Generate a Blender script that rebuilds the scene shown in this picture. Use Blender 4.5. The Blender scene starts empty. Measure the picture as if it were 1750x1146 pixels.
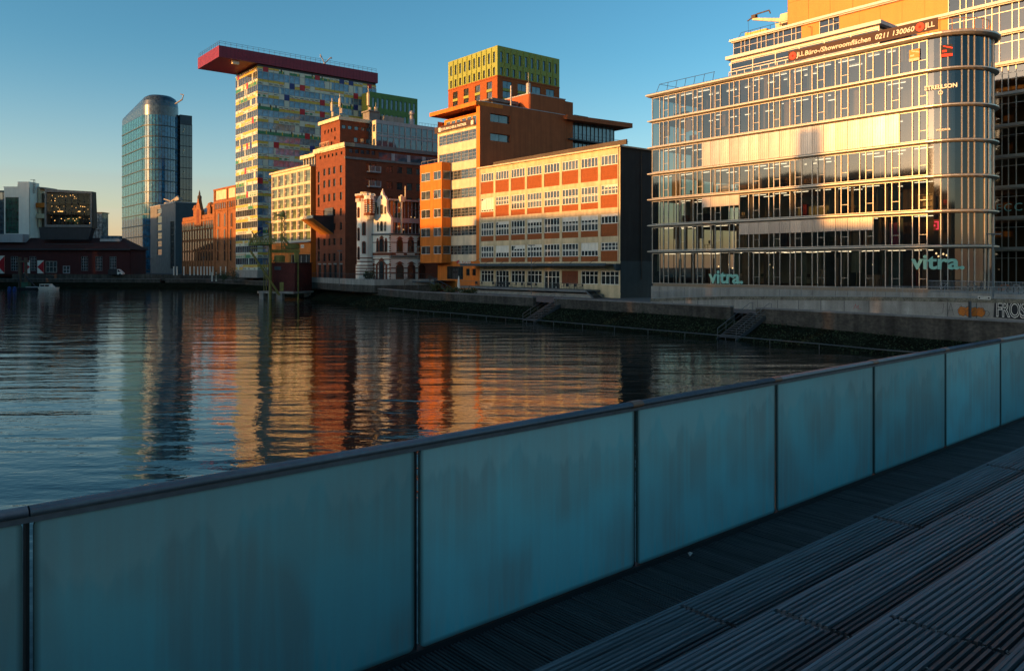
import bpy, math, random
from mathutils import Matrix, Vector
R = random.Random(7)
F, U0, HZ = 1350.0, 875.0, 455.0          # focal length, centre and horizon of the photograph in its own pixels
SC = bpy.context.scene
COL = SC.collection
PI = math.pi
# ---------------------------------------------------------------- materials
def nt_of(name):
    m = bpy.data.materials.new(name); m.use_nodes = True
    nt = m.node_tree; nt.nodes.clear()
    out = nt.nodes.new('ShaderNodeOutputMaterial')
    return m, nt, out
def lnk(nt, a, b): nt.links.new(a, b)
def node(nt, t, **kw):
    n = nt.nodes.new(t)
    for k, v in kw.items():
        if k in n.inputs: n.inputs[k].default_value = v
        else: setattr(n, k, v)
    return n
def mat(name, col, rough=.8, metal=0.0, var=.18, scale=.6, stretch=(1, 1, 1), fine=.1, fscale=9, bump=0.0, spec=.35, streak=0.0, rand=0.0):
    m, nt, out = nt_of(name)
    b = node(nt, 'ShaderNodeBsdfPrincipled')
    b.inputs['Roughness'].default_value = rough; b.inputs['Metallic'].default_value = metal
    b.inputs['Specular IOR Level'].default_value = spec
    lnk(nt, b.outputs[0], out.inputs[0])
    tc = node(nt, 'ShaderNodeTexCoord')
    mp = node(nt, 'ShaderNodeMapping'); mp.inputs['Scale'].default_value = stretch
    lnk(nt, tc.outputs['Object'], mp.inputs[0])
    n1 = node(nt, 'ShaderNodeTexNoise', Scale=scale, Detail=5.0, Roughness=.6)
    n2 = node(nt, 'ShaderNodeTexNoise', Scale=fscale, Detail=2.0)
    lnk(nt, mp.outputs[0], n1.inputs[0]); lnk(nt, mp.outputs[0], n2.inputs[0])
    def fac(src, amp):
        r = node(nt, 'ShaderNodeMapRange'); r.inputs['From Min'].default_value = .25; r.inputs['From Max'].default_value = .75
        r.inputs['To Min'].default_value = 1 - amp; r.inputs['To Max'].default_value = 1 + amp
        lnk(nt, src, r.inputs[0]); return r.outputs[0]
    def mul(a, c):
        k = node(nt, 'ShaderNodeMath', operation='MULTIPLY'); lnk(nt, a, k.inputs[0]); lnk(nt, c, k.inputs[1]); return k.outputs[0]
    f = mul(fac(n1.outputs[0], var), fac(n2.outputs[0], fine))
    if streak:
        mp2 = node(nt, 'ShaderNodeMapping'); mp2.inputs['Scale'].default_value = (1.6, 1.6, .09)
        lnk(nt, tc.outputs['Object'], mp2.inputs[0])
        n3 = node(nt, 'ShaderNodeTexNoise', Scale=1.0, Detail=4.0); lnk(nt, mp2.outputs[0], n3.inputs[0])
        f = mul(f, fac(n3.outputs[0], streak))
    if rand:
        oi = node(nt, 'ShaderNodeObjectInfo')
        r = node(nt, 'ShaderNodeMapRange'); r.inputs['To Min'].default_value = 1 - rand; r.inputs['To Max'].default_value = 1 + rand
        lnk(nt, oi.outputs['Random'], r.inputs[0]); f = mul(f, r.outputs[0])
    vm = node(nt, 'ShaderNodeVectorMath', operation='SCALE'); vm.inputs[0].default_value = col[:3]
    lnk(nt, f, vm.inputs['Scale']); lnk(nt, vm.outputs[0], b.inputs['Base Color'])
    if bump:
        bp = node(nt, 'ShaderNodeBump', Strength=bump, Distance=.05)
        lnk(nt, n2.outputs[0], bp.inputs['Height']); lnk(nt, bp.outputs[0], b.inputs['Normal'])
    return m
def glassy(name, col, rough=.06, spec=.9, rand=.5, wob=.12, wscale=.5, coat=0.0):
    """opaque dark window glass that mirrors the sky, a little wavy"""
    m, nt, out = nt_of(name)
    b = node(nt, 'ShaderNodeBsdfPrincipled'); b.inputs['Roughness'].default_value = rough
    b.inputs['Specular IOR Level'].default_value = spec; b.inputs['IOR'].default_value = 1.6
    lnk(nt, b.outputs[0], out.inputs[0])
    oi = node(nt, 'ShaderNodeObjectInfo'); tc = node(nt, 'ShaderNodeTexCoord')
    r = node(nt, 'ShaderNodeMapRange'); r.inputs['To Min'].default_value = 1 - rand; r.inputs['To Max'].default_value = 1 + rand
    lnk(nt, oi.outputs['Random'], r.inputs[0])
    n2 = node(nt, 'ShaderNodeTexNoise', Scale=.9, Detail=3.0); lnk(nt, tc.outputs['Object'], n2.inputs[0])
    r2 = node(nt, 'ShaderNodeMapRange'); r2.inputs['From Min'].default_value = .3; r2.inputs['From Max'].default_value = .7
    r2.inputs['To Min'].default_value = .4; r2.inputs['To Max'].default_value = 1.6
    lnk(nt, n2.outputs[0], r2.inputs[0])
    mu = node(nt, 'ShaderNodeMath', operation='MULTIPLY'); lnk(nt, r.outputs[0], mu.inputs[0]); lnk(nt, r2.outputs[0], mu.inputs[1])
    vm = node(nt, 'ShaderNodeVectorMath', operation='SCALE'); vm.inputs[0].default_value = col[:3]
    lnk(nt, mu.outputs[0], vm.inputs['Scale']); lnk(nt, vm.outputs[0], b.inputs['Base Color'])
    n = node(nt, 'ShaderNodeTexNoise', Scale=wscale, Detail=1.0); lnk(nt, tc.outputs['Object'], n.inputs[0])
    bp = node(nt, 'ShaderNodeBump', Strength=wob, Distance=.1); lnk(nt, n.outputs[0], bp.inputs['Height'])
    lnk(nt, bp.outputs[0], b.inputs['Normal'])
    return m
def clear_glass(name, tint, refl=1.0, wob=.05, ior=1.5):
    """thin window glass: see-through, with a Fresnel mirror on top"""
    m, nt, out = nt_of(name)
    tr = node(nt, 'ShaderNodeBsdfTransparent'); tr.inputs[0].default_value = (*tint, 1)
    gl = node(nt, 'ShaderNodeBsdfGlossy'); gl.inputs['Roughness'].default_value = .045; gl.inputs[0].default_value = (.9, .9, .9, 1)
    fr = node(nt, 'ShaderNodeFresnel', IOR=ior)
    k = node(nt, 'ShaderNodeMath', operation='MULTIPLY'); k.use_clamp = True; k.inputs[1].default_value = refl
    lnk(nt, fr.outputs[0], k.inputs[0])
    mx = node(nt, 'ShaderNodeMixShader'); lnk(nt, k.outputs[0], mx.inputs[0]); lnk(nt, tr.outputs[0], mx.inputs[1]); lnk(nt, gl.outputs[0], mx.inputs[2])
    tc = node(nt, 'ShaderNodeTexCoord'); n = node(nt, 'ShaderNodeTexNoise', Scale=.35, Detail=1.0); lnk(nt, tc.outputs['Object'], n.inputs[0])
    bp = node(nt, 'ShaderNodeBump', Strength=wob, Distance=.1); lnk(nt, n.outputs[0], bp.inputs['Height'])
    lnk(nt, bp.outputs[0], gl.inputs['Normal'])
    lnk(nt, mx.outputs[0], out.inputs[0])
    return m
def glow(name, col, s):
    m, nt, out = nt_of(name)
    e = node(nt, 'ShaderNodeEmission', Strength=s); e.inputs[0].default_value = (*col, 1); lnk(nt, e.outputs[0], out.inputs[0])
    return m
# ---------------------------------------------------------------- mesh building
class MB:
    def __init__(s): s.v = []; s.f = []; s.m = []
    def poly(s, pts, mi=0):
        i = len(s.v); s.v += [tuple(p) for p in pts]; s.f.append(tuple(range(i, i + len(pts)))); s.m.append(mi)
    def box(s, x0, x1, y0, y1, z0, z1, mi=0):
        i = len(s.v)
        s.v += [(x, y, z) for z in (z0, z1) for y in (y0, y1) for x in (x0, x1)]
        for q in ((0, 2, 3, 1), (4, 5, 7, 6), (0, 1, 5, 4), (2, 6, 7, 3), (0, 4, 6, 2), (1, 3, 7, 5)):
            s.f.append(tuple(i + k for k in q)); s.m.append(mi)
        return s
    def prism(s, pts, z0, z1, mi=0, cap=True, top=None):
        n = len(pts); i = len(s.v)
        tp = top or pts
        s.v += [(p[0], p[1], z0) for p in pts] + [(p[0], p[1], z1) for p in tp]
        for k in range(n):
            j = (k + 1) % n; s.f.append((i + k, i + j, i + n + j, i + n + k)); s.m.append(mi)
        if cap:
            s.f.append(tuple(i + k for k in reversed(range(n)))); s.m.append(mi)
            s.f.append(tuple(i + n + k for k in range(n))); s.m.append(mi)
        return s
    def slab_xz(s, pts, y0, y1, mi=0):
        """polygon in the x-z plane given thickness in y"""
        n = len(pts); i = len(s.v)
        s.v += [(p[0], y0, p[1]) for p in pts] + [(p[0], y1, p[1]) for p in pts]
        for k in range(n):
            j = (k + 1) % n; s.f.append((i + k, i + n + k, i + n + j, i + j)); s.m.append(mi)
        s.f.append(tuple(i + k for k in range(n))); s.m.append(mi)
        s.f.append(tuple(i + n + k for k in reversed(range(n)))); s.m.append(mi)
        return s
    def tube(s, p, q, r, n=6, mi=0, r2=None):
        p = Vector(p); q = Vector(q); d = (q - p)
        if d.length < 1e-6: return s
        d.normalize(); a = d.orthogonal().normalized(); b = d.cross(a)
        r2 = r if r2 is None else r2; i = len(s.v)
        for c, rr in ((p, r), (q, r2)):
            for k in range(n):
                t = 2 * PI * k / n; s.v.append(tuple(c + a * (math.cos(t) * rr) + b * (math.sin(t) * rr)))
        for k in range(n):
            j = (k + 1) % n; s.f.append((i + k, i + j, i + n + j, i + n + k)); s.m.append(mi)
        s.f.append(tuple(i + k for k in reversed(range(n)))); s.m.append(mi)
        s.f.append(tuple(i + n + k for k in range(n))); s.m.append(mi)
        return s
    def path(s, pts, r, n=6, mi=0):
        for a, b in zip(pts[:-1], pts[1:]): s.tube(a, b, r, n, mi)
        return s
    def ring(s, c, rad, r, axis='y', n=20, m=6, mi=0):
        c = Vector(c); i = len(s.v)
        for k in range(n):
            t = 2 * PI * k / n
            for j in range(m):
                w = 2 * PI * j / m; q = rad + r * math.cos(w); h = r * math.sin(w)
                p = (q * math.cos(t), h, q * math.sin(t)) if axis == 'y' else (q * math.cos(t), q * math.sin(t), h)
                s.v.append(tuple(c + Vector(p)))
        for k in range(n):
            for j in range(m):
                a = i + k * m + j; b = i + k * m + (j + 1) % m; e = i + ((k + 1) % n) * m + j; g = i + ((k + 1) % n) * m + (j + 1) % m
                s.f.append((a, b, g, e)); s.m.append(mi)
        return s
    def lathe(s, c, prof, n=16, mi=0):
        c = Vector(c); i = len(s.v)
        for (r, z) in prof:
            for k in range(n):
                t = 2 * PI * k / n; s.v.append((c.x + r * math.cos(t), c.y + r * math.sin(t), c.z + z))
        for j in range(len(prof) - 1):
            for k in range(n):
                l = (k + 1) % n; s.f.append((i + j * n + k, i + j * n + l, i + (j + 1) * n + l, i + (j + 1) * n + k)); s.m.append(mi)
        s.f.append(tuple(i + k for k in reversed(range(n)))); s.m.append(mi)
        e = i + (len(prof) - 1) * n; s.f.append(tuple(e + k for k in range(n))); s.m.append(mi)
        return s
    def mesh(s, name, mats, smooth=False):
        me = bpy.data.meshes.new(name); me.from_pydata(s.v, [], s.f)
        for m in (mats if isinstance(mats, (list, tuple)) else [mats]): me.materials.append(m)
        if len(me.materials) > 1: me.polygons.foreach_set('material_index', s.m)
        if smooth: me.polygons.foreach_set('use_smooth', [True] * len(s.f))
        me.update(); return me
WM = {}
def put(o, M, parent=None):
    COL.objects.link(o); WM[o] = M
    if parent: o.parent = parent; o.matrix_basis = WM[parent].inverted() @ M
    else: o.matrix_basis = M
    return o
I4 = Matrix.Identity(4)
def T(x, y, z): return Matrix.Translation((x, y, z))
def RZ(a): return Matrix.Rotation(a, 4, 'Z')
def thing(name, label, cat, M=I4, group=None, kind=None):
    o = bpy.data.objects.new(name, None); o.empty_display_size = .5
    put(o, M); tag(o, label, cat, group, kind); return o
def tag(o, label=None, cat=None, group=None, kind=None):
    for k, v in (('label', label), ('category', cat), ('group', group), ('kind', kind)):
        if v: o[k] = v
    return o
def part(name, mb, mats, parent=None, M=I4, smooth=False):
    me = mb if isinstance(mb, bpy.types.Mesh) else mb.mesh(name, mats, smooth)
    return put(bpy.data.objects.new(name, me), M, parent)
def solo(name, mb, mats, label, cat, M=I4, group=None, smooth=False, kind=None):
    return tag(part(name, mb, mats, None, M, smooth), label, cat, group, kind)
def struct(name, mb, mats, smooth=False, M=I4):
    return tag(part(name, mb, mats, None, M, smooth), None, None, None, 'structure')
def children(o): return [c for c in WM if c.parent == o]
def copy_tree(src, M, label=None, group=None):
    """copy a thing, its parts and their sub-parts to a new place"""
    D = M @ WM[src].inverted()
    def rec(o, par):
        c = o.copy(); put(c, D @ WM[o], par)
        for ch in kids[o]: rec(ch, c)
        return c
    kids = {}
    def walk(o):
        kids[o] = [c for c in WM if c.parent == o]
        for c in kids[o]: walk(c)
    walk(src)
    r = rec(src, None)
    if label: r['label'] = label
    if group: r['group'] = group
    return r
# ---------------------------------------------------------------- facades
EL = Vector((1110, -1350, 0)).normalized()      # along the sunlit faces, left to right
class Face:
    def __init__(s, x, y, e):
        s.p = Vector((x, y, 0)); s.e = Vector((e[0], e[1], 0)).normalized(); s.a = math.atan2(s.e.y, s.e.x)
        s.M = T(x, y, 0) @ RZ(s.a)
    def s_at(s, u):
        k = (u - U0) / F; return (k * s.p.y - s.p.x) / (s.e.x - k * s.e.y)
    def Y(s, x): return s.p.y + s.e.y * x
    def z(s, v, u): return -(v - HZ) / F * s.Y(s.s_at(u))
    def off(s, x, y=0):
        q = s.M @ Vector((x, y, 0)); return Face(q.x, q.y, s.e)
    def right(s, x):
        q = s.M @ Vector((x, 0, 0)); return Face(q.x, q.y, (-s.e.y, s.e.x))
    def at(s, x, y, z): return s.M @ T(x, y, z)
class Bld:
    """a block with a sunlit left face L and a right face R meeting at the near corner"""
    def __init__(s, uc, Yc, uL, uR, e=EL):
        s.Yc = Yc; xc = (uc - U0) / F * Yc
        f = Face(xc, Yc, e); s.W = -f.s_at(uL); s.L = f.off(-s.W); s.R = s.L.right(s.W); s.D = s.R.s_at(uR); s.M = s.L.M
    def z(s, v): return -(v - HZ) / F * s.Yc
def wall(mb, x0, x1, z0, z1, holes=(), depth=.3, mi=0, ri=None):
    """a wall face at y=0 with real openings and their reveals"""
    ri = mi if ri is None else ri
    holes = [h for h in holes if h[1] > h[0]]
    xs = sorted({round(x, 4) for x in [x0, x1] + [c for h in holes for c in h[:2]]})
    zs = sorted({round(z, 4) for z in [z0, z1] + [c for h in holes for c in h[2:4]]})
    xs = [x for x in xs if x0 - 1e-4 <= x <= x1 + 1e-4]; zs = [z for z in zs if z0 - 1e-4 <= z <= z1 + 1e-4]
    for a, b in zip(zs[:-1], zs[1:]):
        c = (a + b) / 2; run = None
        row = [h for h in holes if h[2] < c < h[3]]
        for p, q in zip(xs[:-1], xs[1:]):
            d = (p + q) / 2
            if any(h[0] < d < h[1] for h in row):
                if run: mb.poly([(run[0], 0, a), (run[1], 0, a), (run[1], 0, b), (run[0], 0, b)], mi)
                run = None
            else: run = (run[0], q) if run else (p, q)
        if run: mb.poly([(run[0], 0, a), (run[1], 0, a), (run[1], 0, b), (run[0], 0, b)], mi)
    for (p, q, a, b) in [h[:4] for h in holes]:
        D = depth
        mb.poly([(p, 0, a), (p, 0, b), (p, D, b), (p, D, a)], ri); mb.poly([(q, 0, a), (q, D, a), (q, D, b), (q, 0, b)], ri)
        mb.poly([(p, 0, a), (p, D, a), (q, D, a), (q, 0, a)], ri); mb.poly([(p, 0, b), (q, 0, b), (q, D, b), (p, D, b)], ri)
        mb.poly([(p, D, a), (q, D, a), (q, D, b), (p, D, b)], ri)
    return mb
MC = {}
def window(parent, f, h, fm, pm, nx=2, nz=1, rec=.12, fw=.07, dep=.08, zs=None, blind=0.0, bm=None, name='window', tilt=.004):
    """window in the opening h of face f: a frame with bars, its pane a sub-part"""
    w, t = h[1] - h[0], h[3] - h[2]
    key = (round(w, 2), round(t, 2), nx, nz, fw, fm.name, tuple(zs or ()), round(blind, 1))
    if key not in MC:
        m = MB(); e = .012
        m.box(e, w - e, 0, dep, e, fw); m.box(e, w - e, 0, dep, t - fw, t - e)
        m.box(e, fw, .002, dep - .002, fw, t - fw); m.box(w - fw, w - e, .002, dep - .002, fw, t - fw)
        for k in range(1, nx): m.box(w * k / nx - fw * .45, w * k / nx + fw * .45, .006, dep - .006, fw, t - fw)
        for z in (zs if zs else [t * k / nz for k in range(1, nz)]): m.box(fw, w - fw, .012, dep - .012, z - fw * .4, z + fw * .4)
        if blind: m.box(fw, w - fw, dep * .55, dep * .6, t - fw - blind * (t - 2 * fw), t - fw, 1)
        p = MB(); p.box(fw, w - fw, dep * .65, dep * .8, fw, t - fw)
        MC[key] = (m.mesh('window_frame', [fm, bm or fm]), p)
    fr, p = MC[key]
    k2 = key + (pm.name,)
    if k2 not in MC: MC[k2] = p.mesh('pane', pm)
    o = part(name, fr, None, parent, f.at(h[0], rec, h[2]))
    t_ = Matrix.Translation((w / 2, 0, t / 2)) @ Matrix.Rotation(R.gauss(0, tilt), 4, 'X') @ Matrix.Rotation(R.gauss(0, tilt), 4, 'Z') @ Matrix.Translation((-w / 2, 0, -t / 2))
    part('pane', MC[k2], None, o, f.at(h[0], rec, h[2]) @ t_)
    return o
def grid(x0, x1, n, w, zb, zt, first=.5):
    p = (x1 - x0) / n; return [(x0 + p * (k + .5) - w / 2, x0 + p * (k + .5) + w / 2, zb, zt) for k in range(n)]
def closers(mb, W, D, z0, z1, mi=0, left=True):
    """far sides of a block in its L coordinates"""
    if left: mb.poly([(0, D, z0), (0, 0, z0), (0, 0, z1), (0, D, z1)], mi)
    mb.poly([(W, D, z0), (0, D, z0), (0, D, z1), (W, D, z1)], mi)
def roof(parent, b, z, m, inset=.03, th=.3, drop=.35, name='roof'):
    r = MB(); r.box(inset, b.W - inset, inset, b.D - inset, z - drop - th, z - drop); return part(name, r, m, parent, b.M)
def text_mesh(body, size, m, depth=.02, shear=0.0, bold=0.0, name='lettering', align='CENTER', space=1.0):
    c = bpy.data.curves.new(name, 'FONT'); c.body = body; c.size = size; c.extrude = depth; c.shear = shear; c.offset = bold
    c.align_x = align; c.space_character = space; c.resolution_u = 3
    o = bpy.data.objects.new('tmp_text', c); COL.objects.link(o)
    bpy.context.view_layer.update()
    me = bpy.data.meshes.new_from_object(o.evaluated_get(bpy.context.evaluated_depsgraph_get()))
    bpy.data.objects.remove(o); me.name = name; me.materials.clear(); me.materials.append(m)
    return me
RX90 = Matrix.Rotation(PI / 2, 4, 'X')          # text lies in x-y: stand it up in x-z
# ---------------------------------------------------------------- palette
M = {}
M['cream'] = mat('cream_render', (.56, .44, .26), streak=.22, var=.22)
M['cream2'] = mat('pale_stone_render', (.6, .5, .34), streak=.16, var=.2)
M['white'] = mat('white_paint', (.72, .68, .58), .6, var=.08, streak=.06)
M['brick'] = mat('orange_brick', (.27, .075, .019), .9, var=.2, scale=1.2, stretch=(1, 1, 3), fine=.25, fscale=5, bump=.2)
M['brick2'] = mat('red_brown_brick', (.17, .052, .024), .9, var=.25, scale=.5, stretch=(1, 1, 2.5), fine=.25, fscale=5, bump=.2, streak=.12)
M['brick3'] = mat('old_warehouse_brick', (.26, .10, .035), .9, var=.25, scale=.4, stretch=(1, 1, 3), fine=.25, fscale=4, bump=.2, streak=.1)
M['brickd'] = mat('dark_red_brick', (.085, .018, .014), .9, var=.25, fine=.25, fscale=4, streak=.1)
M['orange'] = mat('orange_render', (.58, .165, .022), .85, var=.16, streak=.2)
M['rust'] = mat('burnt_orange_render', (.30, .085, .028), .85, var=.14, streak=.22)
M['green'] = mat('lime_green_panel', (.24, .29, .05), .55, var=.08, streak=.06)
M['metal'] = mat('pale_aluminium', (.44, .40, .34), .38, .55, var=.08, spec=.5)
M['panel'] = mat('satin_metal_panel', (.36, .31, .27), .36, .8, var=.15, streak=.15, rand=.12)
M['white_metal'] = mat('white_metal', (.58, .57, .53), .45, .0, var=.06)
M['dark'] = mat('dark_grey_metal', (.035, .037, .042), .5, .3, var=.2)
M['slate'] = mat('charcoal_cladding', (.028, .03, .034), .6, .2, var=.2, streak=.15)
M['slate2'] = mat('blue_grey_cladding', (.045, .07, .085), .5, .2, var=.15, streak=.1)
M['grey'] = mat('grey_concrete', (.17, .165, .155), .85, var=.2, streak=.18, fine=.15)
M['grey2'] = mat('light_grey_panels', (.34, .34, .34), .6, .2, var=.12, streak=.12)
M['conc'] = mat('pale_concrete', (.27, .25, .215), .85, var=.22, streak=.25, fine=.12)
M['oldwall'] = mat('weathered_quay_masonry', (.065, .055, .043), .95, var=.5, scale=.5, stretch=(1, 1, 1.5), fine=.35, fscale=3, bump=.5, streak=.4)
M['asph'] = mat('asphalt', (.05, .05, .052), .9, var=.25, scale=.2, fine=.2)
M['pave'] = mat('grey_paving', (.09, .085, .08), .9, var=.25, scale=.3, fine=.2)
M['soil'] = mat('dark_bank_soil', (.013, .015, .009), 1.0, var=.5, scale=.6, fine=.4, fscale=3, bump=.6, spec=.0)
M['leaf'] = mat('ivy_leaf', (.022, .034, .011), .9, var=.5, scale=.35, fine=.3, fscale=2)
M['crown'] = mat('dark_foliage', (.04, .06, .02), .7, var=.4)
M['bark'] = mat('bark', (.09, .07, .05), .9)
M['olive'] = mat('olive_green_paint', (.21, .185, .045), .55, .1, var=.3, scale=1.5, streak=.25)
M['red'] = mat('dark_crimson_cladding', (.19, .014, .034), .45, .0, var=.08, streak=.1)
M['fence'] = mat('galvanised_fence', (.26, .27, .27), .5, .4, var=.1)
M['roofd'] = mat('dark_roof_felt', (.07, .065, .06), .9)
M['redroof'] = mat('dark_red_roof_tile', (.05, .014, .011), .85, var=.25, fine=.2)
M['redw'] = mat('dark_red_render', (.06, .015, .014), .85, var=.15, streak=.15)
M['g'] = glassy('window_glass', (.045, .055, .055), rough=.05)
M['gb'] = glassy('sky_mirror_glass', (.06, .1, .13), rough=.05, rand=.3)
M['gd'] = glassy('dark_window_glass', (.02, .024, .024), rough=.06)
M['gg'] = glassy('green_curtain_glass', (.14, .17, .075), rough=.12, spec=.5, rand=.35)
M['tower1'] = glassy('teal_curtain_wall', (.018, .115, .21), rough=.1, rand=.1, wob=.05, wscale=.25, spec=.55)
M['clear'] = clear_glass('clear_facade_glass', (.40, .38, .33), refl=.85, ior=2.0)
M['clear2'] = clear_glass('clear_side_glass', (.7, .76, .74), refl=1.0)
M['lamp'] = glow('warm_lamp', (1, .72, .4), 1.6)
M['lampw'] = glow('ceiling_strip_lamp', (1, .85, .6), 2.2)
M['dim'] = glow('lit_room_glow', (1, .55, .22), .35)
M['int'] = mat('interior_wall', (.25, .18, .115), .8)
M['intl'] = mat('pale_green_interior', (.26, .32, .27), .8, var=.4, scale=.3)
M['intd'] = mat('interior_dark', (.07, .06, .055), .8)
M['black'] = mat('black_print', (.012, .012, .014), .5)
M['banner'] = mat('dark_brown_banner', (.055, .028, .022), .7, var=.05)
M['mint'] = mat('mint_film_letters', (.22, .47, .38), .6, var=.03)
M['tomato'] = mat('bright_red_print', (.75, .05, .025), .6, var=.03)
M['navy'] = mat('navy_panel', (.015, .03, .16), .4, var=.05)
M['crim'] = mat('red_panel', (.42, .012, .02), .4, var=.05)
M['yel'] = mat('yellow_panel', (.55, .40, .06), .4, var=.05)
M['grn'] = mat('green_panel', (.04, .2, .09), .4, var=.05)
M['oran'] = mat('orange_panel', (.55, .15, .03), .4, var=.05)
M['pale'] = mat('pale_panel', (.55, .58, .46), .4, var=.05)
M['blu'] = glassy('blue_window_band', (.085, .17, .26), rough=.06, rand=.2)
M['amber'] = mat('amber_panel', (.46, .19, .035), .5, .1, var=.06, streak=.05)
M['steelblue'] = mat('galvanised_steel', (.12, .13, .135), .45, .6, var=.12)
# ---------------------------------------------------------------- camera, sun, sky
cd = bpy.data.cameras.new('camera'); cam = bpy.data.objects.new('camera', cd); COL.objects.link(cam); SC.camera = cam
cd.sensor_width = 36; cd.lens = 36 * F / 1750; cd.shift_y = -(573 - HZ) / 1750; cd.clip_end = 8000; cd.clip_start = .05
cam.rotation_euler = (PI / 2, 0, 0)
SUN_EL = math.radians(7.0)
SUN_H = Vector((-.875, -.484, 0)).normalized()                  # towards the sun, seen from above
S3 = Vector((SUN_H.x * math.cos(SUN_EL), SUN_H.y * math.cos(SUN_EL), math.sin(SUN_EL)))
sl = bpy.data.lights.new('sun', 'SUN'); so = bpy.data.objects.new('sun', sl); COL.objects.link(so)
sl.energy = 3.9; sl.angle = math.radians(.55); sl.color = (1, .45, .11)
so.rotation_euler = S3.to_track_quat('Z', 'Y').to_euler(); so.location = (0, 0, 60)
w = bpy.data.worlds.new('World'); SC.world = w; w.use_nodes = True
nt = w.node_tree; nt.nodes.clear()
wo = nt.nodes.new('ShaderNodeOutputWorld'); bg = nt.nodes.new('ShaderNodeBackground'); sk = nt.nodes.new('ShaderNodeTexSky')
sk.sky_type = 'NISHITA'; sk.sun_disc = False; sk.sun_elevation = SUN_EL; sk.sun_rotation = math.atan2(SUN_H.x, SUN_H.y)
sk.altitude = 40; sk.air_density = 1.0; sk.dust_density = 1.2; sk.ozone_density = 2.6
bg.inputs[1].default_value = .094
hs = nt.nodes.new('ShaderNodeHueSaturation'); hs.inputs['Saturation'].default_value = 1.06; hs.inputs['Hue'].default_value = .480
gm = nt.nodes.new('ShaderNodeGamma'); gm.inputs[1].default_value = 1.3
nt.links.new(sk.outputs[0], gm.inputs[0]); nt.links.new(gm.outputs[0], hs.inputs['Color']); # pale warm haze low over the horizon
wt = nt.nodes.new('ShaderNodeTexCoord'); ws = nt.nodes.new('ShaderNodeSeparateXYZ'); nt.links.new(wt.outputs['Generated'], ws.inputs[0])
wr = nt.nodes.new('ShaderNodeMapRange'); wr.inputs['From Min'].default_value = .0; wr.inputs['From Max'].default_value = .27; wr.inputs['To Min'].default_value = 1; wr.inputs['To Max'].default_value = 0
nt.links.new(ws.outputs[2], wr.inputs[0]); wp = nt.nodes.new('ShaderNodeMath'); wp.operation = 'POWER'; wp.inputs[1].default_value = 2.0; nt.links.new(wr.outputs[0], wp.inputs[0])
wv = nt.nodes.new('ShaderNodeVectorMath'); wv.operation = 'SCALE'; wv.inputs[0].default_value = (2.5, 1.35, 1.05); nt.links.new(wp.outputs[0], wv.inputs['Scale'])
wa = nt.nodes.new('ShaderNodeVectorMath'); wa.operation = 'ADD'; nt.links.new(hs.outputs[0], wa.inputs[0]); nt.links.new(wv.outputs[0], wa.inputs[1]); nt.links.new(wa.outputs[0], bg.inputs[0]); nt.links.new(bg.outputs[0], wo.inputs[0])
SC.view_settings.view_transform = 'Standard'; SC.view_settings.look = 'None'; SC.view_settings.exposure = 1.05; SC.view_settings.gamma = 1
SC.cycles.max_bounces = 8; SC.cycles.transparent_max_bounces = 16
# ---------------------------------------------------------------- water, land, quay
WZ = -7.0
m, nt_, out = nt_of('harbour_water')
b = node(nt_, 'ShaderNodeBsdfPrincipled'); b.inputs['Base Color'].default_value = (.010, .011, .008, 1)
b.inputs['Roughness'].default_value = .03; b.inputs['IOR'].default_value = 1.33; b.inputs['Specular IOR Level'].default_value = .5
tc = node(nt_, 'ShaderNodeTexCoord')
def wave(scale, stretch, rot, det):
    mp = node(nt_, 'ShaderNodeMapping'); mp.inputs['Scale'].default_value = stretch; mp.inputs['Rotation'].default_value = (0, 0, rot)
    lnk(nt_, tc.outputs['Object'], mp.inputs[0])
    n = node(nt_, 'ShaderNodeTexNoise', Scale=scale, Detail=det, Roughness=.5); lnk(nt_, mp.outputs[0], n.inputs[0]); return n.outputs[0]
def madd(a, k, c=None):
    x = node(nt_, 'ShaderNodeMath', operation='MULTIPLY_ADD'); lnk(nt_, a, x.inputs[0]); x.inputs[1].default_value = k
    if c is None: x.inputs[2].default_value = 0
    else: lnk(nt_, c, x.inputs[2])
    return x.outputs[0]
h = madd(wave(.4, (.3, 1, 1), math.radians(-14), 2.0), .22, madd(wave(1.3, (.4, 1, 1), math.radians(10), 2.0), .042, madd(wave(4.0, (.6, 1, 1), .3, 2.0), .017)))
bp = node(nt_, 'ShaderNodeBump', Strength=.55, Distance=1.0); lnk(nt_, h, bp.inputs['Height']); lnk(nt_, bp.outputs[0], b.inputs['Normal'])
lnk(nt_, b.outputs[0], out.inputs[0]); M['water'] = m
wm = MB(); wm.poly([(-2500, -1500, WZ), (2500, -1500, WZ), (2500, 2500, WZ), (-2500, 2500, WZ)])
struct('water', wm, M['water'])
def onw(u, v):
    Y = -WZ * F / (v - HZ); return Vector(((u - U0) / F * Y, Y, 0))
SH = [Vector((76, 0, 0)), onw(1750, 628), onw(1500, 605), onw(1240, 580), onw(1050, 563), onw(900, 550), onw(670, 530), onw(600, 520), onw(525, 511), onw(470, 503), onw(400, 497), onw(330, 492.5), onw(0, 491), onw(-700, 493)]
def offset(pts, d):
    r = []
    for i, p in enumerate(pts):
        a = (pts[i] - pts[i - 1]) if i else (pts[1] - pts[0]); b_ = (pts[i + 1] - pts[i]) if i < len(pts) - 1 else a
        n1 = Vector((a.y, -a.x, 0)).normalized(); n2 = Vector((b_.y, -b_.x, 0)).normalized(); n = (n1 + n2).normalized()
        r.append(p + n * d / max(.4, n.dot(n1)))
    return r
WALL = offset(SH, 4.6)
WALLI = offset(SH, 5.1)
QZ = -4.75
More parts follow.
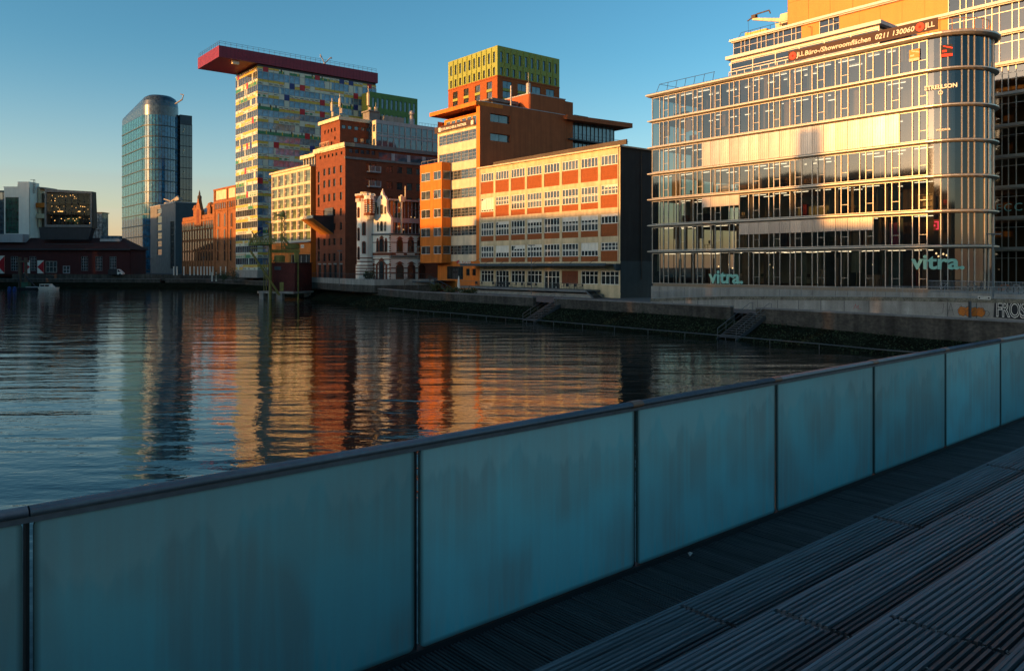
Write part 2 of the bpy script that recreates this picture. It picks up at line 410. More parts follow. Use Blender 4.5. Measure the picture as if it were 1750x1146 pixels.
lm = MB(); lm.poly([(p.x, p.y, QZ) for p in WALLI] + [(-2400, WALLI[-1].y, QZ), (-2400, 2400, QZ), (2400, 2400, QZ), (2400, WALLI[0].y, QZ)])
struct('ground', lm, M['pave'])
# bank below the quay wall: uneven slope
bk = MB(); N = 0
def resample(a, c, step):
    A = []; B_ = []
    for i in range(len(a) - 1):
        n = max(1, min(60, int((a[i + 1] - a[i]).length / step)))
        for k in range(n): A.append(a[i].lerp(a[i + 1], k / n)); B_.append(c[i].lerp(c[i + 1], k / n))
    return A + [a[-1]], B_ + [c[-1]]
SA, SB = resample(SH, WALL, 1.6)
def btop(p): return -5.35 - .55 * max(0, min(1, (p.x - 15) / 15))
rows = []
for p, q in zip(SA, SB):
    r = []
    for k in range(6):
        t = k / 5; c = p.lerp(q, t); z = WZ - .12 + (btop(p) - WZ + .12) * t + (R.uniform(-.12, .12) if 0 < k < 5 else 0)
        r.append((c.x, c.y, z))
    rows.append(r)
for a, c in zip(rows[:-1], rows[1:]):
    for k in range(5): bk.poly([a[k], c[k], c[k + 1], a[k + 1]])
struct('bank', bk, M['soil'])
# ivy and weeds on the bank: one uncountable cover of leaves
lv = MB(); RL = random.Random(3)
for i in range(len(rows) - 1):
    if not (-30 < SA[i].x < 60): continue
    for _ in range(150):
        t = RL.random(); k = RL.random()
        if RL.random() < .35 * (1 + math.sin(i * .9 + k * 5)): continue
        p = Vector(rows[i][0]).lerp(Vector(rows[i][5]), k).lerp(Vector(rows[i + 1][0]).lerp(Vector(rows[i + 1][5]), k), t)
        s_ = RL.uniform(.05, .14); d = Vector((RL.gauss(0, 1), RL.gauss(0, 1), RL.gauss(0, .6))).normalized(); n = Vector((RL.gauss(-.5, .6), RL.gauss(-.5, .6), 1)).normalized()
        e = d.cross(n).normalized() * s_ * .6; d = d * s_; p = p + Vector((0, 0, RL.uniform(.03, .22)))
        lv.poly([p - d, p + e, p + d, p - e])
tag(part('ground_cover', lv, M['leaf']), 'dark green ivy covering the sloping bank below the quay wall', 'ground cover', None, 'stuff')
# quay wall with two gaps for the steps
def along(u0, u1, a, c):
    """sub-polyline of the wall between two picture columns"""
    A = []; B_ = []
    for i in range(len(a) - 1):
        for k in range(40):
            p = a[i].lerp(a[i + 1], k / 40); q = c[i].lerp(c[i + 1], k / 40); u = U0 + F * p.x / p.y if p.y > 1 else 9e9
            if u1 <= u <= u0: A.append(p); B_.append(q)
    return A, B_
def strip(A, B_, z0, z1, mb=None):
    mb = mb or MB()
    for i in range(len(A) - 1):
        a, b_, c, d = A[i], A[i + 1], B_[i + 1], B_[i]
        mb.poly([(a.x, a.y, z0), (a.x, a.y, z1), (b_.x, b_.y, z1), (b_.x, b_.y, z0)])
        mb.poly([(a.x, a.y, z1), (d.x, d.y, z1), (c.x, c.y, z1), (b_.x, b_.y, z1)])
        mb.poly([(d.x, d.y, z0), (c.x, c.y, z0), (c.x, c.y, z1), (d.x, d.y, z1)])
    for a, d in ((A[0], B_[0]), (A[-1], B_[-1])): mb.poly([(a.x, a.y, z0), (d.x, d.y, z0), (d.x, d.y, z1), (a.x, a.y, z1)])
    return mb
CAPO = offset(SH, 4.5); CAPI = offset(SH, 5.2)
for u0, u1, lab in ((3000, 1290, 'weathered masonry quay wall right of the wider water steps'), (1250, 940, 'weathered quay wall between the two flights of water steps'), (915, 280, 'dark mossy quay wall left of the smaller water steps'), (279, -800, 'dark quay wall below the low red building')):
    A, B_ = along(u0, u1, WALL, WALLI); t = thing('quay_wall', lab, 'quay wall', T(A[0].x, A[0].y, QZ))
    part('wall', strip(A, B_, -7.4, -4.2), M['oldwall'], t)
    A, B_ = along(u0, u1, CAPO, CAPI); part('coping', strip(A, B_, -4.2, -4.06), M['grey'], t)
# ---------------------------------------------------------------- foreground: glass balustrade and timber steps
RF = Face(-.658 * 3.22, .753 * 3.22, (1542, 1346))
FL = -1.9
def frosted(name, mul):
    m, nt, out = nt_of(name)
    tc = node(nt, 'ShaderNodeTexCoord'); oi = node(nt, 'ShaderNodeObjectInfo')
    sh = node(nt, 'ShaderNodeVectorMath', operation='ADD'); cb = node(nt, 'ShaderNodeCombineXYZ')
    k = node(nt, 'ShaderNodeMath', operation='MULTIPLY'); k.inputs[1].default_value = 37.0; lnk(nt, oi.outputs['Random'], k.inputs[0]); lnk(nt, k.outputs[0], cb.inputs[0])
    lnk(nt, tc.outputs['Object'], sh.inputs[0]); lnk(nt, cb.outputs[0], sh.inputs[1])
    def nz(st, sc, det):
        mp = node(nt, 'ShaderNodeMapping'); mp.inputs['Scale'].default_value = st; lnk(nt, sh.outputs[0], mp.inputs[0])
        n = node(nt, 'ShaderNodeTexNoise', Scale=sc, Detail=det); lnk(nt, mp.outputs[0], n.inputs[0]); return n.outputs[0]
    def ramp(src, a, c, lo=0.0, hi=1.0):
        r = node(nt, 'ShaderNodeMapRange'); r.inputs['From Min'].default_value = a; r.inputs['From Max'].default_value = c; r.inputs['To Min'].default_value = lo; r.inputs['To Max'].default_value = hi
        lnk(nt, src, r.inputs[0]); return r.outputs[0]
    def mix(f, a, c):
        x = node(nt, 'ShaderNodeMix', data_type='RGBA'); lnk(nt, f, x.inputs[0])
        for i, s in ((6, a), (7, c)):
            if isinstance(s, tuple): x.inputs[i].default_value = (*s, 1)
            else: lnk(nt, s, x.inputs[i])
        return x.outputs[2]
    def mth(op, a, c):
        x = node(nt, 'ShaderNodeMath', operation=op); x.use_clamp = True
        for i, s in ((0, a), (1, c)):
            if isinstance(s, float): x.inputs[i].default_value = s
            else: lnk(nt, s, x.inputs[i])
        return x.outputs[0]
    sp = node(nt, 'ShaderNodeSeparateXYZ'); lnk(nt, tc.outputs['Generated'], sp.inputs[0])
    big = nz((1.1, 1, .9), 1.5, 2.0); st = nz((22, 1, .9), 1.0, 3.0); st2 = nz((7, 1, .5), 1.0, 3.0); fine = nz((1, 1, 1), 60, 2.0)
    c = mix(ramp(big, .4, .56), (.30, .53, .53), (.33, .40, .38))
    c = mix(mth('MULTIPLY', ramp(st, .42, .68), .5), c, (.28, .60, .61))
    # run marks that hang down from the rail: the film of dirt ends in tongues
    zl = mth('ADD', sp.outputs[2], mth('MULTIPLY', ramp(st2, .25, .75), .32))
    c = mix(mth('MULTIPLY', ramp(zl, .95, 1.02), .75), c, (.46, .58, .54))
    zb = mth('SUBTRACT', mth('MULTIPLY', ramp(st, .3, .7), .22), sp.outputs[2])
    c = mix(mth('MULTIPLY', ramp(zb, -.05, .12), .5), c, (.09, .48, .52))
    # grime along the edges of each pane
    ex = mth('MINIMUM', sp.outputs[0], mth('SUBTRACT', 1.0, sp.outputs[0])); ez = mth('MINIMUM', sp.outputs[2], mth('SUBTRACT', 1.0, sp.outputs[2]))
    ed = mth('MULTIPLY', ramp(ex, .0, .016), ramp(ez, .0, .028)); ed = mth('ADD', ed, mth('MULTIPLY', ramp(big, .3, .7), .15))
    c = mix(ed, (.08, .11, .10), c)
    c = mix(mth('MULTIPLY', ramp(fine, .55, .75), .12), c, (.3, .36, .36))
    rv = node(nt, 'ShaderNodeMapRange'); rv.inputs['To Min'].default_value = .88 * mul; rv.inputs['To Max'].default_value = 1.1 * mul; lnk(nt, oi.outputs['Random'], rv.inputs[0])
    sv = node(nt, 'ShaderNodeVectorMath', operation='SCALE'); lnk(nt, c, sv.inputs[0]); lnk(nt, rv.outputs[0], sv.inputs['Scale']); c = sv.outputs[0]
    b = node(nt, 'ShaderNodeBsdfPrincipled'); b.inputs['Roughness'].default_value = .42; b.inputs['Specular IOR Level'].default_value = .35; lnk(nt, c, b.inputs['Base Color'])
    tr = node(nt, 'ShaderNodeBsdfTranslucent'); lnk(nt, c, tr.inputs[0])
    mx = node(nt, 'ShaderNodeMixShader'); mx.inputs[0].default_value = .4; lnk(nt, b.outputs[0], mx.inputs[1]); lnk(nt, tr.outputs[0], mx.inputs[2]); lnk(nt, mx.outputs[0], out.inputs[0])
    return m
M['frost'] = frosted('frosted_glass', 1.28); M['frostd'] = frosted('darker_frosted_glass', .92)  # second version scales every colour of the glass darker
M['rail'] = mat('brushed_steel_rail', (.11, .12, .14), .55, .5, var=.25, scale=2, fine=.15, fscale=30)
M['gasket'] = mat('black_gasket', (.012, .013, .014), .7)
M['groove'] = mat('dark_groove', (.005, .0055, .006), .95)  # near-black colour for the groove floors
def wood(name, col, ax):
    st = (.35, 9, 9) if ax == 0 else (9, .35, 9)
    return mat(name, col, .62, .0, var=.55, scale=1.3, stretch=st, fine=.4, fscale=7, bump=.3, spec=.45)
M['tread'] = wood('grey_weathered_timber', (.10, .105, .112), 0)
M['treadd'] = wood('shaded_back_timber', (.024, .026, .028), 0)  # back boards: shade before the next riser put into a darker colour
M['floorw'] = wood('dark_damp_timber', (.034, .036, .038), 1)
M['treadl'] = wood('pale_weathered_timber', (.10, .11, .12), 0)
bal = thing('glass_balustrade', 'frosted teal glass balustrade with steel handrail along the timber deck', 'balustrade', RF.at(3.83, 0, FL))
T0 = 2.19; PS = 1.643
def rr(w, h, r, n=5):
    P_ = []
    for cx, cz, a0 in ((w - r, r, -90), (w - r, h - r, 0), (r, h - r, 90), (r, r, 180)):
        for k in range(n + 1):
            a = math.radians(a0 + 90 * k / n); P_.append((cx + r * math.cos(a), cz + r * math.sin(a)))
    return P_
pm = MB(); pw, ph = PS - .034, .985
pm.slab_xz(rr(pw, ph, .035), 0, .018)
pme = pm.mesh('panel', M['frost']); pmd = pm.mesh('panel', M['frostd'])
for k in range(-4, 8):
    x = T0 + PS * k + .017
    part('panel', pmd if k < 0 else pme, None, bal, RF.at(x, -.009, FL + .03))
    g = MB(); g.box(-.006, .006, .0, .05, 0, 1.03); part('post', g, M['gasket'], bal, RF.at(T0 + PS * k, .004, FL))
gm = MB(); gm.box(T0 - 4 * PS, T0 + 8 * PS, -.02, .05, FL - .05, FL + .026); part('base_channel', gm, M['gasket'], bal, RF.M)
xs = [-4.7, -1.1, 2.0 + .02, 6.9, 11.9, 15.4]
xs = [T0 + PS * k for k in (-4, -1, 2, 5, 8)]
for a, c in zip(xs[:-1], xs[1:]):
    h = MB(); n = 14
    i0 = 0
    prof = [(.034 * math.cos(2 * PI * k / n), .019 * math.sin(2 * PI * k / n)) for k in range(n)]
    h.v = [(a + .003, p[0], p[1]) for p in prof] + [(c - .003, p[0], p[1]) for p in prof]
    h.f = [(k, (k + 1) % n, n + (k + 1) % n, n + k) for k in range(n)] + [tuple(range(n)), tuple(range(2 * n - 1, n - 1, -1))]; h.m = [0] * len(h.f)
    o = part('handrail', h, M['rail'], bal, RF.at(0, 0, -.862), smooth=True)
for k in (1, 2, 3, 4, 5):
    q = MB(); q.lathe((0, 0, 0), [(.036, -.05), (.0365, 0), (.036, .05)], 14); part('rail_joint', q, mat('brown_bronze_joint', (.22, .11, .07), .5, .6), bal, RF.at(T0 + PS * k, 0, -.862) @ Matrix.Rotation(PI / 2, 4, 'Y') @ Matrix.Diagonal((.63, 1, 1, 1)))
sl_ = MB(); sl_.box(T0 - 4 * PS, T0 + 8 * PS, -.014, .014, -.9, -.872); part('rail_channel', sl_, M['rail'], bal, RF.M)
# grooved deck
def grooved(x0, x1, y0, y1, z, pitch, ax, depth=.009, thick=.03, jit=0.0):
    """a boarded strip whose ridges run along ax"""
    m_ = MB(); a0, a1 = (y0, y1) if ax == 0 else (x0, x1); b0, b1 = (x0, x1) if ax == 0 else (y0, y1)
    n = max(1, int(round((a1 - a0) / pitch))); p = (a1 - a0) / n
    pr = []
    for k in range(n):
        s = a0 + k * p; dz = R.uniform(-jit, jit)
        pr += [(s, z - depth), (s + p * .34, z - depth), (s + p * .42, z + dz), (s + p * .9, z + dz)]
    pr += [(a1, z - depth)]
    def q(s, t, zz): return (t, s, zz) if ax == 0 else (s, t, zz)
    for (s0, za), (s1, zb) in zip(pr[:-1], pr[1:]): m_.poly([q(s0, b0, za), q(s1, b0, zb), q(s1, b1, zb), q(s0, b1, za)], 1 if min(za, zb) < z - depth * .8 and max(za, zb) < z - depth * .5 else 0)
    for t in (b0, b1): m_.poly([q(s, t, zz) for s, zz in pr] + [q(a1, t, z - thick), q(a0, t, z - thick)])
    for s in (a0, a1): m_.poly([q(s, b0, z - thick), q(s, b1, z - thick), q(s, b1, z - depth), q(s, b0, z - depth)])
    return m_
dk = thing('timber_deck', 'dark damp grooved timber walkway at the foot of the glass balustrade', 'decking', RF.at(4, -.36, FL))
x = -3.0; bw = .145
while x < 15:
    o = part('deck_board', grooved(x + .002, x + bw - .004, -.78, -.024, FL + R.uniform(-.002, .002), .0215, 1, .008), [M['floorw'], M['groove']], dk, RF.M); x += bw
sb = MB(); sb.box(-3, 15.2, -6, .06, FL - .3, FL - .06); struct('deck_substructure', sb, M['gasket'], M=RF.M)
steps = thing('timber_steps', 'wide grooved grey timber steps rising beside the walkway', 'steps', RF.at(4, -1.5, FL))
ys = [-.71, -1.246, -1.777, -2.333, -2.88, -3.45]
MOD = 2.2; X0 = 3.35
for i in range(5):
    z = FL + .15 * (i + 1); y1 = ys[i]; y0 = ys[i + 1]
    for k in range(-2, 5):
        xa = X0 + MOD * k + (.02 * math.sin(i * 3 + k)); xb = X0 + MOD * (k + 1)
        m1 = MB()
        mid = (y0 + y1) / 2
        o = part('tread', grooved(xa + .017, xb - .017, mid + .003, y1, z + R.uniform(-.002, .002), .029, 0, .011, .035, .0012), [M['treadl'] if i >= 3 else M['tread'], M['groove']], steps, RF.M)  # paler front half: light near the step edge put into the timber colour
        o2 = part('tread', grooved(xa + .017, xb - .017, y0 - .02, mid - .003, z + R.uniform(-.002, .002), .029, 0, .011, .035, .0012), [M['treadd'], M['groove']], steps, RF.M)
    nz_ = MB(); nz_.box(-2, 15, y1 - .002, y1 + .011, z - .034, z + .001); part('nosing', nz_, M['treadl'], steps, RF.M)  # pale as the front half, brightening the step edge by colour
    rz = MB(); rz.box(-2, 15, y1 - .04, y1 - .012, z - .15, z - .036); part('riser', rz, M['gasket'], steps, RF.M)
# small litter on the boards
lt = MB(); RL = random.Random(11)
for _ in range(420):
    i = RL.choice([0, 1, 1, 2, 2, 3]); x = RL.uniform(1.2, 8); y = RL.uniform(ys[i + 1] + .02, ys[i] - .02); z = FL + .15 * (i + 1) + .003
    s = RL.uniform(.004, .012); a = RL.uniform(0, 6.28)
    if RL.random() < .5:
        jx = X0 + MOD * RL.randint(-1, 2); x = jx + RL.gauss(0, .022)
    c, d = math.cos(a) * s, math.sin(a) * s
    lt.poly([(x - c, y - d, z), (x + d * .5, y - c * .5, z + .004), (x + c, y + d, z + .002), (x - d * .5, y + c * .5, z + .005)])
tag(part('litter', lt, mat('dry_leaf_crumbs', (.17, .155, .14), .8, var=.6, scale=6), None, RF.M), 'scattered dry leaf crumbs and grit lying on the timber steps', 'leaf litter', None, 'stuff')
lf = MB()
lf.v = [(0, 0, 0), (.03, .016, .012), (.065, 0, .004), (.03, -.018, .014), (.03, 0, .02)]; lf.f = [(0, 1, 4), (1, 2, 4), (2, 3, 4), (3, 0, 4)]; lf.m = [0] * 4
solo('leaf', lf, mat('pale_dry_leaf', (.4, .34, .3), .8), 'curled pale dry leaf on the walkway against the glass foot', 'leaf', RF.at(4.28, -.09, FL + .004) @ RZ(.6))
# ---------------------------------------------------------------- curved glass office building
VL = Face((1115 - U0) / F * 105, 105, EL)
WS, RR, SH2 = 35.1, 4.2, 17.7
FZ = [-2.26, 1.94, 5.37, 8.8, 12.22, 15.66, 19.2, 22.6]
def outline(o, n=20, back=True):
    p = [(-o, -o)]
    for k in range(n + 1):
        a = -PI / 2 + PI * k / n; p.append((WS + (RR + o) * math.cos(a), RR + (RR + o) * math.sin(a)))
    if back: p += [(WS - 12, 2 * RR + o), (WS - 12, SH2 + .3), (-o, SH2 + .3)]
    else: p += [(-o, 2 * RR + o)]
    return p
off = thing('office_building', 'long glass office building with rounded end and aluminium floor bands, sunlit upper storeys', 'office building', VL.at(17, 8, -3.2))
def band(z, th, o, name='floor_band', bull=True):
    m_ = MB(); P0 = outline(o - .28); P1 = outline(o)
    m_.prism(P0, z - th / 2, z - th * .12, 0, True, P1)
    m_.prism(P1, z - th * .12, z + th * .2, 0, False); m_.prism(P1, z + th * .2, z + th / 2, 0, True, P0)
    return part(name, m_, M['metal'], off, VL.M)
for i, z in enumerate(FZ[1:-1]): band(z, .34, .5)
band(FZ[-1] + .02, .5, .66, 'roof_edge')
# floor plates and ceilings
for i, z in enumerate(FZ[:-1]):
    s_ = MB(); s_.prism(outline(-.12), z - .2, z + .12) if i else s_.prism(outline(-.05), z - .35, z)
    part('floor_slab', s_, M['int'], off, VL.M)
    # core, columns
    c_ = MB(); zt = FZ[i + 1] - .22
    c_.box(7, 27, 9.2, 16.5, z + .12, zt)
    for q in range(5): xx = RL.uniform(2, 32); c_.box(xx, xx + .12, 4.2, 9.0, z + .12, zt)
    part('core_wall', c_, M['int'] if i > 2 else M['intl'], off, VL.M)
    for q in range(1, 14, 2):
        cm = 'pillar'
        if (cm) not in MC: MC[cm] = MB().lathe((0, 0, 0), [(.2, 0), (.2, 3.1)], 10).mesh('pillar', M['conc'])
        o_ = part('pillar', MC[cm], None, off, VL.at(.62 + 2.7 * q, 1.6, z + .12))
    lm_ = MB()
    for q in range(13):
        x = 1.0 + q * 2.7
        if R.random() < .75: lm_.box(x - .2, x + 1.6, 1.5, 1.58, zt - .12, zt - .06)
        if R.random() < .5: lm_.box(x - .3, x + 1.2, 4.0, 4.1, zt - .12, zt - .06)
    part('ceiling_light', lm_, M['lampw'], off, VL.M)
# facade modules: one wide pane and two narrow ones
fm_c = {}
def module(x, z0, z1, panel_top=None):
    w_, t_ = 2.7, z1 - z0; key = ('vm', round(t_, 2))
    if key not in MC:
        a = MB()
        for xx in (0, 1.28, 1.93): a.box(xx - .035, xx + .035, -.06, .1, 0, t_)
        a.box(.035, 2.66, -.02, .08, 0, .06); a.box(.035, 2.66, -.02, .08, t_ - .07, t_)
        a.box(1.95, 2.66, -.0, .05, .98, 1.02)
        p = MB(); p.poly([(.02, .02, .03), (2.68, .02, .03), (2.68, .02, t_ - .03), (.02, .02, t_ - .03)])
        MC[key] = (a.mesh('window_frame', M['metal']), p.mesh('pane', M['clear']))
    a, p = MC[key]; o = part('window', a, None, off, VL.at(x, 0, z0))
    tw = Matrix.Rotation(R.gauss(0, .0035), 4, 'Z') @ Matrix.Rotation(R.gauss(0, .003), 4, 'X')
    part('pane', p, None, o, VL.at(x, 0, z0) @ tw)
def metal_panel(x0, x1, z0, z1):
    key = ('mp', round(x1 - x0, 2), round(z1 - z0, 2))
    if key not in MC:
        a = MB(); w_ = x1 - x0; n = 5
        for k in range(n): a.box(w_ * k / n + .012, w_ * (k + 1) / n - .006, 0, .06, .02, z1 - z0 - .02)
        a.box(0, w_, .05, .08, 0, z1 - z0)
        MC[key] = a.mesh('metal_panel', M['panel'])
    q = Matrix.Rotation(R.gauss(0, .006), 4, 'Z') @ Matrix.Rotation(R.gauss(0, .004), 4, 'X')
    part('metal_panel', MC[key], None, off, VL.at(x0, -.13, z0) @ q)
for i in range(7):
    z0, z1 = FZ[i] + (.2 if i else .02), FZ[i + 1] - (.21 if i < 6 else .3)
    for k in range(13):
        if i == 4 and 3 <= k <= 11:
            for j in range(2): metal_panel(k * 2.7 + 1.35 * j, k * 2.7 + 1.35 * (j + 1) - .02, z0, z1)
            continue
        module(k * 2.7, z0, z1)
        if i == 2 and 3 <= k <= 4 or i == 1 and 5 <= k <= 10:
            zt = z1 - (z1 - z0) * (.42 if i == 2 else .46)
            for j in range(2): metal_panel(k * 2.7 + 1.35 * j, k * 2.7 + 1.35 * (j + 1) - .02, zt, z1)
    # rounded end: glass and mullions
    g = MB(); fr = MB(); L = PI * RR; n = 22
    def ap(s, r): a = -PI / 2 + s / r_; return None
    pts = [(WS + RR * math.cos(-PI / 2 + PI * k / n), RR + RR * math.sin(-PI / 2 + PI * k / n)) for k in range(n + 1)]
    for a, b_ in zip(pts[:-1], pts[1:]): g.poly([(a[0], a[1], z0), (b_[0], b_[1], z0), (b_[0], b_[1], z1), (a[0], a[1], z1)])
    for k in range(0, n + 1):
        if k % 7 in (1, 4): continue
        a = -PI / 2 + PI * k / n; c, s = math.cos(a), math.sin(a)
        for rr_, hw in ((RR, .04),):
            q = [(WS + (RR + d) * c - e_ * s, RR + (RR + d) * s + e_ * c) for d, e_ in ((-.1, -hw), (.1, -hw), (.1, hw), (-.1, hw))]
            fr.prism(q, z0, z1)
    o = part('curved_window', fr, M['metal'], off, VL.M); part('pane', g, M['clear'], o, VL.M)
    for k in (3, 7, 11, 15):
        a = -PI / 2 + PI * k / 18
        part('pillar', MC['pillar'], None, off, VL.at(WS + (RR - .75) * math.cos(a), RR + (RR - .75) * math.sin(a), FZ[i] + .12))
    q = MB(); q.box(WS - 4, WS + 1.6, 3.6, 5.2, z0, z1); q.box(WS + 1.6, WS + 1.75, 2.2, 6.4, z0, z1); part('core_wall', q, M['intd'], off, VL.M)  # inner walls added in the round end to keep sun off the rear wing
    # glazed left end
    e_ = MB(); e2 = MB()
    for k in range(8): yy = SH2 * k / 8; e_.box(-.04, .04, yy - .03, yy + .03, z0, z1)
    e2.poly([(0, 0, z0), (0, SH2, z0), (0, SH2, z1), (0, 0, z1)])
    o = part('end_window', e_, M['metal'], off, VL.M); part('pane', e2, M['clear2'], o, VL.M)
# concrete plinth
pl = MB(); pl.prism(outline(.12), -5.2, -2.62); pl_o = part('plinth', pl, M['conc'], off, VL.M)
pj = MB()
for k in range(1, 26): pj.box(k * 1.35 - .012, k * 1.35 + .012, -.135, -.12, -5.1, -2.64)
part('plinth_joints', pj, M['dark'], off, VL.M)
# roof, penthouse one
rf = MB(); rf.prism(outline(-.4), FZ[-1] + .05, FZ[-1] + .4); part('roof', rf, M['grey2'], off, VL.M)
P1 = VL.off(0, 3.4); p1a = P1.s_at(1250); p1b = P1.s_at(1502); z26 = 26.05
ph = MB(); ph.box(p1a - .5, p1b + .5, -.6, 9.5, z26 - .12, z26 + .28); part('penthouse_roof', ph, M['white_metal'], off, P1.M)
pw_ = MB(); pw_.box(p1a + .2, p1b - .3, 3.2, 9, FZ[-1] + .4, z26 - .15); part('penthouse_core', pw_, M['int'], off, P1.M)
n1 = 6
for k in range(n1):
    xa = p1a + (p1b - p1a) * k / n1; xb = p1a + (p1b - p1a) * (k + 1) / n1
    a = MB(); a.box(xa - .06, xa + .06, -.05, .1, 22.9, z26 - .12)
    for zz in (23.95, 24.75, 25.5): a.box(xa + .06, xb - .06, -.03, .05, zz - .04, zz + .04)
    a.box(xa + .06, xb - .06, -.04, .12, 25.6, z26 - .12)
    if k == n1 - 1: a.box(xb - .06, xb + .06, -.05, .1, 22.9, z26 - .12)
    o = part('penthouse_window', a, M['metal'], off, P1.M)
    p = MB(); p.poly([(xa, .03, 22.95), (xb, .03, 22.95), (xb, .03, z26 - .12), (xa, .03, z26 - .12)]); part('pane', p, M['clear'], o, P1.M)
sd = MB(); sd.poly([(p1b, 0, 22.9), (p1b, 9, 22.9), (p1b, 9, z26), (p1b, 0, z26)]); sd.poly([(p1a, 0, 22.9), (p1a, 9, 22.9), (p1a, 9, z26), (p1a, 0, z26)])
part('penthouse_side', sd, M['gd'], off, P1.M)
# glass parapet on the terrace, rails on the left roof part
gp = MB(); gpx = MB()
for k in range(9): x = p1a + .3 + 1.12 * k; gp.box(x, x + .08, -1.0, -.92, 22.9, 24.15)
gp.box(p1a + .3, p1a + 10, -1.0, -.92, 24.1, 24.2); part('terrace_rail', gp, M['metal'], off, P1.M)
gpx.poly([(p1a + .3, -.96, 22.95), (p1a + 10, -.96, 22.95), (p1a + 10, -.96, 24.1), (p1a + .3, -.96, 24.1)]); part('terrace_glass', gpx, M['clear2'], off, P1.M)
rl = MB()
for k in range(7): x = .8 + k * 1.45; rl.tube((x - (.5 if k == 0 else .15), .35, 22.9), (x, .5, 24.1), .03)
rl.tube((.8, .5, 24.1), (p1a - .4, .5, 24.1), .03); rl.tube((.8, .5, 24.1), (1.2, 5, 24.1), .03); rl.tube((1.2, 5, 24.1), (1.2, 5.4, 22.9), .03)
part('roof_rail', rl, M['dark'], off, VL.M)
rl = MB(); pv = None
for k in range(10):
    a = -PI / 2 + PI * k / 12; p = (WS + (RR - .2) * math.cos(a), RR + (RR - .2) * math.sin(a), 24.1)
    rl.tube((p[0], p[1], 22.9), p, .028)
    if pv: rl.tube(pv, p, .028)
    pv = p
part('roof_rail', rl, M['amber'], off, VL.M)
# rear wing, taller
RV = VL.off(0, SH2); r0 = RV.s_at(1254); r1 = RV.s_at(1830); rk = RV.s_at(1344)
rear = thing('office_tower', 'taller amber panelled rear office block with white floor bands behind the curved building', 'office building', RV.at(20, 6, -3.2))
RZS = [-2.26, 1.94, 5.37, 8.8, 12.22, 15.66, 19.2, 22.6, 26.05, 29.5, 32.95, 36.4, 39.9, 43.3]
for i, z in enumerate(RZS[1:]):
    xa = (r0 if z <= 33 else rk) if z > 22.7 else WS - 11.5
    if z > 33 and z < 43: continue
    m_ = MB(); th = .5
    m_.box(xa - .4, r1, -.6, 14, z - .12, z + .2); m_.box(xa - .2, r1, -.35, 13.9, z - .25, z - .12); part('floor_band', m_, M['white_metal'] if z > 22 else M['metal'], rear, RV.M)
m_ = MB()
m_.box(rk, RV.s_at(1745), .3, 13, 33.1, 46); part('upper_block', m_, M['amber'], rear, RV.M)
pj = MB()
for k in range(12):
    x = rk + 3.1 * k + .01; pj.box(x, x + .035, .28, .3, 33.2, 45.9)
for z in (36.4, 39.9): pj.box(rk + .01, r1 - 8, .285, .3, z, z + .03)
part('panel_joints', pj, M['rust'], rear, RV.M)
co = MB(); co.box(r0 + .5, r1, 7, 13, -2, 32.8); part('core_wall', co, M['int'], rear, RV.M)
for i in range(len(RZS) - 4):
    z0, z1 = RZS[i] + .2, RZS[i + 1] - .25
    xa = r0 if z0 > 22 else WS - 11.5
    x = xa; k = 0
    fl = MB(); fl.box(xa + .1, r1 - .1, .2, 12.9, RZS[i] - .11, RZS[i] + .05); part('floor_slab', fl, M['int'], rear, RV.M)
    while x < r1 - .1:
        u_ = U0 + F * (RV.M @ Vector((x, 0, 0))).x / (RV.M @ Vector((x, 0, 0))).y
        xb = min(r1, x + 2.7)
        amber = (z0 > 26 and u_ > 1343 and u_ < 1585 and not (z0 > 29 and 1375 < u_ < 1410)) 
        if amber:
            a = MB(); a.box(x + .01, xb - .01, 0, .2, z0, z1); part('amber_panel', a, M['amber'], rear, RV.M)
        else:
            a = MB()
            for xx in (x, x + 1.28, x + 1.93):
                if xx < xb: a.box(xx - .035, xx + .035, -.06, .1, z0, z1)
            a.box(x, xb, -.02, .06, z1 - .8, z1 - .74)
            o = part('window', a, M['metal'], rear, RV.M)
            p = MB(); p.poly([(x, .03, z0), (xb, .03, z0), (xb, .03, z1), (x, .03, z1)]); part('pane', p, M['clear'], o, RV.M)
        x = xb
pl = MB(); pl.box(WS - 11.5, r1, -.1, 12, -5.2, -2.3); part('plinth', pl, M['conc'], rear, RV.M)
rs = MB(); rs.box(r0, r0 + .1, 0, 13, 23, 32.8); part('end_wall', rs, M['gb'], rear, RV.M)
rr_ = MB()
xa = r0 + 1
for k in range(6): x = xa + k * 1.6; rr_.tube((x - (.6 if k == 0 else 0), .3, 33.1), (x, .4, 34.1), .03)
rr_.tube((xa, .4, 34.1), (xa + 8, .4, 34.1), .03); part('roof_rail', rr_, M['dark'], rear, RV.M)
for u in (1388, 1429):
    x = RV.s_at(u); q = MB(); q.path([(x, -.1, 30.1), (x, -.3, 32.2), (x - .5, -.3, 32.3)], .03); q.path([(x - .6, -.1, 30.0), (x, -.1, 30.0)], .03); part('ladder_hook', q, M['dark'], rear, RV.M)
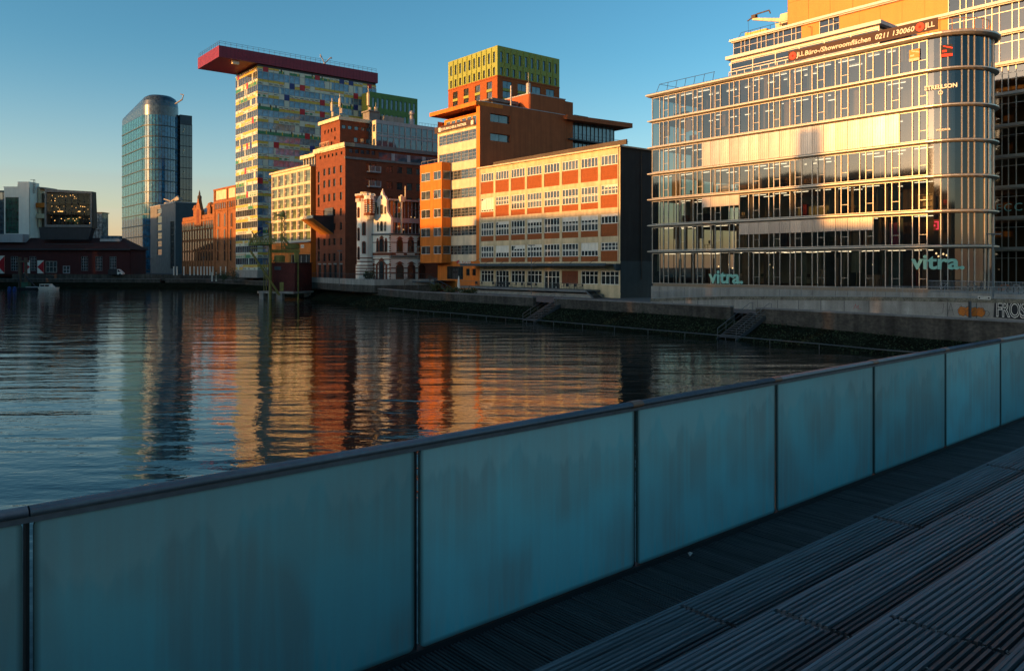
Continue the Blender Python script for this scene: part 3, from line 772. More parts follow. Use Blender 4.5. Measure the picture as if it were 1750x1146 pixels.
# roof crane
cr = thing('window_cleaning_crane', 'cream window cleaning crane with raised jib on the rear roof', 'roof crane', RV.at(RV.s_at(1334), 2.5, 33.2))
x0 = RV.s_at(1334); q = MB()
q.prism([(x0 - 1.3, 1.6), (x0 + .8, 1.6), (x0 + 1.0, 1.9), (x0 + 1.0, 3.4), (x0 - 1.3, 3.4)], 34.3, 35.7, 0, True, [(x0 - 1.1, 1.7), (x0 + .4, 1.7), (x0 + .8, 1.9), (x0 + .8, 3.3), (x0 - 1.1, 3.3)]); part('housing', q, M['cream2'], cr, RV.M)
q = MB(); q.slab_xz([(x0 - 1.9, 33.15), (x0 - 1.0, 33.15), (x0 - 1.2, 34.6), (x0 - 1.9, 34.7), (x0 - 2.3, 34.9)], 2.2, 2.8); part('mast', q, M['cream2'], cr, RV.M)
q = MB(); q.slab_xz([(x0 - 1.2, 34.75), (x0 - 1.2, 35.3), (x0 - 6.0, 36.5), (x0 - 6.1, 36.2)], 2.3, 2.7); part('jib', q, M['cream2'], cr, RV.M)
q = MB(); q.path([(x0 - 7.0, 2.5, 36.3), (x0 - 6.0, 2.5, 36.7), (x0 - 5.4, 2.5, 36.95), (x0 - 3.4, 2.5, 37.0), (x0 - 3.2, 2.5, 36.5)], .1); q.box(x0 - 6.2, x0 - 5.5, 2.2, 2.8, 36.4, 36.9); part('hoist_head', q, M['bark'], cr, RV.M)
q = MB(); q.tube((x0 - 6.9, 2.5, 36.2), (x0 - 6.8, 2.5, 34.1), .02); part('cable', q, M['dark'], cr, RV.M)
q = MB(); q.box(x0 - 6.9, x0 - 3.4, 1.8, 2.8, 33.1, 34.3); q.box(x0 - 6.95, x0 - 6.5, 1.75, 2.85, 33.6, 34.4)
for k in range(4): q.box(x0 - 6.7 + k * .9, x0 - 6.66 + k * .9, 1.77, 1.8, 33.15, 34.3)
solo('cradle', q, mat('yellow_cradle_paint', (.6, .42, .1), .6), 'yellow cleaning cradle parked on the roof under the crane jib', 'cradle', RV.M)
# banner along the roof edge
BF = VL.off(0, -.55); ba, bb = BF.s_at(1347), BF.s_at(1603)
bn = thing('banner', 'long dark letting banner with white lettering on the roof edge', 'banner', BF.at((ba + bb) / 2, 0, 23.0))
q = MB(); q.box(ba, bb, 0, .05, 22.98, 24.15); part('cloth', q, M['banner'], bn, BF.M)
wb = bb - ba
me = text_mesh('Büro-/Showroomflächen  0211 130060', .88, M['white'], .012, .18, .012, space=1.03)
def fit(me, wd):
    xs_ = [v.co.x for v in me.vertices]; return wd / (max(xs_) - min(xs_)), (max(xs_) + min(xs_)) / 2
k, c = fit(me, wb * .735)
part('lettering', me, None, bn, BF.at(ba + wb * .495, -.02, 23.3) @ RX90 @ Matrix.Diagonal((k, k if k < 1.3 else 1.3, 1, 1)) @ T(-c, 0, 0))
for xx in (ba + wb * .035, bb - wb * .105):
    q = MB(); q.slab_xz([(xx + .42 * math.cos(t * PI / 10) * (1 if True else 0), 23.57 + .43 * math.sin(t * PI / 10)) for t in range(20)], -.03, 0); part('emblem', q, M['tomato'], bn, BF.M)
    me = text_mesh('JLL', .72, M['white'], .012, 0, .008, align='LEFT'); part('lettering', me, None, bn, BF.at(xx + .5, -.02, 23.33) @ RX90)
    q = MB(); q.slab_xz([(xx + .14 * math.cos(t * PI / 6), 23.57 + .14 * math.sin(t * PI / 6)) for t in range(12)], -.035, -.031); part('emblem_mark', q, mat('deep_red_print', (.4, .02, .012)), bn, BF.M)
# shop lettering on the ground floor glass
GF = VL.off(0, -.12)
for ua, ub, v0, v1, lab in ((1211, 1270, 483, 461, 'small mint green shop lettering low on the ground floor glass'), (1557, 1646, 459, 434, 'large mint green shop lettering on the glass near the rounded end')):
    a, b_ = GF.s_at(ua), GF.s_at(ub); um = (ua + ub) / 2; zb, zt = GF.z(v0, ua), GF.z(v1, um)
    me = text_mesh('vitra.', 1.0, M['mint'], .02, 0, .028, space=1.0); ys_ = [v.co.y for v in me.vertices]; k, c = fit(me, 1.0)
    if ub > 1600:
        b_ = WS + 3.2
    k, c = fit(me, b_ - a); ky = (zt - zb) / (max(ys_) - min(ys_))
    if ub > 1600:                                                   # wraps round the curve
        for v in me.vertices:
            X = (v.co.x - c) * k + (a + b_) / 2; d = v.co.z
            Yh = v.co.y * ky
            if X > WS:
                t = (X - WS) / RR; r_ = RR + .12 + d; v.co = (WS + r_ * math.sin(t), RR - r_ * math.cos(t), Yh)
            else: v.co = (X, -.12 - d, Yh)
        tag(part('shop_lettering', me, None, None, VL.at(0, 0, zb)), lab, 'lettering')
    else:
        tag(part('shop_lettering', me, None, None, GF.at((a + b_) / 2, 0, zb) @ RX90 @ Matrix.Diagonal((k, ky, 1, 1)) @ T(-c, 0, 0)), lab, 'lettering')
def arc_pt(s, z, d=.14):
    if s <= WS: return VL.at(s, -d, z)
    t = (s - WS) / RR; return VL.at(WS + (RR + d) * math.sin(t), RR - (RR + d) * math.cos(t), z) @ RZ(t)
me = text_mesh('STRELLSON', .55, M['white'], .01, 0, .02); ST = arc_pt(WS + 1.2, 17.3)
t = thing('window_lettering', 'white shop name with small ring on the fifth floor glass', 'lettering', ST); part('lettering', me, None, t, ST @ RX90 @ T(0, 0, 0))
q = MB(); q.ring((0, 0, -.4), .17, .05); part('ring', q, M['white'], t, ST)
me = text_mesh('WINDSOR', .26, M['white'], .01, 0, .01); tag(part('window_lettering', me, None, None, arc_pt(WS + 1.4, 13.2) @ RX90), 'tiny white lettering low on the third floor glass near the curve', 'lettering')
me = text_mesh('ECCO', 1.25, M['mint'], .02, 0, -.01, space=1.25, align='LEFT')
tag(part('shop_lettering', me, None, None, RV.at(RV.s_at(1702), -.1, RV.z(361, 1720)) @ RX90), 'pale green widely spaced letters on the shaded rear glass', 'lettering')
for s, z, lab in ((WS - 1.2, 20.6, 'amber tinted lettings sticker on the top floor glass'), (WS + 1.7, 20.5, 'red and black lettings sticker on the top floor glass nearer the curve')):
    Q = arc_pt(s, z); t = thing('window_sticker', lab, 'sticker', Q)
    q = MB(); q.box(-.5, .5, 0, .02, -.15, 1.0); part('sheet', q, M['amber'] if 'amber' in lab else M['black'], t, Q)
    q = MB(); q.box(-.5, .5, -.012, -.002, -.15, .12); q.box(-.4, .0, -.012, -.002, .3, .5); q.slab_xz([(-.3, .85), (.5, .55), (.5, .7), (-.3, .95)], -.012, -.002); part('print', q, M['tomato'] if 'red' in lab else M['cream2'], t, Q)
q = MB(); x = VL.s_at(1511); q.box(x, VL.s_at(1527), 1.2, 1.3, 2.1, 4.5); q.box(x + .05, x + .8, 1.185, 1.2, 4.1, 4.3); solo('poster', q, mat('purple_poster', (.25, .02, .16), .6, var=.3), 'tall purple poster standing behind the first floor glass', 'poster', VL.M)
SG = VL.at(VL.s_at(1587), 2.2, 4.1); t = thing('neon_sign', 'small glowing pink sign hanging behind first floor glass', 'neon sign', SG)
q = MB(); q.box(-.5, .5, 0, .05, -.5, .6); part('board', q, M['crim'], t, SG)
q = MB(); q.box(-.35, .35, -.03, 0, .3, .42); q.box(-.06, .06, -.03, 0, -.35, .3); q.box(-.2, .2, -.03, 0, -.4, -.3); q.box(-.4, -.28, -.03, 0, -.1, .1); q.box(.28, .4, -.03, 0, -.1, .1); part('letter', q, glow('pink_neon', (1, .05, .12), 1.3), t, SG)
# curtains and screens close behind the glass
RL = random.Random(21); cur = [mat('pale_teal_curtain', (.26, .36, .32)), mat('cream_roller_screen', (.4, .36, .28)), mat('grey_partition', (.2, .2, .18))]
for _ in range(62):
    i = RL.choice([0, 0, 1, 1, 2, 2, 3, 5, 5, 6]); k = RL.randrange(13); w_ = RL.choice([.55, .6, 1.1, .3]); x = k * 2.7 + RL.choice([.08, 1.33, 1.98]); y = RL.uniform(.35, 1.4)
    zt = FZ[i + 1] - .3; zb = FZ[i] + .14 if RL.random() < .6 else FZ[i] + 1.6
    q = MB(); n = 6
    for j in range(n): q.box(x + w_ * j / n, x + w_ * (j + 1) / n, y + (.03 if j % 2 else 0), y + .05 + (.03 if j % 2 else 0), zb, zt)
    part('curtain', q, RL.choice(cur), off, VL.M)
# furniture behind the glass
RL = random.Random(5); dcol = [M['intd'], M['bark'], M['white'], M['int'], mat('green_fabric', (.06, .14, .11)), mat('red_fabric', (.3, .04, .03))]
fur = []
for _ in range(64):
    i = RL.randrange(0, 7); x = RL.uniform(.5, WS + 1); y = RL.uniform(1.3, 5); w_ = RL.uniform(.5, 1.6); h_ = RL.choice([.75, .75, 1.2, 1.8]); dpt = RL.uniform(.4, .8)
    q = MB()
    if h_ < 1:
        q.box(0, w_, 0, dpt, h_ - .04, h_)
        for a, b_ in ((.02, .02), (w_ - .07, .02), (.02, dpt - .07), (w_ - .07, dpt - .07)): q.box(a, a + .05, b_, b_ + .05, 0, h_ - .04)
        q.box(w_ * .3, w_ * .7, dpt * .5, dpt * .55, h_ + .12, h_ + .5); q.box(w_ * .48, w_ * .52, dpt * .5, dpt * .54, h_, h_ + .12)
    else:
        q.box(0, .04, 0, dpt, 0, h_); q.box(w_ - .04, w_, 0, dpt, 0, h_); q.box(.04, w_ - .04, dpt - .03, dpt, 0, h_)
        for k in range(4): zz = h_ * k / 3; q.box(.04, w_ - .04, 0, dpt - .03, max(0, zz - .04), max(.04, zz))
    solo('desk' if h_ < 1 else 'shelf', q, RL.choice(dcol), 'office desk with a screen behind the curved building\'s glass' if h_ < 1 else 'open office shelf unit behind the curved building\'s glass', 'desk' if h_ < 1 else 'shelf', VL.at(x, y, FZ[i] + .13), 'desks behind the office glass' if h_ < 1 else 'shelves behind the office glass')
for u, v in ((1228, 455), (1246, 452), (1252, 458), (1262, 451), (1258, 459), (1270, 455), (1315, 452), (1322, 457), (1355, 458), (1492, 452), (1516, 461), (1600, 433), (1612, 434), (1604, 438), (1618, 436)):
    f2 = VL.off(0, 2.2); Q = f2.at(f2.s_at(u), 0, f2.z(v, u)); q = thing('pendant_lamp', 'small lit round pendant lamp in the ground floor showroom', 'lamp', Q, 'pendant lamps in the showroom')
    g = MB(); g.lathe((0, 0, 0), [(.02, -.1), (.09, -.05), (.1, 0), (.07, .07), (.02, .1)], 8); part('globe', g, M['lamp'], q, Q)
    g = MB(); zc = 1.7 - Q.translation.z
    if zc > .15: g.tube((0, 0, .1), (0, 0, zc), .008, 4); part('cord', g, M['dark'], q, Q)
# ---------------------------------------------------------------- cream and brick warehouse
b = Bld(1060, 118, 820, 1125)
wh = thing('warehouse', 'cream framed brick warehouse with rows of white windows and a dark right flank', 'warehouse', b.L.at(b.W / 2, 5, -4.75))
Z = b.z; f = b.L; W = b.W
rowz = [(261.5, 304.7), (313, 353.6), (364, 403), (413, 446.5)]
PW = W / 8; m_ = MB(); holes = []; RW = random.Random(2)
wins = []; bricks = []
two = [[0] * 8, [2, 0, 1, 1, 1, 2, 1, 0], [1] * 7 + [0], [1] * 7 + [0]]
for r, (va, vb) in enumerate(rowz):
    zt, zb = Z(va), Z(vb)
    for c in range(8):
        x0, x1 = c * PW + .28, (c + 1) * PW - .28
        holes.append((x0, x1, zb, zt))
        full = zt - zb
        wh_ = {0: .44 if r else .42, 1: .72, 2: .72}[two[r][c]] * full
        wins.append((x0, x1, zt - wh_, zt, two[r][c], r, c)); bricks.append((x0, x1, zb, zt - wh_))
gz0, gz1 = Z(487), Z(463)
gh = []
for c in range(8):
    x0, x1 = c * PW + .3, (c + 1) * PW - .3
    if c == 5: continue
    gh.append((x0, x1, gz0 - (.95 if c in (1, 4) else 0), gz1))
wall(m_, 0, W, -5.2, Z(251), holes + gh, .28)
closers(m_, W, b.D, -5.2, Z(251))
part('wall', m_, M['cream'], wh, b.M)
for (x0, x1, z0, z1, t, r, c) in wins:
    bl = RW.choice([0, 0, 0, .3, .2]) if r else 0
    if r == 1 and c == 0: bl = .9
    if r == 3 and c in (1, 6): bl = .62
    window(wh, f, (x0, x1, z0, z1), M['white'], M['g'], 5, 2 if t else (1 if r != 1 and r != 3 else 2), .06, .13, .1, zs=[(z1 - z0) * .44, (z1 - z0) * .52] if t else None, blind=bl, bm=M['white'])
for (x0, x1, z0, z1) in bricks:
    q = MB(); q.box(0, x1 - x0, 0, .1, 0, z1 - z0 + .005); part('brick_panel', q, M['brick'], wh, f.at(x0, .09, z0))
for h in gh: window(wh, f, h, M['white'], M['gd'], 4, 2, .08, .11, .1, zs=[(h[3] - h[2]) * .66])
q = MB(); q.box(0, PW - .6, 0, .05, 0, gz1 - gz0); part('brick_panel', q, M['brick2'], wh, f.at(5 * PW + .3, -.03, gz0))
q = MB(); q.box(-.3, W + .35, -.45, b.D, Z(251), Z(251) + .22); part('roof', q, M['cream2'], wh, b.M)
q = MB(); q.slab_xz([(2.6, 0), (W + .2, 0), (W + .2, .75), (2.6, .55)], -.1, .15); part('roof_screen', q, M['bark'], wh, b.L.at(0, 1.2, Z(251) + .5))
q = MB()
for x in range(4, int(W), 3): q.box(x, x + .08, 1.25, 1.33, Z(251) + .2, Z(251) + .6)
part('screen_posts', q, M['dark'], wh, b.M)
q = MB(); q.box(-2.6, W - .6, -2.5, -.01, Z(453), Z(453) + .22); q.box(-2.6, W - .6, -2.6, -2.5, Z(453) - .1, Z(453) + .3)
q.slab_xz([(W - .6, Z(453)), (W - .6, Z(453) + .22), (W, Z(453) + .22), (W, Z(453) - .8)], -1.0, -.01); part('canopy', q, M['slate2'], wh, b.M)
for c in range(8):
    q = MB(); q.tube((0, -2.35, 0), (0, -.05, 1.0), .03); part('canopy_stay', q, M['dark'], wh, b.L.at(c * PW + .1, 0, Z(453) + .25))
for c in (1, 2, 3, 4, 5):
    q = MB(); q.lathe((0, 0, 0), [(.1, -.08), (.16, 0), (.05, .06)], 8); part('canopy_lamp', q, M['white'], wh, b.L.at((c - .1) * PW, -1.2, Z(453) - .1))
q = MB(); q.box(.02, .12, -.14, -.02, Z(444), Z(251)); q.box(W - .42, W - .32, -.14, -.02, Z(446), Z(251)); part('drainpipe', q, M['cream2'], wh, b.M)
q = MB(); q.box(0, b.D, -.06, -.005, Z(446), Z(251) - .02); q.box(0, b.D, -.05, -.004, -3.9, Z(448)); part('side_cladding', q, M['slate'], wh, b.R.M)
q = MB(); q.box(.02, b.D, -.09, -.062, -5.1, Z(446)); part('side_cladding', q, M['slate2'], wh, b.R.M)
q = MB(); q.tube((4.6, -.16, -2), (4.6, -.16, Z(253)), .06); part('drainpipe', q, M['bark'], wh, b.R.M)
# loading deck, its rail and stair, the terrace furniture
DZ = Z(496); xs0, xs1 = f.s_at(812), W - PW * .95
ld = thing('loading_deck', 'raised concrete loading deck with steel railing in front of the warehouse', 'terrace', f.at(10, -1.5, -4.75))
q = MB(); q.box(xs0 - 1.2, xs1, -3.2, -.02, DZ - .35, DZ); part('slab', q, M['grey'], ld, f.M)
q = MB(); q.box(xs0 - 1.2, xs1 + 1, -2.6, -.3, -5.0, DZ - .62); q.box(xs0 - 1.2, xs1 + 1.2, -2.9, -2.6, -5.0, DZ - .95); part('base_wall', q, M['conc'], ld, f.M)
q = MB()
for k in range(int((xs1 - xs0) / .35)):
    x = xs0 + k * .35; q.box(x, x + .02, -3.1, -3.08, DZ, DZ + .95)
q.box(xs0, xs1, -3.12, -3.06, DZ + .95, DZ + 1.0); q.box(xs0, xs1, -3.11, -3.07, DZ + .1, DZ + .13); part('railing', q, M['steelblue'], ld, f.M)
q = MB()
for k in range(9): q.box(xs1 + k * .28, xs1 + k * .28 + .3, -3.1, -1.5, DZ - .17 * (k + 1) - .05, DZ - .17 * (k + 1))
part('stair', q, M['slate2'], ld, f.M)
q = MB(); q.slab_xz([(xs1, DZ - .3), (xs1, DZ + .0), (xs1 + 2.6, DZ - 1.6), (xs1 + 2.6, DZ - 1.9)], -3.2, -3.12); q.slab_xz([(xs1, DZ - .3), (xs1, DZ + .0), (xs1 + 2.6, DZ - 1.6), (xs1 + 2.6, DZ - 1.9)], -1.48, -1.4); part('stringer', q, M['steelblue'], ld, f.M)
def chair_bm():
    q = MB(); q.box(-.22, .22, -.22, .22, .43, .47); q.box(-.22, .22, .2, .24, .47, .85)
    for a in (-.2, .2):
        for c in (-.2, .2): q.tube((a, c, 0), (a, c, .44), .018, 5)
    return q
def table_bm():
    q = MB(); q.lathe((0, 0, 0), [(.22, 0), (.22, .03), (.03, .05), (.03, .68), (.38, .7), (.38, .74)], 12); return q
cme = chair_bm().mesh('chair', M['dark']); tme = table_bm().mesh('table', M['dark'])
for k, u in enumerate((834, 862, 880, 893, 912, 928, 975, 990, 1006, 1022)):
    x = f.s_at(u) - .3; y = -2.0 + .25 * math.sin(k * 2)
    if x > xs1 - 1: continue
    tag(part('table', tme, None, None, f.at(x, y, DZ)), 'dark round table on the railed terrace below the warehouse canopy', 'table', 'terrace tables')
    for s in (-1, 1): tag(part('chair', cme, None, None, f.at(x + s * .62, y + .1, DZ) @ RZ(-s * 1.3 + R.uniform(-.4, .4))), 'dark chair at a table on the railed warehouse terrace', 'chair', 'terrace chairs')
# ---------------------------------------------------------------- orange office building
b2 = Bld(820, 146, 748, 966); f = b2.L; W = b2.W; Z = b2.z
ob = thing('office_building', 'tall orange rendered office building with cream window bands and projecting bay', 'office building', b2.L.at(W / 2, 6, -4.75))
bands = [(218, 236), (252, 270.5), (285, 301.5), (318, 335), (352, 368), (384, 401), (418, 434.5)]
EW = 1.1
holes = [(.5, W - EW, Z(c), Z(a)) for a, c in bands]
m_ = MB(); wall(m_, 0, W - EW, Z(446), Z(213), holes, .2); wall(m_, 0, W - EW, Z(446) + .01, Z(446) + .02)
part('front_wall', m_, M['cream2'], ob, b2.M)
m_ = MB(); gh = [(3.2, W * .62, Z(478), Z(455)), (W * .69, W * .77, Z(471), Z(459)), (W * .83, W * .91, Z(471), Z(459))]
wall(m_, 0, W, -5.2, Z(446), gh, .2); wall(m_, W - EW, W, Z(446), Z(174))
m_.poly([(W - EW, 0, Z(446)), (W - EW, .2, Z(446)), (W - EW, .2, Z(174)), (W - EW, 0, Z(174))])
closers(m_, W, b2.D, -5.2, Z(190)); part('wall', m_, M['orange'], ob, b2.M)
for h in holes:
    n = 5; ww = (h[1] - h[0]) / n
    for k in range(n): window(ob, f, (h[0] + ww * k + .04, h[0] + ww * (k + 1) - .04, h[2] + .02, h[3] - .02), M['metal'], M['g'], 2, 3, .06, .06, .08)
for h in gh: window(ob, f, h, M['dark'], M['gd'], 6 if h is gh[0] else 1, 1, .1, .07)
q = MB(); q.box(.2, W - EW, -.3, 1.2, Z(213), Z(213) + .15); part('ledge', q, M['cream2'], ob, b2.M)
# penthouse, sign and overhanging roof
q = MB(); wall(q, .4, W - EW - .1, Z(213), Z(187), [(1 + k * 1.75, 2.5 + k * 1.75, Z(210), Z(191)) for k in range(6)], .15); part('penthouse_wall', q, M['orange'], ob, b2.L.at(0, 1.3, 0))
for k in range(6): window(ob, b2.L.off(0, 1.3), (1 + k * 1.75, 2.5 + k * 1.75, Z(210), Z(191)), M['cream2'], M['gb'], 1, 1, .05, .1)
q = MB(); q.box(-1.6, W + .02, -.9, 5.5, Z(180), Z(173)); part('roof', q, M['orange'], ob, b2.M)
q = MB(); q.box(-.5, W - EW - .02, -.42, -.3, Z(212.5), Z(201)); sg = part('sign_board', q, M['banner'], ob, b2.M)
me = text_mesh('SCHUMACHER & PARTNER', .62, M['white'], .01, .0, .012); k_, c_ = fit(me, (W - EW) * .66)
part('sign_lettering', me, None, sg, f.at((W - EW) * .47, -.43, Z(209.5)) @ RX90 @ Matrix.Diagonal((k_, 1.15, 1, 1)) @ T(-c_, 0, 0))
q = MB()
for x in (.9, W - EW - 1.1): q.box(x, x + .75, -.44, -.42, Z(211), Z(203.5))
part('sign_emblem', q, M['white'], sg, b2.M)
me = text_mesh('RUBLAPORTO', .62, M['white'], .02, 0, .012); k_, c_ = fit(me, f.s_at(805) - f.s_at(784)); part('shop_lettering', me, None, ob, f.at(f.s_at(794), -.08, Z(450)) @ RX90 @ Matrix.Diagonal((k_, 1.1, 1, 1)) @ T(-c_, 0, 0))
q = MB(); q.slab_xz([(0, .1), (.9, .3), (.8, .8), (.1, .6)], -.1, -.04); part('shop_emblem', q, M['crim'], ob, f.at(f.s_at(781), 0, Z(451)))
# right flank
fr = b2.R; D = b2.D; x0, x1 = fr.s_at(838), fr.s_at(872)
holes = [(x0, x1, fr.z(210, 855), fr.z(196, 855)), (x0, x1, fr.z(242, 855), fr.z(229, 855))]
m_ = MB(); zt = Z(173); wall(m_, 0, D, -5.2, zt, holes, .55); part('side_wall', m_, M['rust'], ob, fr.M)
for h in holes: window(ob, fr, h, M['dark'], M['g'], 2, 1, .42, .06)
q = MB(); q.box(0, D, -.06, .5, zt, zt + .12); part('parapet', q, M['grey2'], ob, fr.M)
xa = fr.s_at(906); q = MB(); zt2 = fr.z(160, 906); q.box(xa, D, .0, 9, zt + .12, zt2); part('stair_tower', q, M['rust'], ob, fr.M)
q = MB(); q.box(xa - .1, D + .1, -.08, 9.1, zt2, zt2 + .18); part('parapet', q, M['grey2'], ob, fr.M)
q = MB(); q.box(xa - 7, xa - .5, 3, 8, zt - .2, zt + 1.9); q.box(xa - 8.2, xa - 1.2, 2.6, 8.4, zt + 1.2, zt + 1.5); part('roof_plant', q, M['grey'], ob, fr.M)
q = MB(); q.tube((xa + .4, 1, zt2), (xa + .4, 1, zt2 + 2.2), .45, 10); q.tube((xa + .9, 1.6, zt2), (xa + .9, 1.6, zt2 + 4.5), .04); q.tube((xa - 4, 1, zt), (xa - 4, 1, zt + 4.2), .16, 8); part('flue', q, M['grey2'], ob, fr.M)
# lower rear wing with the tilted roof plane
q = MB(); e1 = fr.s_at(981); e2 = fr.s_at(1074); z1, z2 = fr.z(174, 975), 0
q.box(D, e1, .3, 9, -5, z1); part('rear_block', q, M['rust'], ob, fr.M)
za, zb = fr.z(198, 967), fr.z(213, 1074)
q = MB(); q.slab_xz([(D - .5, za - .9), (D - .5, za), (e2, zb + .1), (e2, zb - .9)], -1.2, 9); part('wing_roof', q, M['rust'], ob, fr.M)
e3 = fr.s_at(1056); q = MB(); q.box(e1, e3, 1.2, 1.3, -4, zb - .3); part('wing_glass', q, M['gb'], ob, fr.M)
q = MB()
for k in range(12): x = e1 + (e3 - e1) * k / 11; q.box(x - .06, x + .06, 1.08, 1.2, 8, zb - .3)
zz = fr.z(240, 1000); q.box(e1 - 1.4, e3 + 3, -.3, 1.1, zz - .3, zz); q.box(e1 - 1.2, e3 + 3, -.28, -.24, zz + 1.0, zz + 1.06)
for k in range(14): x = e1 - 1.2 + (e3 + 4 - e1) * k / 13; q.box(x, x + .04, -.27, -.25, zz, zz + 1)
part('balcony', q, M['dark'], ob, fr.M)
q = MB(); xx = fr.s_at(1005); q.box(xx, xx + 4, 4, 7, za - .3, za + 1.6); part('roof_plant', q, M['grey'], ob, fr.M)
# projecting bay
bb_ = Bld(755, 151.8, 718, 771)
q = MB(); Zb = bb_.z; rows_ = [(291, 306), (323, 338.5), (355.5, 371), (388, 403.5), (419.6, 434)]
hl = []; hr = []
for a, c in rows_:
    hl += [(.3, bb_.W * .47, Zb(c), Zb(a)), (bb_.W * .62, bb_.W - .04, Zb(c), Zb(a))]; hr += [(.04, bb_.D * .96, Zb(c), Zb(a))]
bay = None
wall(q, 0, bb_.W, Zb(449), Zb(276.5), hl, .35); closers(q, bb_.W, bb_.D, Zb(449), Zb(276.5))
q.poly([(0, 0, Zb(449)), (bb_.W, 0, Zb(449)), (bb_.W, bb_.D, Zb(449)), (0, bb_.D, Zb(449))]); q.poly([(0, 0, Zb(278)), (bb_.W, 0, Zb(278)), (bb_.W, bb_.D, Zb(278)), (0, bb_.D, Zb(278))])
bay = part('bay', q, M['orange'], ob, bb_.M)
q = MB(); wall(q, 0, bb_.D, Zb(449), Zb(276.5), hr, .35); part('bay_side', q, M['orange'], bay, bb_.R.M)
def win1(parent, f, h, fm, pm, nx, nz=1, fw=.1, rec=.08, dep=.1, name='window'):
    """a sub-part window: frame and pane in one mesh"""
    w, t = h[1] - h[0], h[3] - h[2]; key = ('w1', round(w, 2), round(t, 2), nx, nz, fm.name, pm.name, fw)
    if key not in MC:
        m_ = MB(); e = .01
        m_.box(e, w - e, 0, dep, e, fw); m_.box(e, w - e, 0, dep, t - fw, t - e); m_.box(e, fw, .003, dep, fw, t - fw); m_.box(w - fw, w - e, .003, dep, fw, t - fw)
        for k in range(1, nx): m_.box(w * k / nx - fw * .4, w * k / nx + fw * .4, .006, dep, fw, t - fw)
        for k in range(1, nz): m_.box(fw, w - fw, .01, dep, t * k / nz - fw * .3, t * k / nz + fw * .3)
        m_.box(fw * .5, w - fw * .5, dep * .8, dep * .95, fw * .5, t - fw * .5, 1); MC[key] = m_.mesh(name, [fm, pm])
    return part(name, MC[key], None, parent, f.at(h[0], rec, h[2]))
for h in hl: win1(bay, bb_.L, h, M['white_metal'], M['g'], 2)
for h in hr: win1(bay, bb_.R, h, M['white_metal'], M['g'], 1)
q = MB(); q.path([(.2, .2, Zb(276.5) + .7), (bb_.W - .2, .2, Zb(276.5) + .7), (bb_.W - .2, bb_.D, Zb(276.5) + .7)], .03)
for x in (.2, 2.5, 5, bb_.W - .2): q.tube((x, .2, Zb(277)), (x, .2, Zb(276.5) + .7), .03)
part('bay_rail', q, M['grey2'], bay, bb_.M)
# ---------------------------------------------------------------- lime green and brick tower
b3 = Bld(850, 190, 766, 956); Z = b3.z; W, D = b3.W, b3.D
gt = thing('tower_block', 'square tower with lime green upper storeys over orange brick, behind the orange building', 'tower', b3.L.at(W / 2, D / 2, -4.75))
for f, wd, nm in ((b3.L, W, 10), (b3.R, D, 10)):
    left = f is b3.L
    h1 = [(x0, x1, Z(105), Z(87)) for x0, x1, _, _ in grid(.3, wd - .3, nm, .8, 0, 1)]; h2 = [(x0, x1, Z(127), Z(113.5)) for x0, x1, _, _ in grid(.3, wd - .3, nm, .8, 0, 1)]
    q = MB(); wall(q, 0, wd, Z(128.4), Z(77.5), h1 + h2, .35); part('green_wall', q, M['green'], gt, f.M)
    q = MB()
    for k in range(1, nm): x = .3 + (wd - .6) * k / nm; q.box(x - .05, x + .05, -.16, -.01, Z(128.4) + .02, Z(79))
    part('fins', q, M['green'], gt, f.M)
    for h in h1 + h2: window(gt, f, h, M['dark'], M['gb'] if h in h1 else M['g'], 1, 1, .2, .06)
    nb = 4; h3 = []
    for x0, x1, _, _ in grid(.8, wd - .8, nb, 2.1 if left else 2.9, 0, 1): h3 += [(x0, x1, Z(148.5), Z(136)), (x0, x1, Z(165), Z(153.5)), (x0, x1, Z(182), Z(170.5))]
    q = MB(); wall(q, 0, wd, -5, Z(131), h3, .3); q.box(0, wd, -.12, .0, Z(131), Z(128.4)) ; part('brick_wall', q, M['brick'], gt, f.M)
    for h in h3:
        window(gt, f, h, M['dark'], M['gb'] if not left else M['g'], 2, 1, .15, .06)
    for x0, x1, _, _ in grid(.8, wd - .8, nb, 2.1 if left else 2.9, 0, 1):
        for va, vb in ((148.7, 153.3), (165.2, 170.3)):
            s_ = MB(); s_.box(x0, x1, -.05, -.005, Z(vb), Z(va)); part('sill_panel', s_, M['green'], gt, f.M)
q = MB(); closers(q, W, D, -5, Z(77.5)); part('rear_wall', q, M['green'], gt, b3.M)
roof(gt, b3, Z(77.5), M['roofd'])
# ---------------------------------------------------------------- brown red brick silo building
b4 = Bld(590, 172, 540, 752); Z = b4.z; f = b4.L; W, D = b4.W, b4.D
bs = thing('brick_building', 'tall stepped red brown brick building with stone cornices and small windows', 'brick building', b4.L.at(W / 2, 8, -3))
vr = [(281, 293.5), (302, 315), (327, 340.5), (355, 367), (379.5, 392), (406, 418), (432, 446)]
colu = [549.5, 558.5, 568, 577.5]
holes = []
cw = .95
for a, c in vr:
    holes += [(x - cw / 2, x + cw / 2, Z(c) * 1.0, Z(a)) for x in [f.s_at(u) * 1.0 for u in colu + [586.5]][1:4]]
holes = []
cx = [W * k for k in (.30, .47, .64, .86)]
for a, c in vr: holes += [(x - .5, x + .5, Z(c), Z(a)) for x in cx]
sm = [(x - .38, x + .38, Z(262.5), Z(257)) for x in [W * k for k in (.16, .32, .45, .58, .71, .88)]]
tall = [(W * .1 - .5, W * .1 + .5, Z(c), Z(a)) for a, c in ((284, 304), (307, 326), (331, 348), (403, 425), (428, 446))]
dr = [(x - .62, x + .62, -3.4, Z(452)) for x in [W * k for k in (.14, .32, .5, .68, .87)]]
m_ = MB(); wall(m_, 0, W, -5, Z(250), holes + sm + tall + dr, .3)
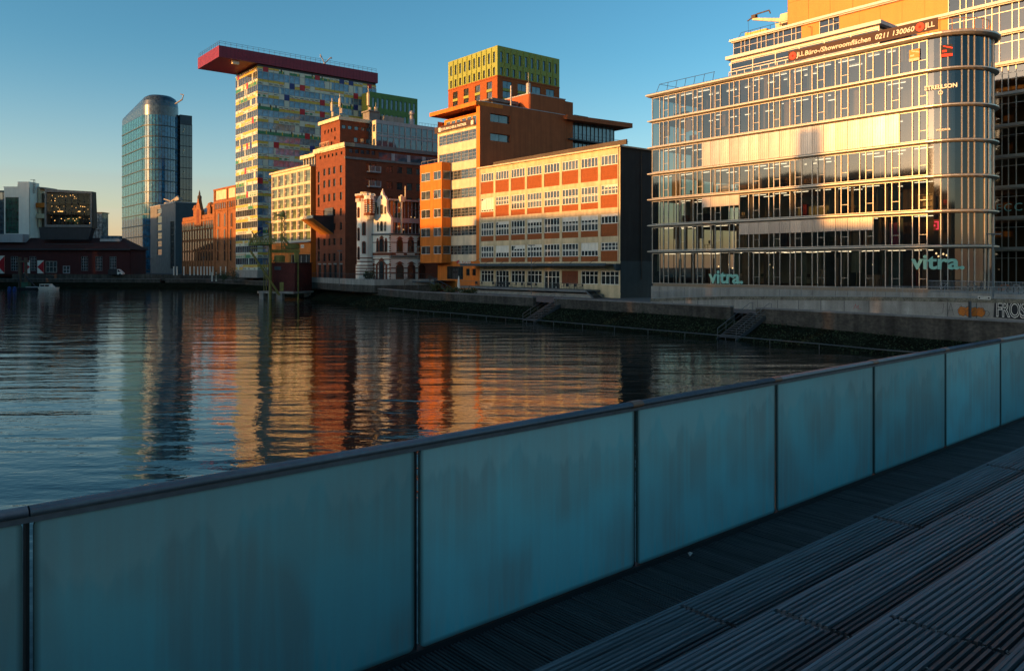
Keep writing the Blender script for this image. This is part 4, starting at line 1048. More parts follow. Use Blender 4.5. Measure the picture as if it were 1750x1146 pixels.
closers(m_, W, D, -5, Z(250)); part('wall', m_, M['brick2'], bs, b4.M)
for h in holes + tall: window(bs, f, h, M['dark'], M['gd'], 1, 3, .14, .06)
for h in sm: window(bs, f, h, M['dark'], M['gd'], 1, 1, .14, .06)
for h in dr:
    window(bs, f, h, M['steelblue'], M['gd'], 2, 1, .14, .09, name='door'); q = MB(); q.box(h[0] - .1, h[1] + .1, -.12, -.01, Z(452), Z(449.5)); part('lintel', q, M['conc'], bs, b4.M)
q = MB(); q.box(-.5, W + .5, -.5, 2, Z(250), Z(243.5)); q.box(-.35, W + .35, -.35, -.0, Z(252), Z(250)); q.box(-.02, W * .22, -.55, 1.9, Z(251.5), Z(249)); part('cornice', q, M['cream2'], bs, b4.M)
fr = b4.R; xg = fr.s_at(642)
q = MB(); q.box(-.3, D, -.5, -.01, Z(250), Z(243.5)); q.box(-.2, D, -.3, -.01, fr.z(272, 600), fr.z(268, 600)); part('side_cornice', q, M['grey'], bs, fr.M)
zrow = [(266 + 14, 266 + 28), (305, 318), (329, 341), (352, 364), (376, 388), (400, 412)]
holes = []
for k, (a, c) in enumerate(((284, 295), (310.5, 323), (336, 349), (362, 374), (388, 400), (414, 426))):
    for u in (632 + 34, 683, 700, 716, 733): holes.append((fr.s_at(u) - .75, fr.s_at(u) + .75, fr.z(c, 666), fr.z(a, 666)))
bal_ = []
for a, c in ((279, 293), (305, 318), (331, 344)):
    for u in (629.5, 639.5): bal_.append((fr.s_at(u) - .6, fr.s_at(u) + .6, fr.z(c, 634), fr.z(a, 634)))
smr = [(fr.s_at(u) - .45, fr.s_at(u) + .45, fr.z(263, 620), fr.z(256, 620)) for u in (600, 610, 619.5, 629, 638)]
m_ = MB(); wall(m_, 0, D, -5, Z(250), holes + bal_ + smr, .3); part('side_wall', m_, M['brick2'], bs, fr.M)
for h in holes + bal_ + smr: window(bs, fr, h, M['dark'], M['gb'] if h in smr else M['g'], 2 if h in holes else 1, 2, .16, .06)
for a in (293, 318, 344):
    x0, x1 = fr.s_at(627), fr.s_at(647); z = fr.z(a, 634); q = MB(); q.box(x0, x1, -1.1, -.01, z - .3, z)
    for k in range(14): x = x0 + (x1 - x0) * k / 13; q.box(x - .025, x + .025, -1.08, -1.05, z, z + 1.05)
    for x in (x0 + .04, (x0 + x1) / 2, x1 - .04): q.box(x - .09, x + .09, -1.1, -1.02, z, z + 1.1)
    q.box(x0, x1, -1.1, -1.04, z + 1.05, z + 1.1); part('balcony', q, M['grey2'], bs, fr.M)
# band of big panes and the glass storeys above
xw0 = fr.s_at(647); q = MB(); zb, zt = fr.z(277, 660), fr.z(261.5, 660)
n = 4
for k in range(n):
    x0 = xw0 + (D - xw0) * k / n; x1 = xw0 + (D - xw0) * (k + 1) / n - .9
    p = MB(); p.box(x0, x1, -.06, -.01, zb, zt); o = part('wide_window', p, M['gb'], bs, fr.M)
    p = MB(); p.box(x1, x1 + .9, -.1, -.01, zb, zt); part('window_pier', p, M['grey2'], bs, fr.M)
GX = fr.s_at(643); gz0, gz1 = Z(249), fr.z(205, 643)
gb = Face((fr.M @ Vector((GX, 0, 0))).x, (fr.M @ Vector((GX, 0, 0))).y, fr.e)
glw = D - GX + 1.0
q = MB(); q.box(0, glw, .1, 9, gz0, gz1); part('glass_storeys', q, M['gb'], bs, gb.M)
q = MB(); n = 12
for k in range(n + 1): x = glw * k / n; q.box(x - .09, x + .09, -.08, .1, gz0, gz1)
for t in (0, .08, .5, .58, .9, 1): z = gz0 + (gz1 - gz0) * t; q.box(0, glw, -.05, .09, z - .07, z + .07)
part('glass_grid', q, M['grey2'], bs, gb.M)
q = MB(); q.box(0, glw, -.03, .08, gz1 - .75, gz1); q.box(0, glw, -.03, .08, (gz0 + gz1) / 2 - .3, (gz0 + gz1) / 2 + .1); part('spandrel', q, M['grey2'], bs, gb.M)
gl_ = Face((gb.M @ Vector((0, 1.7, 0))).x, (gb.M @ Vector((0, 1.7, 0))).y, EL)
q = MB(); wall(q, 0, 1.7, gz0, gz1, [(.2, 1.3, gz0 + .6, gz0 + 2.4), (.2, 1.3, gz0 + 4, gz0 + 5.6)], .2); q2 = part('glass_end', q, M['cream2'], bs, gl_.off(-.0, -.05).M)
q = MB(); q.box(0, 3, -.2, .0, 0, .4)
# upper tower
uc = fr.s_at(581) if False else None
b5 = Bld(581, 175, 548.5, 637); Z5 = b5.z; f5 = b5.L
hs_ = [(x - .33, x + .33, Z5(222), Z5(215.5)) for x in [b5.W * k for k in (.22, .4, .57, .74)]] + [(x - .33, x + .33, Z5(247), Z5(238)) for x in [b5.W * k for k in (.22, .4, .57)]] + [(b5.W * .74 - .33, b5.W * .74 + .33, Z5(236.5), Z5(231))]
m_ = MB(); wall(m_, 0, b5.W, Z5(258), Z5(205), hs_, .25); closers(m_, b5.W, b5.D, Z5(256), Z5(205)); ut = part('upper_tower', m_, M['brick2'], bs, b5.M)
for h in hs_: win1(ut, f5, h, M['dark'], M['gd'], 1, 1, .05, .12)
h5 = [(x - .5, x + .5, b5.R.z(220, 590), b5.R.z(214, 590)) for x in [b5.D * k for k in (.12, .3, .5, .7, .86)]] + [(x - .5, x + .5, b5.R.z(241, 590), b5.R.z(233, 590)) for x in [b5.D * k for k in (.48, .68, .85)]]
m_ = MB(); wall(m_, 0, b5.D, Z5(258), Z5(205), h5, .25); part('upper_side_wall', m_, M['brick2'], ut, b5.R.M)
for h in h5: win1(ut, b5.R, h, M['dark'], M['gb'], 1, 1, .05, .12)
q = MB(); q.box(-.5, b5.W + .4, -.5, b5.D + .3, Z5(205), Z5(199)); part('cornice', q, M['cream2'], ut, b5.M)
q = MB(); q.box(b5.W * .15, b5.W * .65, -1.1, -.01, Z5(249), Z5(247.2))
for k in range(12): x = b5.W * (.15 + .5 * k / 11); q.box(x - .02, x + .02, -1.08, -1.05, Z5(247.2), Z5(239))
q.box(b5.W * .15, b5.W * .65, -1.1, -1.04, Z5(239.3), Z5(238.8)); part('balcony', q, M['cream2'], ut, b5.M)
for u, zt, wd in ((557, 166, .28), (586, 166, .28), (635, 145, .35), (648, 172, .4)):
    q = MB(); x = b5.R.s_at(u) if u > 581 else 0; base = (b5.R if u > 581 else f5).at(b5.R.s_at(u) if u > 581 else f5.s_at(u), 1.5, Z5(199) if u < 640 else gz1)
    tp = -(zt - HZ) / F * 180 - base.translation.z
    q.tube((0, 0, 0), (0, 0, tp), .07); q.tube((0, 0, tp * .45), (0, 0, tp * .8), wd, 8); q.tube((.4, 0, tp * .2), (.4, 0, tp * .4), wd, 8)
    solo('antenna', q, M['cream2'], {557: 'white phone antenna at the left corner of the brick tower roof', 586: 'white phone antenna behind the brick tower cornice', 635: 'tallest white phone mast beside the brick tower', 648: 'paired white antenna on the glass storeys beside the brick tower'}[u], 'antenna', base)
q = MB(); 
xa = gb.s_at(630); xb = gb.s_at(665); q.box(max(.5, 0), xb, 4, 7, gz1, gz1 + 2.6); q.box(.2, xb - .3, 3.7, 7.3, gz1 + 2.6, gz1 + 2.9); part('roof_plant', q, M['grey'], bs, gb.M)
q = MB(); xb2 = gb.s_at(702); q.box(xb + .5, xb2, 3, 7, gz1, gz1 + 1.9); part('roof_plant', q, M['conc'], bs, gb.M)
q = MB(); xx = gb.s_at(715); q.tube((xx, 3, gz1), (xx, 3, gz1 + 2.6), .45, 10); q.lathe((xx, 3, gz1 + 2.6), [(.3, 0), (.6, .5), (.6, .9), (.3, 1.3)], 10); part('flue', q, M['grey2'], bs, gb.M)
q = MB(); q.box(xx + .8, glw - .3, 1, 1.05, gz1 + .9, gz1 + .95)
for k in range(8): x = xx + .8 + k * (glw - xx - 1.1) / 7; q.box(x, x + .05, 1, 1.05, gz1, gz1 + .9)
part('roof_rail', q, M['dark'], bs, gb.M)
# angled glass lift hood (the box breaking out of the brick at the left corner)
HX = f.s_at(546); t_ = thing('slanted_bay', 'slanted wooden box bay breaking out of the brick wall', 'bay', f.at(W * .3, -1, Z(394)))
q = MB(); zt, zb = Z(367.5), Z(398)
xs_ = (W * .17, W * .62)
y0 = -5.0
# underside board, two cheeks and the floor on top
q.poly([(xs_[0], 0, zb), (xs_[1], 0, zb), (xs_[1], y0, zt - .5), (xs_[0], y0, zt - .5)]); q.poly([(xs_[0], .0, zb + .4), (xs_[1], 0, zb + .4), (xs_[1], y0, zt - .1), (xs_[0], y0, zt - .1)]); part('soffit', q, M['amber'], t_, f.M)
q = MB(); q.box(xs_[0] - .05, xs_[1] + .05, y0 - .1, y0 + .1, zt - .6, zt + .05); part('edge_board', q, M['cream2'], t_, f.M)
q = MB(); q.poly([(xs_[1], 0, zb), (xs_[1], 0, zt + .2), (xs_[1], y0, zt), (xs_[1], y0, zt - .5)]); q.poly([(xs_[0], 0, zb), (xs_[0], 0, zt + .2), (xs_[0], y0, zt), (xs_[0], y0, zt - .5)]); part('cheek', q, M['dark'], t_, f.M)
q = MB()
for x in xs_: q.path([(x, y0, zt), (x, y0, zt + 1.0), (x, 0, zt + 1.0)], .03)
q.tube((xs_[0], y0, zt + 1), (xs_[1], y0, zt + 1), .03); part('rail', q, M['dark'], t_, f.M)
q = MB(); q.box(W * .34, W * .62, -.25, -.01, zt - .2, Z(352)); q.box(W * .4, W * .56, -.3, -.25, zt, Z(354)); part('door_frame', q, M['steelblue'], t_, f.M)
# ---------------------------------------------------------------- cream framed hotel
b6 = Bld(531, 184, 464, 541); Z = b6.z; W, D = b6.W, b6.D
ho = thing('hotel', 'cream framed hotel with green curtained windows beside the colourful high rise', 'hotel', b6.L.at(W / 2, 4, -3))
vr = [(288.5, 309), (312.5, 329.5), (333, 350), (353.5, 370.5), (374, 391), (394, 409.5)]
holes = [];
for a, c in vr: holes += [(W * k / 6 + .25, W * (k + 1) / 6 - .25, Z(c), Z(a)) for k in range(6)]
m_ = MB(); wall(m_, 0, W, Z(412), Z(284), holes, .5); closers(m_, W, D, -5, Z(284)); part('wall', m_, M['cream2'], ho, b6.M)
for h in holes: window(ho, b6.L, h, M['cream2'], M['gg'], 1, 1, .1, .09, .08); 
for h in holes:
    t_ = h[3] - h[2]; key = ('cas', round(t_, 2))
    if key not in MC: q = MB(); q.box(.1, 1.0, .02, .14, .1, t_ - .1); q.box(.5, .58, -.04, .02, .1, t_ - .1, 1); q.box(.12, .95, -.041, .021, t_ / 2, t_ / 2 + .12, 1); MC[key] = q.mesh('side_casement', [M['dark'], M['white']])
    part('side_casement', MC[key], None, ho, b6.L.at(h[0], .1, h[2]))
q = MB(); wall(q, 0, D, -5, Z(284)); part('end_wall', q, M['orange'], ho, b6.R.M)
q = MB(); wall(q, 0, W, -5, Z(412), [(W * .5, W - .3, Z(455), Z(434)), (W * .55, W - .3, -3.2, Z(463))], .6); part('base_wall', q, M['orange'], ho, b6.M)
window(ho, b6.L, (W * .5, W - .3, Z(455), Z(434)), M['white_metal'], M['gd'], 4, 1, .3, .1); window(ho, b6.L, (W * .55, W - .3, -3.2, Z(463)), M['dark'], M['gd'], 4, 1, .3, .1)
q = MB(); q.box(W * .5, W, -1.2, -.01, Z(458), Z(455.5)); q.box(W * .45, W, -.6, -.01, Z(413.5), Z(411.5)); part('canopy', q, M['grey2'], ho, b6.M)
q = MB(); q.box(0, 1.7, -.1, -.01, 0, .75); sg = part('sign', q, M['white'], ho, b6.L.at(W * .77, 0, Z(423)))
me = text_mesh('HOTEL', .5, M['black'], .005); part('sign_lettering', me, None, sg, b6.L.at(W * .77 + .85, -.11, Z(423) + .2) @ RX90)
q = MB(); q.box(-.5, W + .1, -.4, 4, Z(284), Z(281)); part('roof_edge', q, M['cream2'], ho, b6.M)
q = MB(); pa = b6.L.s_at(513); q.box(pa, W + 1.5, 1.0, 8, Z(281), Z(268)); part('penthouse', q, M['gd'], ho, b6.M)
q = MB(); q.box(pa - .6, W + 1.6, .2, 8.5, Z(268), Z(262)); part('penthouse_roof', q, M['cream2'], ho, b6.M)
for k in range(5): x = pa + 1.5 * k; q = MB(); q.box(x, x + .2, .8, 1.0, Z(281), Z(268)); part('penthouse_post', q, M['cream2'], ho, b6.M)
q = MB(); q.box(.2, pa - .5, 1.2, 1.35, Z(281), Z(276)); part('roof_hedge', q, M['bark'], ho, b6.M)
# ---------------------------------------------------------------- colourful high rise with the red roof slab
b = Bld(440, 220, 403, 643); Z = b.z; W, D = b.W, b.D
hr_ = thing('high_rise', 'colourful panelled high rise with a long crimson roof slab overhanging the water', 'high rise', b.L.at(W / 2, D / 2, -3))
ztop = Z(113); FH = 3.455; cols = [M['pale'], M['yel'], M['grn'], M['oran'], M['navy'], M['crim'], M['black'], M['white']]
q = MB(); q.box(.12, W - .12, .12, D - .12, -3, ztop + .6); part('core', q, M['dark'], hr_, b.M)
def pixel_face(f, wd, n, seed, side):
    rr2 = random.Random(seed); cw_ = wd / n
    for k in range(17):
        zt = ztop - k * FH; zp = zt - (1.15 if k == 0 else 1.5)
        if zp - 2 < -3.5: break
        zb = max(-2.4, zt - FH)
        # spandrel of small colour blocks
        q = MB(); pat = 0
        for c in range(n):
            x0, x1 = c * cw_ + .03, (c + 1) * cw_ - .03; r = rr2.random()
            def bx(a, b_, e, g, mi, y=-.02): q.box(x0 + (x1 - x0) * a, x0 + (x1 - x0) * b_, y, .1, zp + (zt - zp) * e, zp + (zt - zp) * g, mi)
            if pat <= 0: pat = rr2.randint(2, 5); kind = rr2.choice([0, 0, 1, 1, 1, 2, 2, 3])
            pat -= 1
            if r < .045: bx(0, 1, -.05, 1.05, 5, -.03)
            elif r < .085: bx(0, 1, -.05, 1.05, 4, -.03)
            elif r < .13: bx(0, 1, 0, 1, 0)
            elif kind == 0:
                bx(0, 1, 0, .52, 1); bx(0, 1, .52, 1, 0); 
                if rr2.random() < .75: bx(.05, .75, .66, .78, 6, -.035)
                if rr2.random() < .5: bx(.4, 1, .42, .55, 3, -.035)
            elif kind == 1:
                bx(0, 1, .55, 1, 1); bx(0, 1, 0, .55, 0)
                if rr2.random() < .6: bx(.1, .8, .28, .38, 6, -.035); bx(.1, .95, .12, .2, 6, -.035)
                if rr2.random() < .45: bx(0, .9, .5, .62, 3, -.035)
            elif kind == 2:
                bx(0, 1, .0, .6, 2); bx(0, 1, .6, 1, 0)
                if rr2.random() < .5: bx(.55, .75, .1, .75, 1, -.035)
                if rr2.random() < .4: bx(.3, .55, .5, 1, 6, -.04)
            else:
                bx(0, 1, 0, 1, 0); bx(.1, .9, .6, .72, 3, -.035); bx(.0, .5, .1, .45, 2, -.035)
                if rr2.random() < .5: bx(.5, .9, .2, .3, 6, -.035)
        part('panel_band', q, cols, hr_, f.M)
        # ribbon of windows
        q = MB()
        q.box(0, wd, -.02, .06, zb + .02, zb + .12); q.box(0, wd, -.02, .06, zp - .12, zp - .02)
        for c in range(n + 1): x = c * cw_; q.box(x - .05, x + .05, -.03, .1, zb + .02, zp - .02)
        for c in range(n):
            if rr2.random() < .12: q.box(c * cw_ + .06, c * cw_ + cw_ * rr2.choice([.4, .94]), .03, .08, zb + .02, zp - .02, 1)
        o = part('window_band', q, [M['grey2'], M['pale']], hr_, f.M)
        for c in range(n):
            key = ('cp', round(cw_, 2), round(zp - zb, 2), side)
            if key not in MC: t_ = MB(); t_.box(.05, cw_ - .05, 0, .02, 0, zp - zb - .04); MC[key] = t_.mesh('pane', M['blu'] if side else M['g'])
            if c % 3 == 0:
                key3 = key + (3,)
                if key3 not in MC:
                    t_ = MB()
                    for e in range(3): t_.box(.05 + e * cw_, cw_ * (e + 1) - .05, 0, .02, 0, zp - zb - .04)
                    MC[key3] = t_.mesh('pane', M['blu'] if side else M['g'])
                if c + 3 <= n: part('pane', MC[key3], None, o, f.at(c * cw_, .05, zb + .02) @ Matrix.Rotation(R.gauss(0, .004), 4, 'X') @ Matrix.Rotation(R.gauss(0, .004), 4, 'Z'))
pixel_face(b.L, W, 12, 4, 0); pixel_face(b.R, D, 24, 9, 1)
q = MB(); q.prism([(-.1, -.1), (W + .1, -.1), (W + .1, D), (-.1, D)], -3.2, -1.0); part('plinth', q, M['conc'], hr_, b.M)
# roof slab in R coordinates: x along the long side
sR = b.R; xs0 = sR.s_at(373); xs1 = sR.s_at(644.5); zt = 55.5 * 198.8 / 198.8
Yc2 = sR.Y(xs0); zt = 377 * Yc2 / F; th = 19.6 * Yc2 / F
slab = MB(); slab.box(xs0, xs1, -.5, W + .3, zt - th, zt); so_ = part('roof_slab', slab, M['red'], hr_, sR.M)
q = MB(); n = 46
for k in range(1, n): x = xs0 + (xs1 - xs0) * k / n; q.box(x - .02, x + .02, -.53, -.505, zt - th + .03, zt - .05)
for k in range(1, 16): y = -.5 + (W + .8) * k / 16; q.box(xs0 - .03, xs0 - .005, y - .02, y + .02, zt - th + .03, zt - .05)
part('panel_seams', q, mat('deep_crimson_seam', (.09, .006, .016), .5), so_, sR.M)
me = text_mesh('INNSIDE', 2.1, mat('dull_crimson_letters', (.22, .02, .045), .5), .03, 0, .02, space=1.1)
part('lettering', me, None, so_, sR.at((sR.s_at(403) + sR.s_at(452)) / 2, -.54, zt - th + .6) @ RX90)
q = MB(); z = zt + 1.25
cor = [(xs0 + .2, W), (xs0 + .2, -.3), (xs1 - .5, -.3)]
for (a, c) in zip(cor[:-1], cor[1:]):
    for hz in (z, z - .5): q.tube((a[0], a[1], hz), (c[0], c[1], hz), .035, 5)
    L = math.hypot(c[0] - a[0], c[1] - a[1]); n = int(L / 1.5)
    for k in range(n + 1): x = a[0] + (c[0] - a[0]) * k / n; y = a[1] + (c[1] - a[1]) * k / n; q.tube((x, y, zt), (x, y, z), .04, 5)
part('roof_rail', q, M['dark'], so_, sR.M)
q = MB(); q.tube((0, 0, 0), (.3, 0, 1.1), .35, 8); q.tube((.3, 0, 1.0), (-1.1, 0, 3.6), .14); q.tube((.3, 0, 1.0), (2.3, 0, 3.2), .16); q.tube((2.3, 0, 3.2), (2.6, 0, 2.9), .25); q.tube((-1.1, 0, 3.6), (-1.0, 0, 2.6), .1)
solo('roof_crane', q, M['grey2'], 'small two armed cleaning crane on the crimson roof slab', 'roof crane', sR.at(sR.s_at(561), 3, zt))
q = MB(); q.box(-.9, .9, -.5, .5, -.9, .0); q.box(-.6, .6, -.52, -.5, -.7, -.2); solo('floodlight', q, M['white'], 'white floodlight box under the overhanging crimson slab', 'light', sR.at(sR.s_at(405), 1.2, zt - th))
# ---------------------------------------------------------------- blue glass tower
TF = Face(-166, 345, EL); lw = 0
tb = Bld(246, 330, 209, 300); e = tb.L
bt = thing('glass_tower', 'tall teal blue glass tower with a rounded front and arched roof', 'tower', e.at(tb.W / 2, 8, -3))
Wt = tb.W - 3
def tout(o, n=18):
    r = 7.2
    p = [(0 - o, -o)]
    for k in range(n + 1):
        a = -PI / 2 + PI * k / n; p.append((Wt + (r + o) * math.cos(a) * .95, r + (r + o) * math.sin(a)))
    return p + [(-o, 2 * r + o)]
zt = 282 * 330 / F; FT = 24.6 * 330 / F / 1.0
k = 0; z = zt - 5.5; z0_ = -3
zs_ = []
while z > -3: zs_.append(z); z -= 4.65
q0 = MB(); q0.prism(tout(-.4), -3, zt - 5.6); part('core', q0, M['dark'], bt, e.M)
for i, z in enumerate(zs_):
    zb = max(-3, z - 4.65)
    g = MB(); P_ = tout(0)
    for a, c in zip(P_, P_[1:] + P_[:1]): g.poly([(a[0], a[1], zb + .4), (c[0], c[1], zb + .4), (c[0], c[1], z), (a[0], a[1], z)])
    part('glass_band', g, M['tower1'], bt, e.M)
    g = MB(); g.prism(tout(.22), zb, zb + .4); part('floor_edge', g, M['slate2'], bt, e.M)
    g = MB(); g.prism(tout(.06), zb + .38, zb + .46)
    for kx in range(0, int(Wt / 2.7) + 1): g.box(kx * 2.7 - .03, kx * 2.7 + .03, -.07, .0, zb + .4, z)
    for kx in range(19):
        a = -PI / 2 + PI * kx / 18; cx_, cy_ = Wt + 7.25 * math.cos(a) * .95, 7.2 + 7.25 * math.sin(a); g.box(cx_ - .05, cx_ + .05, cy_ - .05, cy_ + .05, zb + .4, z)
    part('mullions', g, M['slate2'], bt, e.M)
# arched roof: height rises over the round front and falls towards the far end
g = MB(); P_ = tout(.05, 30); zb = zs_[0]
def hroof(x, y, sh):
    t = max(0, min(1, x / (Wt + 7))); base = 4.0 + 5.2 * math.sin(min(1, (x + 8) / (Wt + 6)) * PI / 2)
    return base * sh
LV = [(1.0, 0.0), (1.0, .45), (.97, .68), (.86, .86), (.66, .96), (.4, 1.0), (.08, 1.02)]
def ctr(p): return (min(max(p[0], 5.0), Wt), 7.2)
rings = []
for s, hh in LV:
    rings.append([(ctr(p)[0] + (p[0] - ctr(p)[0]) * s, ctr(p)[1] + (p[1] - ctr(p)[1]) * s, zb + hh * (3.5 + 5.6 * min(1, max(0, (ctr(p)[0] + 3) / (Wt + 3))) )) for p in P_])
for ra, rb in zip(rings[:-1], rings[1:]):
    for k in range(len(P_)):
        j = (k + 1) % len(P_); g.poly([ra[k], ra[j], rb[j], rb[k]])
part('arched_roof', g, glassy('slate_blue_roof_metal', (.035, .055, .075), rough=.22, spec=.6, rand=0), bt, e.M, smooth=False)
sR_ = tb.R; q = MB(); xa = sR_.s_at(306.5); xb = sR_.s_at(327); yy = 1.0
q.box(xa, xb, -1, 8, -3, zt - 8); part('lift_shaft', q, M['gd'], bt, sR_.M)
q = MB()
for k in range(17): z = zt - 8 - k * 4.65; q.box(xa - .05, xb + .05, -1.08, 8.05, z - .15, z + .1)
for k in range(5): x = xa + (xb - xa) * k / 4; q.box(x - .06, x + .06, -1.06, -.98, -3, zt - 8)
part('shaft_frames', q, M['dark'], bt, sR_.M)
q = MB(); q.box(xa, xb, -1.02, 8.02, zt - 8, zt - 4); part('shaft_top', q, M['slate2'], bt, sR_.M)
q = MB()
for k in range(6): z = zt - 11 - k * 9; q.tube((xa + 1.2, -1.2, z - .6), (xa + 1.8, -1.2, z + 1.2), .2)
part('shaft_lamps', q, M['cream2'], bt, sR_.M)
q = MB(); q.tube((0, 0, 0), (3.0, 0, 1.9), .3, 6); q.tube((3.0, 0, 1.7), (3.6, 0, 3.9), .2, 6); q.tube((3.6, 0, 3.9), (2.3, 0, 4.2), .2, 6)
solo('roof_crane', q, M['conc'], 'bent cleaning crane on the rounded roof of the blue glass tower', 'roof crane', T((299 - U0) / F * 332, 332, -(172 - HZ) / F * 332 - 1.5))
# ---------------------------------------------------------------- darker green block behind the brick building
b = Bld(632, 236, 618, 713.5); Z = b.z; f = b.R
gk = thing('tower_block', 'dark green panelled block with narrow windows behind the glass storeys', 'tower', b.L.at(b.W / 2, 4, -3))
zt_ = f.z(158.5, 645); hl = []
for x0, x1, _, _ in grid(.4, b.D - .4, 10, .85, 0, 1): hl += [(x0, x1, zt_ - 4.6, zt_ - 1.6), (x0, x1, zt_ - 8.6, zt_ - 6.2)]
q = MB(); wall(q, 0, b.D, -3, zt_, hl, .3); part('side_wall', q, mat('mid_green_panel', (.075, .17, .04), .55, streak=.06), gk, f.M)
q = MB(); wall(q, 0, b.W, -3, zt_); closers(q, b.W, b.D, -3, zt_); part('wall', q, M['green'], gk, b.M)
for h in hl: window(gk, f, h, M['dark'], M['gb'], 1, 1, .15, .06)
roof(gk, b, zt_, M['roofd'])
# ---------------------------------------------------------------- grey annex beside the tower
b = Bld(300, 300, 257, 345); Z = b.z
ga = thing('office_block', 'plain grey concrete office block in front of the blue tower', 'office building', b.L.at(b.W / 2, 5, -3))
hl = [(b.W * .28, b.W * .47, Z(c), Z(a)) for a, c in ((351, 360), (364, 377), (379, 391), (394, 406), (409, 420), (424, 435))]
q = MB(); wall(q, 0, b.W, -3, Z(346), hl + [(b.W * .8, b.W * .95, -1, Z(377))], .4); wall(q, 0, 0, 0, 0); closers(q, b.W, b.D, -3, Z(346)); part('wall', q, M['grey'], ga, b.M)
for h in hl: window(ga, b.L, h, M['grey2'], M['gd'], 1, 2, .15, .15)
window(ga, b.L, (b.W * .8, b.W * .95, -1, Z(377)), M['dark'], M['gd'], 1, 7, .2, .15)
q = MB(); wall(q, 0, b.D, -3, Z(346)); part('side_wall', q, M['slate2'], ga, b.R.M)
q = MB(); q.box(-.2, b.W + .2, -.2, b.D, Z(346), Z(344.5)); part('roof_edge', q, M['grey2'], ga, b.M)
q = MB(); q.box(b.W * .35, b.W * .7, 2, 5, Z(344.5), Z(340)); q.tube((b.W * .5, 3, Z(340)), (b.W * .8, 3, Z(333)), .4); q.tube((b.W * .5, 3, Z(338)), (b.W * .25, 3, Z(332)), .25); q.box(b.W * .7, b.W * .86, 2.5, 4, Z(340), Z(335)); part('roof_plant', q, M['conc'], ga, b.M)
b = Bld(352, 305, 316, 400); Z = b.z
q0 = thing('hall', 'low hall with a broad pale grey roof behind the brick warehouse', 'hall', b.L.at(b.W / 2, 4, -3))
q = MB(); q.box(0, b.W, 0, b.D, -3, Z(372)); part('wall', q, M['grey'], q0, b.M)
q = MB(); q.prism([(-.5, -.5), (b.W + .5, -.5), (b.W + .5, b.D), (-.5, b.D)], Z(372), Z(346), 0, True, [(2, 8), (b.W - 1, 8), (b.W - 1, b.D - 2), (2, b.D - 2)]); part('roof', q, M['grey2'], q0, b.M)
# ---------------------------------------------------------------- old brick warehouse with gable
b = Bld(408, 240, 312.5, 460); Z = b.z; f = b.L; W = b.W; xt = f.s_at(371)
kw = thing('brick_warehouse', 'long ornate brick warehouse with gable, arched windows and a taller end tower', 'warehouse', f.at(W * .5, 6, -3))
def zp(v, u): return f.z(v, u)
ze = zp(374, 345); zg = -3
def arched(x, w_, z0, z1, y=.06):
    pts = [(x - w_ / 2, z0), (x + w_ / 2, z0)] + [(x + w_ / 2 * math.cos(PI * k / 6), z1 - w_ / 2 + w_ / 2 * math.sin(PI * k / 6)) for k in range(7)]
    return pts
q = MB(); q.box(0, xt, 0, 12, zg, ze); part('wall', q, M['brick3'], kw, b.M)
# rows of arched windows: pane with proud brick surround
n = 13; AW = ('aw',)
MC['awf'] = MB().slab_xz(arched(0, 1.6, 0, 3.4), -.16, 0).mesh('window_surround', M['brick3'])
MC['awp'] = MB().slab_xz(arched(0, .9, .15, 3.2), -.2, -.161).mesh('pane', M['gd'])
MC['awf2'] = MB().slab_xz(arched(0, 1.3, 0, 3.0), -.16, 0).mesh('window_surround', M['brick3'])
MC['awp2'] = MB().slab_xz(arched(0, .7, .15, 2.8), -.2, -.161).mesh('pane', M['gd'])
for r, v in enumerate((446, 428, 409)):
    for k in range(n):
        x = xt * (k + .5) / n; zz = zp(v, 345); o = part('window', MC['awf'], None, kw, f.at(x, 0, zz)); part('pane', MC['awp'], None, o, f.at(x, 0, zz))
for k in range(21):
    x = xt * (k + .5) / 21; zz = zp(390, 345) - .3; o = part('attic_window', MC['awf2'], None, kw, f.at(x, 0, zz)); part('pane', MC['awp2'], None, o, f.at(x, 0, zz))
q = MB()
for v in (409.5, 428.5, 447): q.box(0, xt, -.1, -.0, zp(v, 345) - .35, zp(v, 345) - .1)
for k in range(14): x = xt * k / 13; q.box(x - .18, x + .18, -.22, -.0, zg, ze)
q.box(0, xt, -.35, -.0, ze - .9, ze - .2); part('stone_bands', q, M['brick3'], kw, b.M)
q = MB(); q.slab_xz([(0, 0), (xt, 0), (xt, 1.2), (0, 1.2)], 0, .4); part('parapet', q, M['brick3'], kw, f.at(0, -.1, ze))
gx = f.s_at(340.5); zgab = zp(340, 340); gh = zgab - ze
q = MB(); q.slab_xz([(gx - 3.4, ze - 2.5), (gx + 3.4, ze - 2.5), (gx + 3.4, ze + gh * .38), (gx + 2.6, ze + gh * .45), (gx + 1.0, ze + gh * .82), (gx + .5, zgab), (gx - .5, zgab), (gx - 1.0, ze + gh * .82), (gx - 2.6, ze + gh * .45), (gx - 3.4, ze + gh * .38)], -.45, .6); part('gable', q, M['brick3'], kw, b.M)
q = MB(); q.slab_xz(arched(gx, 2.6, ze - 1.5, ze + gh * .5), -.5, -.45); part('gable_arch', q, M['brick2'], kw, b.M)
q = MB(); q.lathe((gx, .1, zgab), [(.7, 0), (.75, .8), (.3, 1.4), (.35, 1.7), (.05, 3)], 8); part('finial', q, M['bark'], kw, b.M)
